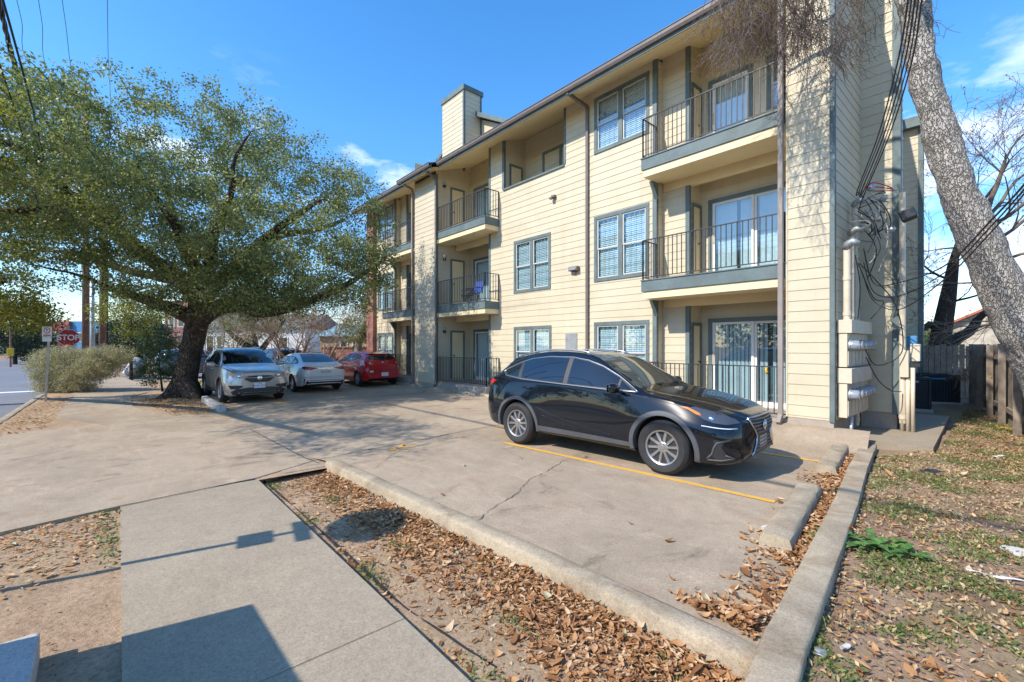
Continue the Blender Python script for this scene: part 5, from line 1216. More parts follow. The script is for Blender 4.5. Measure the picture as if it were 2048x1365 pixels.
# ---------------- big live oak
t0 = 15.5
def T(*pts): return [at(x, y, t0+d) for x, y, d in pts]
LO = [(T((362, 800, 0), (367, 785, 0), (373, 745, 0), (385, 690, 0), (396, 635, 0), (402, 590, 0)), [.56, .40, .345, .325, .37, .31]),
 (T((398, 640, 0), (432, 618, -.4), (470, 612, -.8), (520, 624, -1.0), (570, 618, -1.0), (630, 598, -.8), (700, 565, -.5), (775, 515, -.3)), [.34, .27, .22, .19, .16, .13, .09, .04]),
 (T((390, 640, 0), (352, 622, -.3), (312, 608, -.7), (278, 596, -1.2), (225, 578, -1.8), (150, 548, -2.4), (60, 530, -3)), [.28, .22, .18, .13, .075, .04, .02]),
 (T((400, 600, 0), (362, 560, -.3), (330, 540, -.6), (290, 508, -1), (240, 468, -1.4), (190, 430, -1.8), (150, 398, -2.2), (110, 362, -2.6), (55, 308, -3), (-10, 280, -3.3)), [.33, .28, .25, .23, .21, .18, .16, .14, .12, .08]),
 (T((402, 595, 0), (394, 540, .5), (366, 500, 1), (346, 430, 1.6), (335, 380, 2.0), (322, 330, 2.3), (300, 275, 2.6)), [.30, .22, .16, .12, .08, .05, .02]),
 (T((404, 595, 0), (440, 562, .4), (482, 540, .8), (532, 490, 1.2), (565, 470, 1.5), (625, 462, 1.6), (690, 440, 1.6)), [.31, .25, .21, .17, .14, .10, .05]),
 (T((402, 590, 0), (422, 520, -.8), (432, 455, -1.6), (462, 385, -2.2), (470, 320, -2.6), (500, 265, -2.8)), [.26, .19, .13, .09, .05, .02]),
 (T((400, 595, 0), (384, 520, -1.4), (350, 450, -2.6), (300, 380, -3.2), (275, 330, -3.5)), [.24, .17, .11, .07, .03]),
 (T((440, 562, .4), (500, 500, -.6), (580, 440, -1.6), (640, 400, -2.2)), [.18, .14, .10, .05]),
 (T((240, 468, -1.4), (190, 380, -.8), (150, 300, -.4), (130, 220, 0)), [.16, .12, .08, .04]),
 (T((190, 430, -1.8), (120, 415, -3), (40, 420, -4), (-60, 430, -4.5)), [.14, .11, .08, .04]),
 (T((352, 560, -.3), (250, 540, .8), (160, 510, 1.5), (80, 500, 2)), [.18, .13, .09, .05])]
LO += [(T((366, 760, 0), (340, 790, -.3), (318, 800, -.6), (300, 806, -.9)), [.34, .20, .12, .05]), (T((370, 765, 0), (390, 800, -.6), (402, 815, -1.1)), [.34, .20, .06]), (T((372, 762, 0), (398, 788, .3), (420, 795, .5)), [.32, .18, .05])]
EO = [ell(390, 325, 15.5, 4.1, 3.8, 2.45), ell(560, 375, 15.5, 2.9, 3, 2.2), ell(690, 455, 15, 1.9, 2.2, 1.75), ell(610, 545, 14.6, 2.7, 2.6, 1.2), ell(245, 415, 15, 3.2, 3.2, 2.6), ell(80, 340, 13, 2.5, 2.5, 2.7),
  ell(70, 475, 12.5, 2.2, 2.2, .85), ell(200, 530, 14, 2.2, 2, .95), ell(450, 545, 14.5, 2.6, 2.6, 1.15), ell(50, 180, 12.4, 1.6, 1.6, .95), ell(715, 520, 14.5, 1.25, 1.6, .9), ell(-60, 400, 12.5, 2.0, 2.2, 2.6), ell(700, 380, 15.4, 1.0, 1.4, .8), ell(520, 470, 12.6, 2.6, 1.6, 1.5), ell(60, 200, 10.5, 1.4, 1.6, .8), ell(120, 330, 10.5, 1.9, 1.8, 1.3), ell(20, 400, 10.4, 1.4, 1.6, 1.0), ell(330, 420, 12, 2.4, 1.8, 1.6), ell(560, 580, 14, 2.3, 2.2, .8), ell(380, 585, 13.4, 1.8, 1.6, .6), ell(745, 540, 14.3, .8, 1.2, .75), ell(640, 592, 14, 1.9, 1.6, .6), ell(500, 600, 13.6, 1.6, 1.6, .55), ell(290, 560, 13.6, 1.6, 1.6, .6)]
ob = gnd(365, 792, -.04)
tree('live_oak', 'large spreading live oak shading the sidewalk beside the silver crossover', 'tree', ob, LO, EO, 1950, 92, .17, .085, M['oakbark'], M['oakleaf'], inner=.15, flatten=.8, rmax=.045, sides=20, nn=9)
# ---------------- neighbouring trees on the left and behind
def stem(px, base, t, top, r0, r1, lean=0): return ([at(px, base, t), at(px+lean*.4, base+(top-base)*.5, t), at(px+lean, top, t)], [r0, (r0+r1)/2, r1])
tree('yellow_tree', 'small tree with yellowing leaves between the sage bush and the oak', 'tree', at(262, 762, 24), [stem(262, 764, 24, 640, .09, .05)], [ell(270, 640, 24, 1.6, 1.4, 1.1), ell(300, 610, 24, 1.3, 1.2, 1.0), ell(235, 610, 24, 1.2, 1.2, .8)], 150, 46, .2, .10, M['darkbark'], M['yellowleaf'])
tree('shade_tree', 'overhanging tree with yellow green leaves at the left edge', 'tree', at(-60, 800, 14), [([at(-60, 800, 14), at(-70, 700, 14), at(-40, 600, 13.6), at(10, 560, 13.2)], [.25, .2, .13, .06]), ([at(-70, 700, 14), Vector((-16, -3.0, 4.2)), Vector((-13, -3.6, 5.4)), Vector((-10, -3.6, 6.0))], [.2, .16, .11, .05])], [ell(25, 625, 13.5, 1.2, 1.2, .7), ell(0, 600, 13.5, 1.3, 1.3, 1.0)]+[(np.array(c_), np.array(r_)) for c_, r_ in (((-11, -3.2, 6.0), (2.0, 1.5, .9)), ((-13.5, -3.4, 6.4), (1.8, 1.6, 1.0)), ((-9, -3.4, 6.1), (1.6, 1.3, .8)), ((-15.5, -3.2, 5.6), (1.8, 1.4, .9)))], 400, 60, .19, .085, M['darkbark'], M['yellowleaf'], tint=.35)
for i, (px, t, w, h, by) in enumerate(((30, 46, 3.4, 3.2, 760), (58, 52, 2.2, 1.9, 755), (238, 50, 2.3, 2.6, 750), (285, 44, 2.6, 2.1, 752))):
    cy = {0: 650, 1: 690, 2: 685, 3: 675}[i]
    tree('evergreen_tree', ['dark evergreen over the road at the left edge', 'dark evergreen behind the no parking sign', 'dark evergreen behind the brown utility poles', 'dark evergreen behind the green street name sign'][i], 'tree', at(px, by, t), [stem(px, 745, t, 690, .22, .14)], [ell(px, cy, t, w, w, h), ell(px+18, cy+12, t, w*.8, w, h*.8), ell(px-16, cy-12, t, w*.7, w, h*.8)], 260, 46, .34, .2, M['darkbark'], M['darkleaf'], group='evergreens along the far street')
tree('live_oak', 'dark limbed live oak behind the silver crossover in front of the white house', 'tree', at(520, 745, 30), [([at(522, 745, 30), at(516, 712, 30), at(490, 690, 30), at(462, 668, 30), at(440, 640, 30)], [.36, .33, .22, .15, .06]), ([at(516, 712, 30), at(530, 690, 30), at(548, 668, 30.5), at(570, 640, 31)], [.25, .18, .14, .06]), ([at(514, 712, 30), at(510, 680, 30.4), at(500, 640, 31)], [.22, .16, .06])],
  [ell(460, 668, 30, 2.0, 1.8, 1.1), ell(500, 630, 30.5, 2.6, 2.2, 1.6), ell(560, 640, 31, 1.8, 1.8, 1.4)], 260, 36, .26, .12, M['darkbark'], M['oakleaf'])
tree('live_oak', 'small dark trunked oak standing in front of the tan house by the brick pilaster', 'tree', at(752, 735, 26), [([at(752, 740, 26), at(750, 712, 26), at(742, 688, 26), at(728, 660, 26)], [.34, .30, .24, .1]), ([at(750, 712, 26), at(762, 680, 26.2), at(768, 640, 26.4)], [.24, .17, .06])],
  [ell(735, 655, 26, 1.5, 1.6, 1.2), ell(760, 620, 26.5, 1.3, 1.6, 1.6), ell(705, 660, 25.5, 1.0, 1.2, .8)], 190, 34, .24, .10, M['darkbark'], M['oakleaf'])
# ---------------- bare trees
def bare(mb, p, d, L, r, lev, spread=.55, droop=0.0, ratio=.72, kids_=3, seg=4, jit=.16, minr=.0035, ends=None, lens=(.6, .9)):
    pts = [p.copy()]; q = p.copy(); dd = d.normalized()
    for i in range(seg):
        dd = (dd+Vector((rng.gauss(0, jit), rng.gauss(0, jit), rng.gauss(0, jit)-droop))).normalized(); q = q+dd*(L/seg); pts.append(q.copy())
    r1 = max(minr, r*ratio*.75); rs = [r+(r1-r)*i/seg for i in range(seg+1)]
    mb.tube(pts, rs, 7 if r > .04 else (5 if r > .012 else 3), caps=False)
    if lev == 0:
        if ends is not None: ends += pts[1:]
        return
    for k in range(kids_):
        i = seg if k == 0 else rng.randint(max(1, seg//2-1), seg); base = pts[i]
        sp = spread*(.35 if k == 0 else 1.0); nd = (dd+Vector((rng.gauss(0, sp), rng.gauss(0, sp), rng.gauss(0, sp*.8)))).normalized()
        bare(mb, base, nd, L*rng.uniform(*lens), max(minr, rs[i]*(ratio if k == 0 else ratio*.7)), lev-1, spread, droop, ratio, kids_, seg, jit, minr, ends, lens)
def bare_tree(name, label, base, stems, mat, lev=5, group=None, deadleaf=0, trunk=None, cat='tree', **kw):
    o = thing(name, label, cat, base, 0, group); off = -Vector(base); mb = MB(); ends = []
    if trunk:
        tk = MB()
        for P, rs in trunk: limb(tk, [p-RT*(26*t1/FPX) for p in P] if name == 'sycamore_tree' else P, [r*.58 for r in rs] if name == 'sycamore_tree' else rs, 14 if name == 'sycamore_tree' else 5, 30 if name == 'sycamore_tree' else 12)
        if name == 'sycamore_tree': roughen(tk, .03, 3.2)
        tk.v = [tuple(Vector(v)+off) for v in tk.v]; tk.obj('trunk', kw.pop('bark', mat), o, smooth=True)
    for p, d, L, r in stems: bare(mb, Vector(p), Vector(d), L, r, lev, ends=ends, **kw)
    mb.v = [tuple(Vector(v)+off) for v in mb.v]; mb.obj('branches', mat, o, smooth=True)
    if deadleaf and ends:
        idx = nrg.integers(0, len(ends), deadleaf); C = np.array([ends[i] for i in idx])+nrg.normal(size=(deadleaf, 3))*.03+np.array(off); leaf_mesh('dead_leaves', C, .06, M['drybrown'], o)
    return o
for i, (px, t, lab) in enumerate(((574, 22, 'bare tan stemmed crape myrtle rising between silver and white cars'), (604, 23, 'bare multi stemmed crape myrtle behind the white sedan'), (650, 25, 'bare crape myrtle in front of the brick gate pillars'), (470, 25, 'thin bare crape myrtle behind the silver crossover roof'))):
    b = at(px, 755, t); st = [(b+Vector((rng.gauss(0, .12), rng.gauss(0, .12), 0)), (rng.gauss(0, .22), rng.gauss(0, .22), 1), 1.9, .065) for _ in range(4)]
    bare_tree('crape_myrtle', lab, b, st, M['myrtle'], 5, 'bare crape myrtles behind the cars', spread=.36, lens=(.6, .82), minr=.006)
b = at(715, 742, 26); bare_tree('leaning_tree', 'pale barked bare tree leaning right towards the brick pilaster', b, [(at(757, 600, 26), (.5, 0, .9), 1.3, .08), (at(735, 640, 26), (-.6, .2, .8), 1.5, .08), (at(717, 690, 26), (-.7, 0, .6), 1.6, .07)], M['palebark'], 5, trunk=[([at(714, 744, 26), at(716, 700, 26), at(722, 665, 26), at(745, 625, 26), at(757, 600, 26)], [.25, .22, .19, .14, .09])], minr=.006)
# ---------------- sage bush, young holly
def bush(name, label, cat, base, E, n, per, spread, ls, leaf, stems, rtw=.012, tw=M['twig']):
    o = thing(name, label, cat, base); off = -Vector(base); cl = sample_ells(E, n, .05); mb = MB()
    S = [Vector(base)+Vector((rng.gauss(0, stems), rng.gauss(0, stems), .02)) for _ in range(9)]
    grow(mb, [s for s in S], [rtw*2]*9, cl, rmin=.004, rmax=rtw*1.6, sides=4, up=.05)
    mb.v = [tuple(Vector(v)+off) for v in mb.v]; mb.obj('stems', tw, o, smooth=True)
    C = np.repeat(cl, per, 0)+nrg.normal(size=(n*per, 3))*spread; leaf_mesh('foliage', C+np.array(off), ls, leaf, o); return o
bush('sage_bush', 'wide silvery sage bush leaning over the sidewalk beside the stop sign', 'shrub', at(150, 786, 17.2), [ell(120, 735, 17.2, .95, .9, .62), ell(170, 728, 17.2, 1.05, .9, .62), ell(222, 712, 17.2, .75, .7, .42), ell(110, 762, 17, .7, .7, .38), ell(165, 755, 17, .8, .7, .4), ell(95, 720, 17.4, .5, .6, .4), ell(125, 715, 17.2, .7, .7, .42), ell(195, 735, 17, .8, .7, .5), ell(105, 776, 17, .7, .6, .2), ell(150, 776, 17, .8, .6, .22)], 1400, 60, .075, .042, M['sageleaf'], .16, .016)
for _s in (1,):
    b = at(325, 784, 15.4)
    tree('young_holly', 'young leafy evergreen growing against the left side of the oak trunk', 'tree', b, [([b, at(322, 760, 15.4), at(318, 725, 15.4), at(320, 690, 15.4)], [.035, .03, .022, .012]), ([at(322, 760, 15.4), at(300, 750, 15.3), at(285, 745, 15.2)], [.018, .012, .006])],
      [ell(315, 690, 15.4, .62, .6, .55), ell(318, 735, 15.4, .62, .6, .34), ell(285, 748, 15.2, .28, .3, .18), ell(335, 755, 15.2, .35, .3, .16), ell(305, 765, 15.1, .35, .3, .12)], 190, 26, .085, .062, M['darkbark'], M['hollyleaf'], rmax=.02)
# ---------------- sycamore at right and its hanging twigs
t1 = 6.2
sb = gnd(2200, 905, .0)
SY = [([at(2215, 930, t1), at(2165, 850, t1), at(2105, 730, t1), at(2052, 620, t1), at(1990, 490, t1), at(1938, 370, t1), at(1905, 265, t1), at(1878, 170, t1), at(1864, 105, t1), at(1850, 45, t1), at(1838, -30, t1-.1), at(1846, -160, t1-.3), at(1840, -330, t1-.6)], [.62, .50, .465, .44, .40, .35, .315, .29, .265, .215, .18, .15, .12]),
      
      ([at(1874, 165, t1), at(1876, 100, t1+.1), at(1873, 30, t1+.2), at(1864, -40, t1+.4), at(1880, -170, t1+.6)], [.20, .19, .165, .15, .1]),
      ([at(1836, -40, t1-.2), at(1760, -110, t1+.1), at(1670, -150, t1+.4), at(1580, -150, t1+.8), at(1480, -110, t1+1.2)], [.13, .11, .09, .07, .04]),
      ([at(1850, -160, t1-.3), at(1740, -260, t1), at(1620, -320, t1+.3), at(1500, -330, t1+.6)], [.12, .10, .07, .04]),
      ]
st = []
for k in range(36):
    u = rng.random(); p = at(1690-270*u, -130+50*u+rng.uniform(-30, 70), t1+.35+.85*u+rng.uniform(-.2, .2)); st.append((p, (rng.gauss(-.15, .35), rng.gauss(.1, .3), -.85), .62, .013))
for k in range(5):
    p = at(1570+rng.uniform(-25, 40), -40, t1+.7); st.append((p, (rng.gauss(-.05, .12), rng.gauss(0, .1), -1), .72, .016))
for k in range(5): st.append((at(1720+rng.uniform(-40, 60), -60, t1+.2), (rng.gauss(-.2, .3), rng.gauss(.2, .2), -.9), .55, .012))
for k in range(6): st.append((at(1830-rng.uniform(0, 90), -200-60*rng.random(), t1), (rng.gauss(-.3, .5), rng.gauss(0, .5), .7), 1.3, .03))
bare_tree('sycamore_tree', 'tall pale barked tree leaning across the right edge with bare twigs over the balcony', sb, st, M['twig'], 4, trunk=SY, bark=M['sycbark'], spread=.5, droop=.05, minr=.0028, kids_=3, lens=(.55, .85))
# knots on the trunk (burls) belong to the trunk
for px, py in ((1925, 412), (1978, 425)):
    p = at(px, py, t1-.33)
# dark leaning tree behind the air conditioners + bare tree with dead leaves
b = at(1872, 742, 17); bare_tree('dark_tree', 'dark trunked bare tree forking behind the air conditioners', b, [(at(1908, 520, 17), (.1, .1, 1), 1.9, .14), (at(1845, 655, 17), (-.8, 0, .7), 1.5, .07), (at(1955, 640, 17), (.5, .2, .8), 1.4, .12), (at(1893, 610, 17), (.9, 0, .4), 1.3, .05), (at(1900, 560, 17), (-.7, -.2, .6), 1.3, .05)], M['darkbark'], 4, deadleaf=250,
  trunk=[([at(1870, 752, 17), at(1872, 730, 17), at(1882, 670, 17), at(1895, 600, 17), at(1908, 520, 17)], [.42, .36, .31, .25, .145]), ([at(1876, 722, 17), at(1905, 685, 17), at(1940, 662, 17), at(1955, 640, 17)], [.26, .2, .17, .14]), ([at(1883, 670, 17), at(1862, 650, 17), at(1846, 660, 17), at(1838, 668, 17)], [.16, .12, .09, .06])], minr=.005, spread=.5)
b = at(2040, 760, 12.5); bare_tree('dead_leaf_tree', 'bare tree holding a few brown leaves behind the pale trunk', b, [(at(1975, 420, 12.5), (.1, 0, 1), 1.3, .07), (at(1985, 440, 12.5), (-.5, .1, .8), 1.1, .05), (at(1995, 480, 12.5), (.6, 0, .8), 1.4, .05), (at(2010, 520, 12.5), (.8, .2, .5), 1.3, .045), (at(2000, 500, 12.5), (-.8, .1, .3), 1.3, .04), (at(2010, 560, 12.5), (-.9, 0, .1), 1.2, .035), (at(1980, 430, 12.5), (.5, .2, .9), 1.5, .05), (at(1985, 450, 12.5), (.8, -.1, .6), 1.5, .05), (at(2020, 580, 12.5), (.9, .1, .4), 1.4, .04), (at(1978, 425, 12.5), (-.3, 0, 1), 1.4, .05)], M['twig'], 5, deadleaf=1500,
  trunk=[([at(2060, 770, 12.5), at(2040, 650, 12.5), at(2010, 540, 12.5), at(1985, 450, 12.5), at(1975, 420, 12.5)], [.2, .16, .13, .1, .07])], minr=.004, spread=.55)
# fallen/overhanging dry branch by the fence
b = at(1985, 690, 11.5); bare_tree('dry_branch', 'tangle of dry branches hanging over the wooden fence', b, [(at(2010, 640, 11.2), (-1, 0, -.25), 1.0, .02) for _ in range(5)]+[(at(1990, 690, 11), (-.6, -.1, -.7), .5, .014)]*2, M['myrtle'], 3, deadleaf=160, cat='branch', droop=.03, minr=.004)
# ---------------- buildings in the distance
def slab_house(name, label, cat, px0, px1, ytop, t, depth, mat, wins=(), roof=None, roofmat='roof', wmat='dark', base=-.3, group=None, over=.3, trimmat='white'):
    a = at(px0, ytop, t); b = at(px1, ytop, t); o = thing(name, label, cat, (a.x, a.y, 0), 0, group); t_ = Vector((b.x-a.x, b.y-a.y, 0)); L = t_.length; t_ /= L; n = Vector((-t_.y, t_.x, 0))
    if n.dot(FW) < 0: n = -n
    X = lambda u, v, z: t_*u+n*v+Vector((0, 0, z)); h = a.z; mb = MB()
    Mx = Matrix(((t_.x, n.x, 0, 0), (t_.y, n.y, 0, 0), (0, 0, 1, 0), (0, 0, 0, 1)))
    mb.box(0, L, 0, depth, base, h, Mx).obj('wall', mat, o, fix=True)
    for u0, u1, z0, z1 in wins:
        f = MB(); w = .09; f.box(u0*L-w, u1*L+w, -.05, .03, z0*h-w, z0*h, Mx); f.box(u0*L-w, u1*L+w, -.05, .03, z1*h, z1*h+w, Mx); f.box(u0*L-w, u0*L, -.05, .03, z0*h, z1*h, Mx); f.box(u1*L, u1*L+w, -.05, .03, z0*h, z1*h, Mx)
        F = f.obj('window', M[trimmat], o, fix=True); MB().box(u0*L, u1*L, -.02, .02, z0*h, z1*h, Mx).obj('pane', M['carglass'] if wmat == 'dark' else M[wmat], F, fix=True)
    if roof is not None:
        r = MB(); e = over; zr = h+roof; vs = [(-e, -e, h-.05), (L+e, -e, h-.05), (L+e, depth+e, h-.05), (-e, depth+e, h-.05), (-e, depth/2, zr), (L+e, depth/2, zr)]
        r.add([Mx @ Vector(v) for v in vs], [(0, 1, 5, 4), (2, 3, 4, 5), (1, 2, 5), (3, 0, 4), (3, 2, 1, 0)]); r.obj('roof', M[roofmat], o, fix=True)
    return o
M['farred'] = plain('salmon_wall', (.42, .10, .085), .8, var=.08); M['farblue'] = plain('blue_wall', (.055, .22, .42), .7, var=.08); M['farwhite'] = plain('white_wall', (.62, .60, .58), .8, var=.06)
M['tan'] = m_siding('tan_siding', (.52, .38, .22)); M['teal'] = plain('teal_roof', (.22, .34, .36), .5, var=.1); M['redtile'] = plain('red_tile', (.42, .13, .075), .8, var=.3, scale=14)
M['stone'] = m_concrete('pale_stone', (.50, .45, .37), .6, (.30, .24, .17), .7, 3.2); M['orangewood'] = plain('orange_wood', (.34, .17, .075), .85, var=.25)
slab_house('distant_building', 'distant salmon red block with white windows above the stop sign', 'building', 93, 137, 643, 74, 14, M['farred'], [(.32, .75, .45, .68)])
slab_house('distant_building', 'distant blue block with wide white windows behind the utility poles', 'building', 137.3, 252, 643, 74.5, 14, M['farblue'], [(.08, .26, .42, .66), (.36, .52, .42, .66), (.62, .9, .42, .66)])
slab_house('distant_building', 'distant brick apartment block seen right behind the oak trunk', 'building', 330, 420, 602, 62, 16, M['brick'], [(.1, .2, .55, .75), (.3, .42, .55, .75), (.55, .7, .55, .75), (.8, .95, .55, .75), (.3, .42, .15, .4), (.55, .7, .15, .4)])
slab_house('distant_house', 'distant white house behind the silver crossover and bare myrtles', 'house', 402, 610, 655, 46, 10, M['farwhite'], [(.06, .12, .2, .75), (.16, .20, .2, .75), (.42, .50, .3, .7), (.75, .83, .3, .7)], 1.6)
slab_house('tan_house', 'tan sided house with a teal metal roof beyond the brick gate pillars', 'house', 640, 768, 672, 35, 9, M['tan'], [(.33, .42, .2, .85), (.52, .62, .2, .85)], 1.1, 'teal')
fe = MB(); a = at(395, 712, 38); b_ = at(480, 712, 38); fe.box(0, (b_-a).length, -.1, .1, -.3, a.z, Matrix.Translation((a.x, a.y, 0)) @ Matrix.Rotation(YAW, 4, 'Z')); tag(fe.obj('garden_wall', M['fence'], fix=True), 'low grey wall beyond the cross street behind the blue crossover', 'wall')
wf = thing('wood_fence', 'low orange wood fence behind the white sedan and myrtles', 'fence', at(590, 740, 33)); mb = MB()
for i in range(38): mb.box(i*.14, i*.14+.125, 0, .02+.004*(i % 3), -.2-wf.location.z, 1.25-wf.location.z+.03*(i % 2), Matrix.Rotation(YAW, 4, 'Z'))
mb.obj('boards', M['orangewood'], wf, fix=True)
mb = MB(); mb.box(0, 5.3, .03, .08, .2-wf.location.z, .3-wf.location.z, Matrix.Rotation(YAW, 4, 'Z')).box(0, 5.3, .03, .08, .9-wf.location.z, 1.0-wf.location.z, Matrix.Rotation(YAW, 4, 'Z')); mb.obj('rail', M['orangewood'], wf, fix=True)
for px, lab in ((654, 'brick gate pillar with dark cap farthest left of its row'), (683, 'brick gate pillar just left of the red hatchback'), (700, 'brick gate pillar directly behind the red hatchback'), (732, 'brick gate pillar beside the small oak trunk')):
    p = at(px, 742, 28); o = thing('brick_pillar', lab, 'pillar', (p.x, p.y, -.05), YAW, 'brick gate pillars behind the red hatchback')
    MB().box(-.26, .26, -.26, .26, -.2, 1.62).obj('shaft', M['brick'], o, fix=True); MB().box(-.31, .31, -.31, .31, 1.62, 1.72).obj('cap', M['brick'], o, fix=True, bevel=.02)
# far tree line closing the horizon
def mass(name, E, n, per, spread, ls, leaf):
    cl = sample_ells(E, n, .1); C = np.repeat(cl, per, 0)+nrg.normal(size=(n*per, 3))*spread; o = leaf_mesh(name, C, ls, leaf, None); tag(o, kind='stuff'); return o
EL = [ell(px, 690-6*math.sin(px*.05), 105, 6, 4, 4.0) for px in range(-60, 800, 34)]
tag(mass('far_woods', EL, 1500, 26, .8, .55, M['darkleaf']), 'far off tree line closing the street horizon', 'tree line')
EL = [ell(px, 690, 70, 5, 4, 3.0) for px in range(1700, 2500, 50)]
tag(mass('far_woods', EL, 700, 26, .7, .4, M['hollyleaf']), 'far off greenery behind the stone house', 'tree line')
# hedge patch behind AC units
bush('green_shrub', 'bright green shrub glimpsed between the building and the dark trunk', 'shrub', at(1856, 735, 24), [ell(1855, 690, 24, .9, .8, 1.1), ell(1885, 715, 24, .8, .8, .8)], 150, 40, .16, .12, M['lush'], .15)
slab_house('distant_building', 'distant white apartment block with rows of windows at right', 'building', 1836, 2010, 652, 95, 16, M['farwhite'], [(u, u+.04, z, z+.1) for u in (.06, .16, .26, .36, .46) for z in (.45, .62, .80)])
# stone house with gable
def stone_house():
    p = at(1985, 700, 24); o = thing('stone_house', 'pale stone house with a red tile gable roof behind the fence', 'house', (p.x, p.y, 0), R(4)); W2 = 3.3
    mb = MB(); mb.add([(-W2, 0, -.3), (W2, 0, -.3), (W2, 0, 2.0), (0, 0, 3.75), (-W2, 0, 2.0), (-W2, 8, -.3), (W2, 8, -.3), (W2, 8, 2.0), (0, 8, 3.75), (-W2, 8, 2.0)], [(0, 1, 2, 3, 4), (9, 8, 7, 6, 5), (1, 6, 7, 2), (5, 0, 4, 9)])
    mb.obj('wall', M['stone'], o, fix=True); r = MB()
    for s in (-1, 1):
        vs = [(s*(W2+.3), -.35, 1.84), (0, -.35, 3.78), (0, 8.3, 3.78), (s*(W2+.3), 8.3, 1.84)]; vs += [(x, y, z+.14) for x, y, z in vs]; r.add(vs, [(0, 1, 2, 3), (4, 5, 6, 7), (0, 1, 5, 4), (1, 2, 6, 5), (2, 3, 7, 6), (3, 0, 4, 7)])
    r.obj('roof', M['redtile'], o, fix=True)
    w = MB().box(-.9, -.15, -.04, .03, .95, 1.45).box(.2, .95, -.04, .03, .95, 1.45).obj('window', M['teal'], o, fix=True); MB().box(-.25, .25, -.04, .03, 2.7, 3.2).obj('vent', M['fence'], o, fix=True)
stone_house()
# ================================================================= STREET FURNITURE, UTILITIES, LITTER
def text_mesh(txt, size, mat, parent, mt, ext=.004, name='lettering', sx=1.0, weight=0.0):
    cu = bpy.data.curves.new('t', 'FONT'); cu.body = txt; cu.size = size; cu.align_x = 'CENTER'; cu.align_y = 'CENTER'; cu.extrude = ext; cu.offset = weight
    o = bpy.data.objects.new('t', cu); put(o); dg = bpy.context.evaluated_depsgraph_get(); me = bpy.data.meshes.new_from_object(o.evaluated_get(dg)); bpy.data.objects.remove(o)
    me.materials.clear(); me.materials.append(mat); me.name = name; me.transform(mt @ Matrix.Diagonal((sx, 1, 1, 1))); q = bpy.data.objects.new(name, me); put(q, parent); return q
def face_cam(p):  # frame whose +Z looks at the camera along the street view
    d = Vector((-p[0], -p[1], 0)).normalized(); return Matrix.Rotation(math.atan2(d.y, d.x)+R(90), 4, 'Z') @ Matrix.Rotation(R(90), 4, 'X')
def octagon(r): return [(r*math.cos(R(22.5+45*i)), r*math.sin(R(22.5+45*i))) for i in range(8)]
def stop_sign(loc, hz, rad, label, mt, post_h, with_text=True):
    o = thing('stop_sign', label, 'stop sign', loc); MB().bar((0, 0, 0), (0, 0, post_h), .065, .05).obj('post', M['galv'], o)
    c = Matrix.Translation((0, 0, hz)) @ mt @ Matrix.Translation((0, 0, .03)); w = MB(); w.prism(octagon(rad), -.004, 0); w.v = [tuple(c @ Vector(v)) for v in w.v]; B = w.obj('border', M['signwhite'], o, fix=True)
    r = MB(); r.prism(octagon(rad*.945), .001, .004); r.v = [tuple(c @ Vector(v)) for v in r.v]; F = r.obj('face', M['stopred'], B, fix=True)
    if with_text: text_mesh('STOP', rad*.86, M['signwhite'], B, c @ Matrix.Translation((0, 0, .006)), .002, sx=.86, weight=.008)
    pw, ph = rad*.62, rad*.155; pl = MB(); pl.box(-pw, pw, -rad*1.24-ph, -rad*1.24+ph, -.004, 0, c); P = pl.obj('plaque', M['signwhite'], o, fix=True); f = MB(); f.box(-pw*.95, pw*.95, -rad*1.24-ph*.84, -rad*1.24+ph*.84, .001, .003, c); f.obj('plaque_face', M['stopred'], P, fix=True)
    if with_text: text_mesh('ALL WAY', rad*.26, M['signwhite'], P, c @ Matrix.Translation((0, -rad*1.24, .005)), .001, weight=.003)
    return o
p = at(137, 676, 18.6); stop_sign((p.x, p.y, -.05), p.z+.05, .37, 'red stop sign with an all way plaque behind the sage bush', face_cam(p), 2.6)
# sign whose shadow lies across the sidewalk
q = gnd(721, 1046, -.08); hh = 2.95; s_ = q-Vector((sd.x, sd.y, 0))/(-sd.z)*hh
so_dir = Vector((-sd.x, -sd.y, 0)).normalized(); fm = Matrix.Rotation(math.atan2(so_dir.y, so_dir.x)+R(90), 4, 'Z') @ Matrix.Rotation(R(90), 4, 'X')
o = stop_sign((s_.x, s_.y, -.08), hh+.08, .41, 'stop sign just outside the frame casting its shadow over the sidewalk', fm, 3.2)
c = Matrix.Translation((0, 0, hh+.08)) @ fm @ Matrix.Translation((0, 0, .03)); MB().box(-.15, .15, -.98, -.72, -.004, 0, c).obj('lower_plaque', M['signwhite'], o, fix=True)
# cabinet whose shadow lies at the bottom of the frame
tip = gnd(510, 1207, -.045); hc = 1.55; cb = tip-Vector((sd.x, sd.y, 0))/(-sd.z)*hc; e1 = (gnd(610, 1365, -.045)-tip).normalized(); e2 = Vector((sd.x, sd.y, 0)).normalized()
o = thing('utility_cabinet', 'tall utility cabinet just outside the frame shading the near sidewalk', 'utility cabinet', (cb.x, cb.y, -.05)); mb = MB()
pl = [Vector((0, 0, 0)), e1*1.15, e1*1.15-e2*.45, -e2*.45]; mb.prism([(v.x, v.y) for v in pl], 0, hc+.0); mb.obj('housing', M['galv'], o, fix=True, bevel=.01)
mb = MB(); pl = [Vector((0, 0, 0))+e2*.01+e1*.05, e1*1.1+e2*.01, e1*1.1+e2*.002, e1*.05+e2*.002]; mb.prism([(v.x, v.y) for v in pl], .1, hc-.1); mb.obj('door', M['box_tan'], o, fix=True)
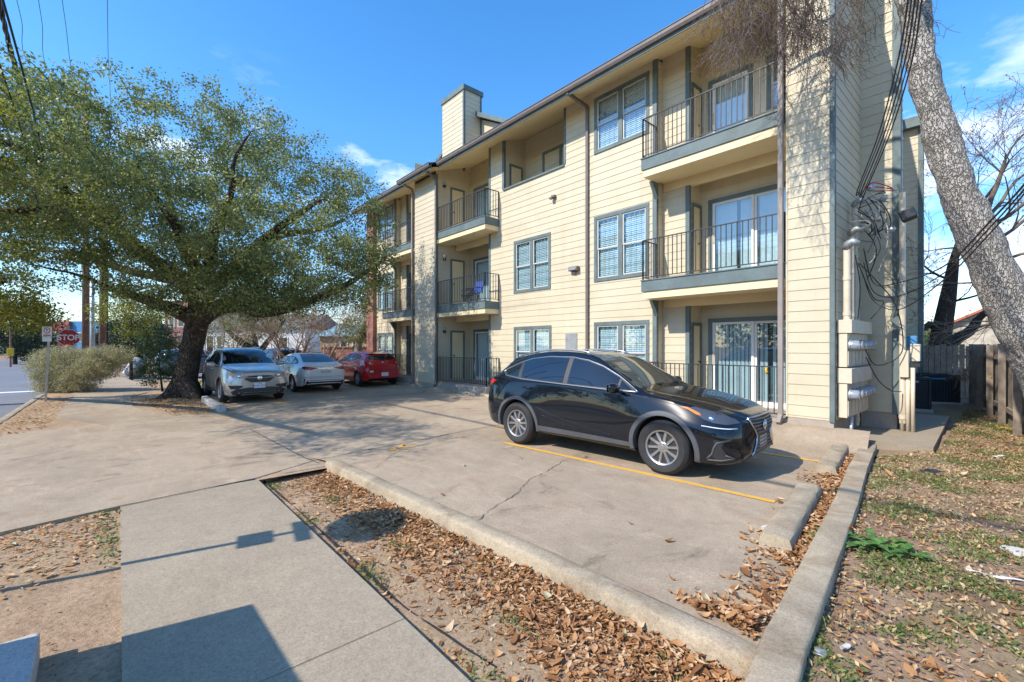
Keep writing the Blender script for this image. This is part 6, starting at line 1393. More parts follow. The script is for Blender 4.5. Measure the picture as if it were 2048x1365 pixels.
# no parking sign
p = gnd(91, 803, -.04); o = thing('parking_sign', 'leaning no parking sign on a thin metal post by the street kerb', 'sign', (p.x, p.y, -.04)); MB().bar((0, 0, 0), at(99, 655, 13.75)-p, .055, .04).obj('post', M['galv'], o)
c = Matrix.Translation(at(94, 667, 13.7)-p) @ face_cam(p) @ Matrix.Diagonal((.68, .85, 1, 1)); MB().box(-.155, .155, -.12, .24, -.003, 0, c).obj('plate', M['signwhite'], o, fix=True, bevel=.002)
mb = MB(); mb.lathe([(.085, .001), (.11, .001), (.11, .003), (.085, .003)], 24, c @ Matrix.Translation((0, .10, 0)), close=True); mb.bar(c @ Vector((-.07, .17, .002)), c @ Vector((.07, .03, .002)), .025, .002); mb.obj('prohibition_ring', M['stopred'], o, fix=True)
text_mesh('P', .15, M['ink'], o, c @ Matrix.Translation((0, .10, .0015)), .0005); MB().box(-.12, .12, -.09, -.05, .001, .003, c).obj('arrow_band', M['stopred'], o, fix=True)
MB().box(-.15, .15, -.30, -.14, -.003, .001, c).obj('lower_plate', M['signwhite'], o, fix=True)
# street name sign
p = at(288, 680, 27); o = thing('street_sign', 'small green street name sign above the white boulder', 'street sign', (p.x, p.y, -.1)); c = Matrix.Translation((0, 0, p.z+.1)) @ face_cam(p); MB().bar((0, 0, 0), (0, 0, p.z+.2), .06).obj('post', M['galv'], o)
M['signgreen'] = plain('sign_green', (.01, .22, .16), .4, var=.05)
MB().box(-.28, .28, -.1, .1, .03, .035, c).obj('plate', M['signgreen'], o, fix=True); text_mesh('Rio Rd', .15, M['signwhite'], o, c @ Matrix.Translation((0, 0, .037)), .001)
# boulder sign
p = at(268, 742, 26); bo = rock('boulder_sign', Vector((p.x, p.y, .35)), 1.0, (1.0, .55, .72), M['block'], 'rounded white boulder with the word ESCALA across the cross street', 'boulder', None, 21, 4)
c = face_cam(p); text_mesh('ESCALA', .36, M['ink'], bo, Matrix.Translation(c.to_3x3() @ Vector((0, .08, .60))) @ c, .06, weight=.004)
bo.rotation_euler.z = 0
# utility poles
def pole(name, px, t, top, r, mat, label, arm=False):
    p = at(px, 760, t); o = thing(name, label, 'utility pole', (p.x, p.y, -.2), 0, 'poles at the street corner'); h = at(px, top, t).z+.2
    mb = MB(); mb.tube([(0, 0, 0), (.03, .02, h*.5), (0, 0, h)], [r, r*.88, r*.72], 12); mb.obj('shaft', mat, o, smooth=True)
    if arm:
        MB().bar((RT*-1.1)+Vector((0, 0, h-.8)), (RT*1.1)+Vector((0, 0, h-.8)), .12, .1).obj('crossarm', mat, o)
        for u in (-1, -.4, .4, 1): MB().lathe([(.03, 0), (.06, .04), (.04, .08), (.06, .12), (.02, .16)], 10, Matrix.Translation((RT*u)+Vector((0, 0, h-.74)))).obj('insulator', M['galv'], o)
pole('utility_pole', 171, 25, 190, .17, M['polewood'], 'reddish wooden pole left of the grey metal pole', True)
pole('utility_pole', 205, 27, 330, .18, M['polewood'], 'weathered wooden pole right of the grey metal pole')
pole('utility_pole', 211, 28.5, 360, .13, M['darkbark'], 'dark thin wooden pole touching the weathered one')
pole('metal_pole', 184, 24.5, 560, .12, M['galv'], 'grey metal pole between the two wooden poles')
p = at(21, 742, 40); o = thing('traffic_signal', 'small yellow traffic box on a pole far down the road', 'traffic box', (p.x, p.y, -.2)); MB().tube([(0, 0, 0), (0, 0, 3.6)], .07, 8).obj('pole', M['polewood'], o); M['sigyellow'] = plain('signal_yellow', (.70, .42, .02), .5); MB().box(-.2, .2, -.2, .2, 1.0, 1.7).obj('box', M['sigyellow'], o, fix=True, bevel=.03)
# overhead wires
def wire(pts, r, label, mat='wire', name='overhead_wire', group='overhead wires', sub=8, cat='wire'):
    mb = MB(); mb.tube(smooth_path(pts, sub), r, 6); o = mb.obj(name, M[mat], smooth=True); return tag(o, label, cat, group)
def rope(pts, r, n, tw): # bundle of cables lashed together
    P = smooth_path(pts, 14); mb = MB()
    for k in range(n):
        out = []
        for i, p in enumerate(P):
            a = 2*math.pi*k/n+i*tw; out.append(p+(RT*math.cos(a)+Vector((0, 0, 1))*math.sin(a)+FW*math.cos(a+1)*.3)*r*.9)
        mb.tube(out, r*.62, 6)
    return mb
def dz(px, py, z): t = (z-H)*FPX/(CY-py); return at(px, py, t)
rope([at(165, 470, 25), at(100, 350, 20.9), at(75, 290, 18.6), at(45, 180, 16), at(18, 88, 14), at(-5, -10, 12.3), at(-80, -330, 9)], .05, 3, .5).obj('overhead_cable', M['wire'], smooth=True)
oc = bpy.data.objects['overhead_cable']; tag(oc, 'thick black lashed cable rising steeply left, rightmost of the heavy three', 'cable', 'heavy cables at the left edge')
o = rope([at(165, 455, 25), at(90, 345, 20.9), at(60, 262, 18), at(28, 140, 15), at(0, 10, 12.6), at(-60, -260, 9.5)], .035, 2, .4).obj('overhead_cable', M['wire'], smooth=True); tag(o, 'thinner black lashed cable between the two heavy ones at left', 'cable', 'heavy cables at the left edge')
o = rope([at(165, 500, 25), at(96, 412, 20.5), at(60, 300, 17.5), at(30, 220, 14.8), at(0, 150, 12.3), at(-90, -90, 8.5)], .055, 3, .45).obj('overhead_cable', M['wiregrey'], smooth=True); tag(o, 'greyish lashed cable lowest of the heavy three at left', 'cable', 'heavy cables at the left edge')
for i, (a, b, lab) in enumerate((((214, -60), (218, 260), 'thin wire dropping straight down beside the highest oak leaves, rightmost of the thin wires'), ((116, -60), (147, 160), 'thin wire slanting over the oak crown, second from the right'), ((68, -60), (100, 150), 'thin wire near the left edge, third from the right'), ((20, -60), (66, 140), 'thin wire closest to the heavy cables'))):
    P = [dz(a[0]-(b[0]-a[0])*.8, a[1]-(b[1]-a[1])*1.0, 12.4), dz(*a, 12.2), dz((a[0]+b[0])/2, (a[1]+b[1])/2, 12.1), dz(*b, 12.0), at(171+4*i, 245, 25)]; wire(P, .008, lab)
# low service lines crossing over the lot (their shadows fall on the slab)
for i, (y, z) in enumerate(((-1.7, 6.9), (-1.35, 6.5), (-1.0, 6.2))): wire([(-29, y-1.2, z+1.2), (-14, y-.4, z+.5), (0, y, z+.5), (9, y+.6, z+1.0)], .016, ['service line over the sidewalk, outermost of the low lines', 'service line over the sidewalk, middle of the low lines', 'service line over the sidewalk, nearest to the lot'][i], group='low service lines')
# cables down to the building
j0 = Vector((-1.86, 9.9, 4.35)); cb_ = []
for k in range(5):
    o1 = (k-2)*7; pts = [at(1850+o1*1.5, -180, 3.4), at(1830+o1, 0, 4.3), at(1808+o1, 130, 5.2), at(1768+o1*.8, 270, 6.4), at(1722+o1*.6, 385, 7.4), j0+Vector((rng.uniform(-.12, .12), rng.uniform(-.2, .2), rng.uniform(-.25, .2)))]
    wire(pts, .0065 if k % 2 else .0085, 'black service cable in the bundle falling to the meter wall', group='cables falling to the meter wall', cat='cable', name='service_cable')
for k in range(3):
    o1 = (k-1)*9; pts = [j0+Vector((-.02, .1, -.9-.25*k)), at(1748, 585+o1*2, 8.2), at(1800, 592+o1*3, 7.6), at(1890, 545+o1*1.5, 6.2), at(1985, 450+o1*1.3, 5.0), at(2060, 365+o1, 4.2), at(2150, 250+o1, 3.4)]
    wire(pts, .008 if k else .010, 'cable rising right from the meter wall across the pale trunk', 'wire', group='cables rising right from the meter wall', cat='cable', name='service_cable')
# weatherheads, conduits, splice tangle
def conduit(x, y, z0, z1, r, label, head=True, mat='box_tan'):
    o = thing('conduit', label, 'conduit', (x, y, z0), 0, 'conduits on the meter wall'); MB().tube([(0, 0, 0), (0, 0, z1-z0)], r, 12).obj('pipe', M[mat], o, angle=40)
    for z in (.08, (z1-z0)*.55): MB().lathe([(r, z), (r+.008, z+.002), (r+.008, z+.07), (r, z+.072)], 12).obj('coupling', M[mat], o, angle=40)
    if head:
        h = MB(); h.tube([(-.02, -.02, z1-z0-.02), (.02, -.03, z1-z0+.05), (.10, -.05, z1-z0+.08), (.17, -.06, z1-z0+.04)], [r*1.1, r*1.25, r*1.25, r*.9], 10); h.obj('weatherhead', M['galv'], o, smooth=True)
    return o
conduit(-2.02, 9.52, 2.15, 3.42, .055, 'tan conduit with weatherhead nearest the corner trim')
conduit(-2.05, 9.95, 2.15, 3.72, .045, 'second tan conduit with weatherhead behind the first'); conduit(-2.06, 10.25, 2.15, 4.3, .045, 'tallest tan conduit with weatherhead deep in the notch'); conduit(-2.08, 10.55, .2, 3.2, .035, 'thin tan conduit running to the ground in the notch', False)
conduit(-1.50, 11.10, .25, 4.6, .05, 'long tan conduit beside the dark corner trim outside the notch', False)
tg = MB(); tg2 = MB(); tg3 = MB()
for k in range(20):
    a = j0+Vector((rng.uniform(-.15, .15), rng.uniform(-.4, .4), rng.uniform(-.5, .25))); b = a+Vector((rng.uniform(-.1, .35), rng.uniform(-.3, .5), rng.uniform(-1.0, .1))); m = a.lerp(b, .5)+Vector((rng.uniform(0, .3), rng.uniform(-.2, .2), rng.uniform(-.35, .05)))
    (tg if k % 3 else tg3).tube(smooth_path([a, a.lerp(m, .6)+Vector((.05, 0, .05)), m, b], 5), rng.uniform(.005, .012), 5)
for k in range(3): a = j0+Vector((.05, -.2+.1*k, .1)); tg2.tube(smooth_path([a, a+Vector((.12, .12, .08-.05*k)), a+Vector((.32, .3, -.02))], 5), .009, 5)
o = thing('cable_tangle', 'messy tangle of spliced service cables hanging on the meter wall', 'cables', j0); off = -j0
for mb, nm, mt in ((tg, 'black_cables', 'wire'), (tg3, 'grey_cables', 'wiregrey'), (tg2, 'red_cables', 'stopred')): mb.v = [tuple(Vector(v)+off) for v in mb.v]; mb.obj(nm, M[mt], o, smooth=True)
mb = MB()
for v in ((.1, .0, .12), (.22, .25, -.05), (.2, .1, -.42), (.3, .35, -.6)): mb.lathe([(.02, -.06), (.045, -.03), (.05, .05), (.025, .09)], 8, Matrix.Translation(v) @ Matrix.Rotation(R(70), 4, (rng.random(), rng.random(), .2)))
mb.obj('splice_caps', M['galv'], o, smooth=True)
mb = MB(); mb.box(.30, .52, .25, .45, -.62, -.44, Matrix.Rotation(R(-18), 4, 'Y')); mb.obj('splice_box', M['metalblack'], o, bevel=.02)
for pts in ([(-2.0, 10.0, 3.35), (-1.95, 10.1, 2.8), (-1.98, 10.1, 2.2)], [(-1.95, 10.05, 3.2), (-1.75, 10.2, 2.9), (-1.5, 10.5, 2.4), (-1.48, 10.9, 1.6), (-1.8, 10.6, 1.35), (-1.95, 10.4, 1.7)], [(-1.96, 10.0, 3.2), (-1.8, 10.3, 2.6), (-1.68, 10.5, 2.5), (-1.85, 10.4, 2.2)], [(-1.9, 10.3, 1.5), (-1.75, 10.4, 1.1), (-1.6, 10.6, .9), (-1.5, 11.0, .85)]):
    wire(pts, .009, 'thin loose cable drooping down the notch wall', group='loose cables in the notch', cat='cable', name='loose_cable')
# meter bank
mbk = thing('meter_bank', 'tan electric meter bank with two rows of round glass meters in the wall notch', 'meter bank', (-2.14, 9.5, .3)); off = Vector((2.14, -9.5, -.3))
def mpart(mb, nm, mt, par=None, **k): mb.v = [tuple(Vector(v)+off) for v in mb.v]; return mb.obj(nm, M[mt], par or mbk, **k)
for z0, z1 in ((1.93, 2.16), (1.06, 1.32)): mpart(MB().box(-2.14, -1.93, 9.42, 10.98, z0, z1), 'trough', 'box_tan', bevel=.006)
for zc, z0, z1, row in ((1.72, 1.34, 1.93, 0), (.86, .46, 1.06, 1)):
    for i in range(6):
        y = 9.44+i*.26; C = mpart(MB().box(-2.135, -2.0-.0*i, y, y+.235, z0, z1).box(-2.0, -1.985, y+.02, y+.215, z0+.03, zc-.11), 'meter_cabinet', 'box_tan', bevel=.005)
        m = Matrix.Translation((-1.995, y+.118, zc)) @ Matrix.Rotation(R(90), 4, 'Y'); r_ = MB().lathe([(.092, 0), (.096, .01), (.096, .03), (.085, .034)], 22, m); D = mpart(r_, 'meter_ring', 'galv', C, angle=40)
        mpart(MB().lathe([(.084, .03), (.084, .12), (.07, .145), (0, .15)], 22, m), 'meter_glass', 'lens', C, angle=40)
mpart(MB().tube([(-1.98, 9.62, .47), (-1.98, 9.62, -.05)], .028, 10), 'ground_pipe', 'galv', smooth=True)
ub = thing('disconnect_box', 'tan disconnect boxes on a post with a blue lid by the corner trim', 'utility box', (-1.42, 11.25, .1)); off = Vector((1.42, -11.25, -.1))
def upart(mb, nm, mt, **k): mb.v = [tuple(Vector(v)+off) for v in mb.v]; return mb.obj(nm, M[mt], ub, **k)
upart(MB().box(-1.53, -1.40, 11.0, 11.15, 1.12, 1.62), 'box', 'box_tan', bevel=.008); upart(MB().box(-1.40, -1.26, 11.16, 11.3, 1.42, 1.74), 'box', 'box_tan', bevel=.008); upart(MB().box(-1.46, -1.32, 11.3, 11.42, 1.68, 1.9), 'lid', 'farblue', bevel=.01); upart(MB().box(-1.38, -1.25, 11.08, 11.3, 1.32, 1.38), 'shelf', 'metalblack')
for x in (-1.50, -1.42, -1.35): upart(MB().tube([(x, 11.08, 1.3 if x > -1.4 else 1.11), (x, 11.08, .1)], .033, 8), 'pipe', 'box_tan', smooth=True)
# air conditioners
def ac(loc, rz, w, h, label, louv):
    o = thing('air_conditioner', label, 'air conditioner', loc, rz, 'air conditioners behind the building'); MB().box(-w/2-.06, w/2+.06, -w/2-.06, w/2+.06, -.06, .02).obj('pad', M['block'], o)
    b = MB(); n = 16 if louv else 0; b.box(-w/2+.02, w/2-.02, -w/2+.02, w/2-.02, .02, h-.04)
    for i in range(n): z = .06+(h-.18)*i/n; b.box(-w/2, w/2, -w/2, w/2, z, z+(h-.18)/n*.55)
    for sx in (-1, 1):
        for sy in (-1, 1): b.box(sx*w/2-.03, sx*w/2+.03, sy*w/2-.03, sy*w/2+.03, .02, h-.05)
    b.box(-w/2-.015, w/2+.015, -w/2-.015, w/2+.015, h-.11, h-.03); b.obj('casing', M['metalblack'], o, bevel=.01)
    if not louv:
        g = MB()
        for i in range(1, 14): x = -w/2+w*i/14; g.box(x-.003, x+.003, -w/2-.006, -w/2+.002, .05, h-.12)
        for i in range(1, 10): z = .05+(h-.17)*i/10; g.box(-w/2+.02, w/2-.02, -w/2-.007, -w/2+.001, z-.003, z+.003)
        g.obj('coil_grille', M['grey_plastic'], o)
    f = MB(); [f.lathe([(r, h-.03), (r+.008, h-.03), (r+.008, h-.018), (r, h-.018)], 28, None, True) for r in (.06, .13, .2, .27, w*.42)]
    for i in range(8): a = math.pi*i/8; f.bar((-w*.43*math.cos(a), -w*.43*math.sin(a), h-.02), (w*.43*math.cos(a), w*.43*math.sin(a), h-.02), .012)
    f.obj('fan_grille', M['metalblack'], o); MB().box(-w*.36, w*.16, -w/2-.02, -w/2-.012, h*.80, h*.86).obj('badge', M['galv'] if louv else M['farblue'], o)
p = gnd(1832, 818, .08); ac((p.x-.10, p.y+.1, .08), R(14), .62, .86, 'black louvred air conditioner with a silver badge nearest the walkway', True)
p = gnd(1866, 806, .05); ac((p.x-.05, p.y+.45, .06), R(24), .86, .84, 'dark mesh sided air conditioner with a blue badge in the middle', False)
p = gnd(1893, 797, .03); ac((p.x+.2, p.y+1.3, .03), R(20), .82, .9, 'black air conditioner farthest back beside the dark trunk', True)
# wooden fence
def fence():
    o = thing('wooden_fence', 'weathered grey board fence with posts along the right of the yard', 'fence', (-.9, 18.4, 0)); off = Vector((.9, -18.4, 0)); a = Vector((-.95, 18.9, 0)); b = Vector((.75, 7.6, 0)); L = (b-a).length; t = (b-a)/L; n = Vector((t.y, -t.x, 0))*1.0
    if n.x > 0: n = -n
    mb = MB(); u = 0
    while u < L:
        w = rng.uniform(.128, .142); h = 1.72+rng.uniform(-.03, .04); p = a+t*u-n*.05; tilt = rng.uniform(-.015, .015)
        mb.v and None; A = p; B = p+t*w; vs = [A, B, B-n*.018, A-n*.018]; vs = [v+Vector((0, 0, .05)) for v in vs]+[v+t*tilt+Vector((0, 0, h)) for v in vs]; mb.add(vs, [(3, 2, 1, 0), (4, 5, 6, 7), (0, 1, 5, 4), (1, 2, 6, 5), (2, 3, 7, 6), (3, 0, 4, 7)]); u += w+rng.uniform(.006, .016)
    mb.v = [tuple(Vector(v)+off) for v in mb.v]; mb.obj('boards', M['fence'], o, fix=True)
    for z in (.35, 1.45): r = MB(); r.bar(a+Vector((0, 0, z))-n*.02, b+Vector((0, 0, z))-n*.02, .05, .1); r.v = [tuple(Vector(v)+off) for v in r.v]; r.obj('rail', M['fence'], o)
    u = .0
    while u < L:
        p = a+t*u+n*.05; q = MB(); s = .058; q.box(p.x-s, p.x+s, p.y-s, p.y+s, -.1, 1.72+rng.uniform(-.06, .06)); q.v = [tuple(Vector(v)+off) for v in q.v]; q.obj('post', M['fence'], o, bevel=.006); u += 1.55 if u > 1 else .8
fence()
# back fence closing the side yard in shade
o = thing('back_fence', 'dark shaded board fence closing the yard behind the air conditioners', 'fence', (-1.0, 20.5, 0)); mb = MB()
for i in range(26): mb.box(-2.4+i*.145, -2.4+i*.145+.13, 0, .02+.003*(i % 2), .03, 1.7+.03*(i % 3))
mb.obj('boards', M['fence'], o); MB().box(-2.4, 1.37, .03, .08, .4, .5).box(-2.4, 1.37, .03, .08, 1.3, 1.4).obj('rail', M['fence'], o)
# things on the balconies
def chair(loc, rz, fabric, label, cat='chair'):
    o = thing('folding_chair', label, cat, loc, rz); f = MB()
    for sx in (-.24, .24):
        f.tube([(sx, .24, 0), (sx, -.16, .60)], .011, 6); f.tube([(sx, -.24, 0), (sx, .22, .42)], .011, 6); f.tube([(sx, -.16, .40), (sx, -.26, .88)], .011, 6); f.tube([(sx, -.2, .62), (sx, .22, .60)], .016, 6)
    f.obj('frame', M['metalblack'], o, smooth=True); s = MB(); k = 6; vs = []
    for i in range(k+1): u = i/k; vs += [(-.23, -.2+.42*u, .42-.03*math.sin(math.pi*u)), (.23, -.2+.42*u, .42-.03*math.sin(math.pi*u))]
    s.add(vs, [(2*i, 2*i+1, 2*i+3, 2*i+2) for i in range(k)]); s.obj('seat', fabric, o, smooth=True); s = MB(); vs = []
    for i in range(k+1): u = i/k; vs += [(-.23, -.17-.09*u-.02*math.sin(math.pi*u), .46+.42*u), (.23, -.17-.09*u-.02*math.sin(math.pi*u), .46+.42*u)]
    s.add(vs, [(2*i, 2*i+1, 2*i+3, 2*i+2) for i in range(k)]); s.obj('backrest', fabric, o, smooth=True)
M['bluefab'] = plain('blue_fabric', (.03, .09, .38), .8, var=.3, scale=20)
chair((-13.35, 9.85, FF[1]+.01), R(190), M['bluefab'], 'blue fabric folding chair on the second floor balcony of the left bay')
chair((-14.0, 10.0, FF[1]+.01), R(150), M['metalblack'], 'black folding chair left of the blue one on the balcony')
chair((-18.0, 9.9, FF[1]+.01), R(170), M['metalblack'], 'dark chair on the shaded second floor balcony at the far end')
o = MB().tube([(0, 0, 0), (.01, -.012, .04), (-.01, -.014, .08), (.015, -.012, .13)], [.012, .03, .024, .008], 8).obj('yellow_tie', M['sigyellow'], smooth=True); o.location = (-3.25, YC+.04, 1.17); tag(o, 'small yellow ribbon tied to the ground floor patio railing', 'ribbon')
# ---------------------------------------------------------------- leaf litter and weeds
def litter(name, P, size, mat, label=None, curl=.35, upr=.2, kind='stuff', tint=None, z=None):
    """curled leaves: three columns (edge, midrib, edge) by five rows, folded along the midrib, some lobed"""
    n = len(P); a = nrg.uniform(0, 2*np.pi, n); s = size*np.exp(nrg.normal(0, .32, n)); tl = nrg.normal(0, upr, n); tr = nrg.normal(0, upr, n)
    d = np.stack([np.cos(a), np.sin(a), np.sin(tl)], 1); u = np.stack([-np.sin(a), np.cos(a), np.sin(tr)], 1); up = np.array([0, 0, 1.0])
    w = s*nrg.uniform(.13, .30, n); c = s*curl*nrg.uniform(-.3, 1.3, n); fold = s*nrg.uniform(-.05, .22, n); lob = np.where(nrg.random(n) < .3, .45, 1.0); V = []
    for k, (f, ww) in enumerate(((-.5, .05), (-.25, .75), (.0, 1.0), (.25, .8), (.55, .03))):
        for sg in (-1, 0, 1):
            wk = w*ww*(lob if k in (1, 3) else 1.0)*nrg.uniform(.8, 1.2, n)
            V.append(P+d*(f*s)[:, None]+u*(sg*wk)[:, None]+up*(c*(f*2)**2*.8+abs(sg)*fold*ww)[:, None])
    V = np.stack(V, 1); zmin = (V[:, :, 2]-P[:, None, 2]).min(1); V[:, :, 2] += (-zmin+.001)[:, None]
    q = [[3*r+i, 3*r+i+1, 3*r+i+4, 3*r+i+3] for r in range(4) for i in range(2)]
    F = (np.arange(n)*15)[:, None, None]+np.array(q)[None]
    t = nrg.beta(1.8, 1.6, n) if tint is None else np.clip(nrg.normal(tint, .2, n), 0, 1)
    o = npmesh(name, V.reshape(-1, 3), F.reshape(-1, 4), mat, None, np.repeat(t, 15)); tag(o, label, None, None, kind); return o
def scatter(poly, n, dens=None):
    xs = [p[0] for p in poly]; ys = [p[1] for p in poly]; V = [Vector(p) for p in poly]; out = []; tries = 0
    while len(out) < n and tries < n*60:
        tries += 1; q = Vector((rng.uniform(min(xs), max(xs)), rng.uniform(min(ys), max(ys))))
        if Car.inside(q, V) and (dens is None or rng.random() < dens(q.x, q.y)): out.append((q.x, q.y))
    return np.array(out)
def wob(x, y, s=1.0): return .5+.5*math.sin(x*2.1*s+1.3*math.sin(y*1.7*s))*math.cos(y*2.7*s+.8*math.sin(x*1.9*s))
strip = [(-6.55, 1.40), (-6.5, 2.24), (-4.5, 2.33), (-.9, 2.54), (-.6, 2.5), (-.3, 1.44)]
def dstrip(x, y):
    v = (y-1.4)/.95; return min(1, .05+1.3*max(0, v-.30)*(.25+1.0*wob(x, y, 1.6))+.55*sstep(-2.6, -.9, x)*max(0, v-.1)+.35*max(0, v-.72))
S2_ = scatter(strip, 8600, dstrip); hgt = np.array([.10*max(0, (y-1.85))*rng.random() for x, y in S2_]); litter('leaf_litter', np.c_[S2_, -.118+hgt+.012*nrg.random(len(S2_))], .044, M['drybrown'], 'brown fallen leaves filling the strip between sidewalk and kerb')
S2_ = scatter(strip, 2600, lambda x, y: .25+.5*wob(x+3, y, 2.2)); litter('leaf_crumbs', np.c_[S2_, np.full(len(S2_), -.112)], .02, M['drybrown'], 'small crumbled leaf bits on the strip soil', .2, .15)
def kx(y): return -.95-.123*(y-2.74)
P_ = []
while len(P_) < 3600:
    y = rng.uniform(2.75, 9.0); w = .10+.34*(.35+.65*wob(y*1.3, 2, 1.0))*(1.15 if 3.6 < y < 4.6 or 6.0 < y < 7.1 else .7)
    if y < 3.9 and rng.random() < .55: continue
    d = abs(rng.gauss(0, w*.6))-.03
    if d < w*1.5: P_.append((kx(y)-.02-d, y, .004+max(0, .05-d*.12)*rng.random()))
for _ in range(420):
    u, v = abs(rng.gauss(0, .2)), abs(rng.gauss(0, .10)); P_.append((-1.06-u, 2.80+v, .004+max(0, .07-.1*u)*rng.random()))
litter('leaf_drift', np.array(P_), .05, M['drybrown'], 'drift of brown leaves banked against the parking end kerb')
yard = [(-.80, 2.4), (-1.0, 4.5), (-1.45, 8.6), (-.9, 10), (-1.0, 17), (.3, 17), (1.1, 8), (3.2, 6.5), (3.4, 1.6), (-.55, 1.6)]
S2_ = scatter(yard, 10500, lambda x, y: .25+.75*wob(x, y, 1.1)); litter('yard_leaves', np.c_[S2_, np.full(len(S2_), .03)], .042, M['drybrown'], 'brown leaves scattered over the right hand yard')
S2_ = scatter(yard, 9000, None); litter('yard_debris', np.c_[S2_, np.full(len(S2_), .03)], .018, M['drybrown'], 'fine dry debris on the yard soil', .2, .2)
verge = [(-6.5, -1.95), (-6.45, -.1), (-5.2, -.05), (-4.6, -.5), (-4.4, -1.95)]
S2_ = scatter(verge, 1500, lambda x, y: max(0, min(1, (-4.5-x)/1.4+.15*wob(x, y, 3)))); litter('verge_leaves', np.c_[S2_, np.full(len(S2_), -.065)], .042, M['drybrown'], 'pale fallen leaves on the verge beside the sidewalk', .2, .12, tint=.75)
S2_ = scatter([(-6.4, -1.95), (-6.4, -.02), (-1, -.02), (-1, -1.95)], 900, None); litter('verge_bits', np.c_[S2_, np.full(len(S2_), -.07)], .016, M['drybrown'], 'tiny twigs and bits on the bare verge soil', .2, .15, tint=.2)
S2_ = scatter([(-19, .4), (-13.8, 1.0), (-13.9, 1.95), (-17, 1.95), (-20, 2.2)], 1500, None); litter('oak_litter', np.c_[S2_, np.full(len(S2_), -.035)], .05, M['drybrown'], 'dry leaves around the roots of the oak', .2, .15)
S2_ = scatter([(-22, -1.9), (-22, -1.2), (-13.5, -1.2), (-12.8, -1.9)], 900, None); litter('kerb_litter', np.c_[S2_, np.full(len(S2_), -.035)], .045, M['drybrown'], 'dry leaves on the soil beside the street kerb', .2, .15)
# single leaves lying on the slab and the walk
one = [(1261, 1049), (1338, 1085), (1275, 1210+1), (1368, 1195), (1398, 1218), (1345, 1160), (885, 990), (872, 1012), (1100, 890), (1172, 915), (1040, 918), (700, 985), (1530, 1242)]
for i, (x, y) in enumerate(one[:11]):
    p = gnd(x, y, .004); o = litter('fallen_leaf', np.array([[0, 0, 0.0]]), .085, M['drybrown'], None, .5, .2, None, .35); o.location = (p.x, p.y, .005); tag(o, 'single curled brown leaf lying alone on the parking slab', 'leaf', 'single leaves on the parking slab')
# weeds and grass
def weeds(name, poly, n, h, mat, dens, z, label):
    S_ = scatter(poly, n, dens); k = len(S_); C = np.c_[S_, z+nrg.random(k)*h]; d = nrg.normal(size=(k, 3)); d[:, 2] = np.abs(d[:, 2])*.8+.15; d /= np.linalg.norm(d, axis=1)[:, None]; u = np.cross(d, nrg.normal(size=(k, 3))); u /= np.linalg.norm(u, axis=1)[:, None]+1e-9; s = (h*nrg.uniform(.5, 1.4, k))[:, None]
    V = np.stack([C-d*s*.5, C+u*s*.22, C+d*s*.5, C-u*s*.22], 1).reshape(-1, 3); o = npmesh(name, V, np.arange(4*k).reshape(k, 4), mat, None, np.repeat(nrg.beta(2, 2, k), 4)); tag(o, label, None, None, 'stuff')
def dpatch(x, y):
    v = wob(x*1.7+2, y*1.5, 1.0)*.6+wob(x*4.1, y*3.7+1, 1)*.4; near = 1 if y < 4.6 else .6; return max(0, min(1, (v-.46)*3.2))*near
weeds('ground_weeds', yard, 48000, .030, M['weedleaf'], dpatch, .025, 'low green weeds spreading in patches over the yard')
M['straw'] = m_leaf('straw', [(0, (.26, .19, .10)), (.6, (.45, .35, .19)), (1, (.56, .47, .28))], .8, .2, .2)
weeds('dry_grass', yard, 26000, .034, M['straw'], lambda x, y: .3+.7*wob(x*1.3+4, y*1.1, 1.3), .022, 'dry straw coloured grass lying over the yard')
weeds('strip_grass', strip, 1500, .028, M['weedleaf'], lambda x, y: max(0, (wob(x*2+1, y*3, 1)-.66)*3), -.115, 'sparse grass tufts among the leaves of the strip')
weeds('corner_grass', [(-27, 2), (-26.5, 9), (-20, 9), (-20.5, 2.3)], 5000, .07, M['weedleaf'], None, -.04, 'thin grass on the corner beyond the cars')
weeds('walk_edge_grass', [(-6.5, -.22), (-6.5, -.0), (-4.8, -.0), (-4.8, -.12)], 170, .04, M['weedleaf'], None, -.06, 'grass edge along the near sidewalk')
# trees across the street behind the viewpoint (seen as reflections in glass and paint)
EB = [(np.array([x, -21-2*math.sin(x*.7), 4.2+1.2*math.sin(x*1.1)]), np.array([2.6, 2.4, 3.4])) for x in np.arange(-34, 16, 4.2)]
ob_ = mass('street_woods', EB, 1100, 26, .5, .34, M['darkleaf']); ob_['label'] = 'line of trees across the street behind the viewpoint'
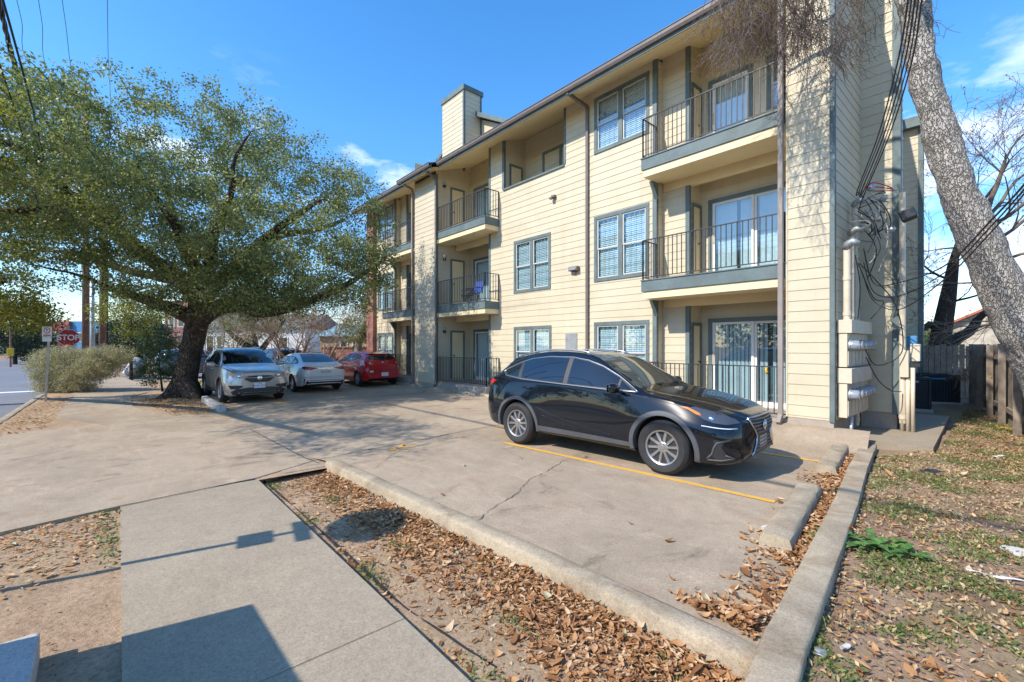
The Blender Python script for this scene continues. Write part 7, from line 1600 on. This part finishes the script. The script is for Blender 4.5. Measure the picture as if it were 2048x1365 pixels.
# broad-leaved weed
def rosette(loc, n, L, label, seed):
    rr = random.Random(seed); o = thing('leafy_weed', label, 'weed', loc, 0, 'broad leaved weeds by the kerb'); mb = MB()
    for i in range(n):
        a = rr.uniform(0, 2*math.pi); l = L*rr.uniform(.6, 1.1); el = rr.uniform(.15, .8); base = Vector((rr.gauss(0, L*.5), rr.gauss(0, L*.35), .01)); d = Vector((math.cos(a), math.sin(a), 0)); s = Vector((-d.y, d.x, 0)); k = 8; vs = []
        for j in range(k+1):
            u = j/k; w = l*.20*math.sin(math.pi*min(1, u*1.05+.04))**.8*(1.0 if j % 2 else .55); z = l*(el*u-.75*el*u*u); c = base+d*l*u*.9+Vector((0, 0, z)); vs += [c-s*w+Vector((0, 0, .25*w)), c, c+s*w+Vector((0, 0, .25*w))]
        mb.add(vs, [(3*j+q, 3*j+q+1, 3*j+q+4, 3*j+q+3) for j in range(k) for q in (0, 1)])
    m = mb.obj('leaves', M['lush'], o, smooth=True); a = m.data.attributes.new('tint', 'FLOAT', 'POINT'); a.data.foreach_set('value', nrg.uniform(.1, .9, len(m.data.vertices)).astype(np.float32))
rosette(gnd(1712, 1085, .04), 26, .22, 'broad leaved weed overhanging the kerb edge', 3); rosette(gnd(1778, 1100, .04), 20, .20, 'broad leaved weed right of the one overhanging the kerb', 5)
o = litter('orange_leaf', np.array([[0, 0, 0.0]]), .06, M['sigyellow'], None, .6, .5, None); o.location = gnd(1703, 1060, .09); o.data.materials.clear(); M['orange'] = plain('orange_leaf_mat', (.72, .13, .02), .6); o.data.materials.append(M['orange']); tag(o, 'bright orange leaf standing among the green weed leaves', 'leaf')
def scrap(px, py, w, h, label, mat, z=.035, cat='litter'):
    p = gnd(px, py, z); mb = MB(); k = 5; vs = []
    for j in range(k+1):
        for i in range(3): vs.append((-w/2+w*j/k+rng.uniform(-.01, .01), -h/2+h*i/2+rng.uniform(-.01, .01), .012*math.sin(j*1.7+i)+.008))
    mb.add(vs, [(3*j+i, 3*j+i+1, 3*j+i+4, 3*j+i+3) for j in range(k) for i in (0, 1)]); o = mb.obj('litter_scrap', mat, smooth=True); so_ = o.modifiers.new('solid', 'SOLIDIFY'); so_.thickness = .004; o.location = p; o.rotation_euler.z = rng.uniform(0, 3); tag(o, label, cat)
scrap(1998, 914, .24, .06, 'crumpled white paper strip on the grass near the fence', M['signwhite']); scrap(1860, 943, .26, .13, 'black plastic piece lying on the leafy yard', M['metalblack'], .05); scrap(1992, 1155, .30, .03, 'thin pale strip of wood on the yard at the right edge', M['farwhite']); scrap(1640, 1310, .08, .05, 'grey slate chip beside the end of the kerb', M['galv']); scrap(1690, 1298, .09, .03, 'pale grey stone chip near the kerb end', M['block'])
scrap(2015, 858, .3, .12, 'yellow plastic sheet lying at the foot of the fence', M['sigyellow'])
# edging strip along the sidewalk
P = [gnd(x, y, -.10) for x, y in ((520, 958), (580, 1012), (650, 1075), (730, 1148), (800, 1215), (880, 1268), (925, 1300), (985, 1338))]
ed = MB(); pp = smooth_path([p+Vector((0, .03, 0)) for p in P], 4)
for a, b in zip(pp, pp[1:]): ed.bar(a+Vector((0, 0, -.018)), b+Vector((0, 0, -.018)), .010, .03)
tag(ed.obj('lawn_edging', M['metalblack']), 'black plastic lawn edging along the sidewalk slab', 'edging')
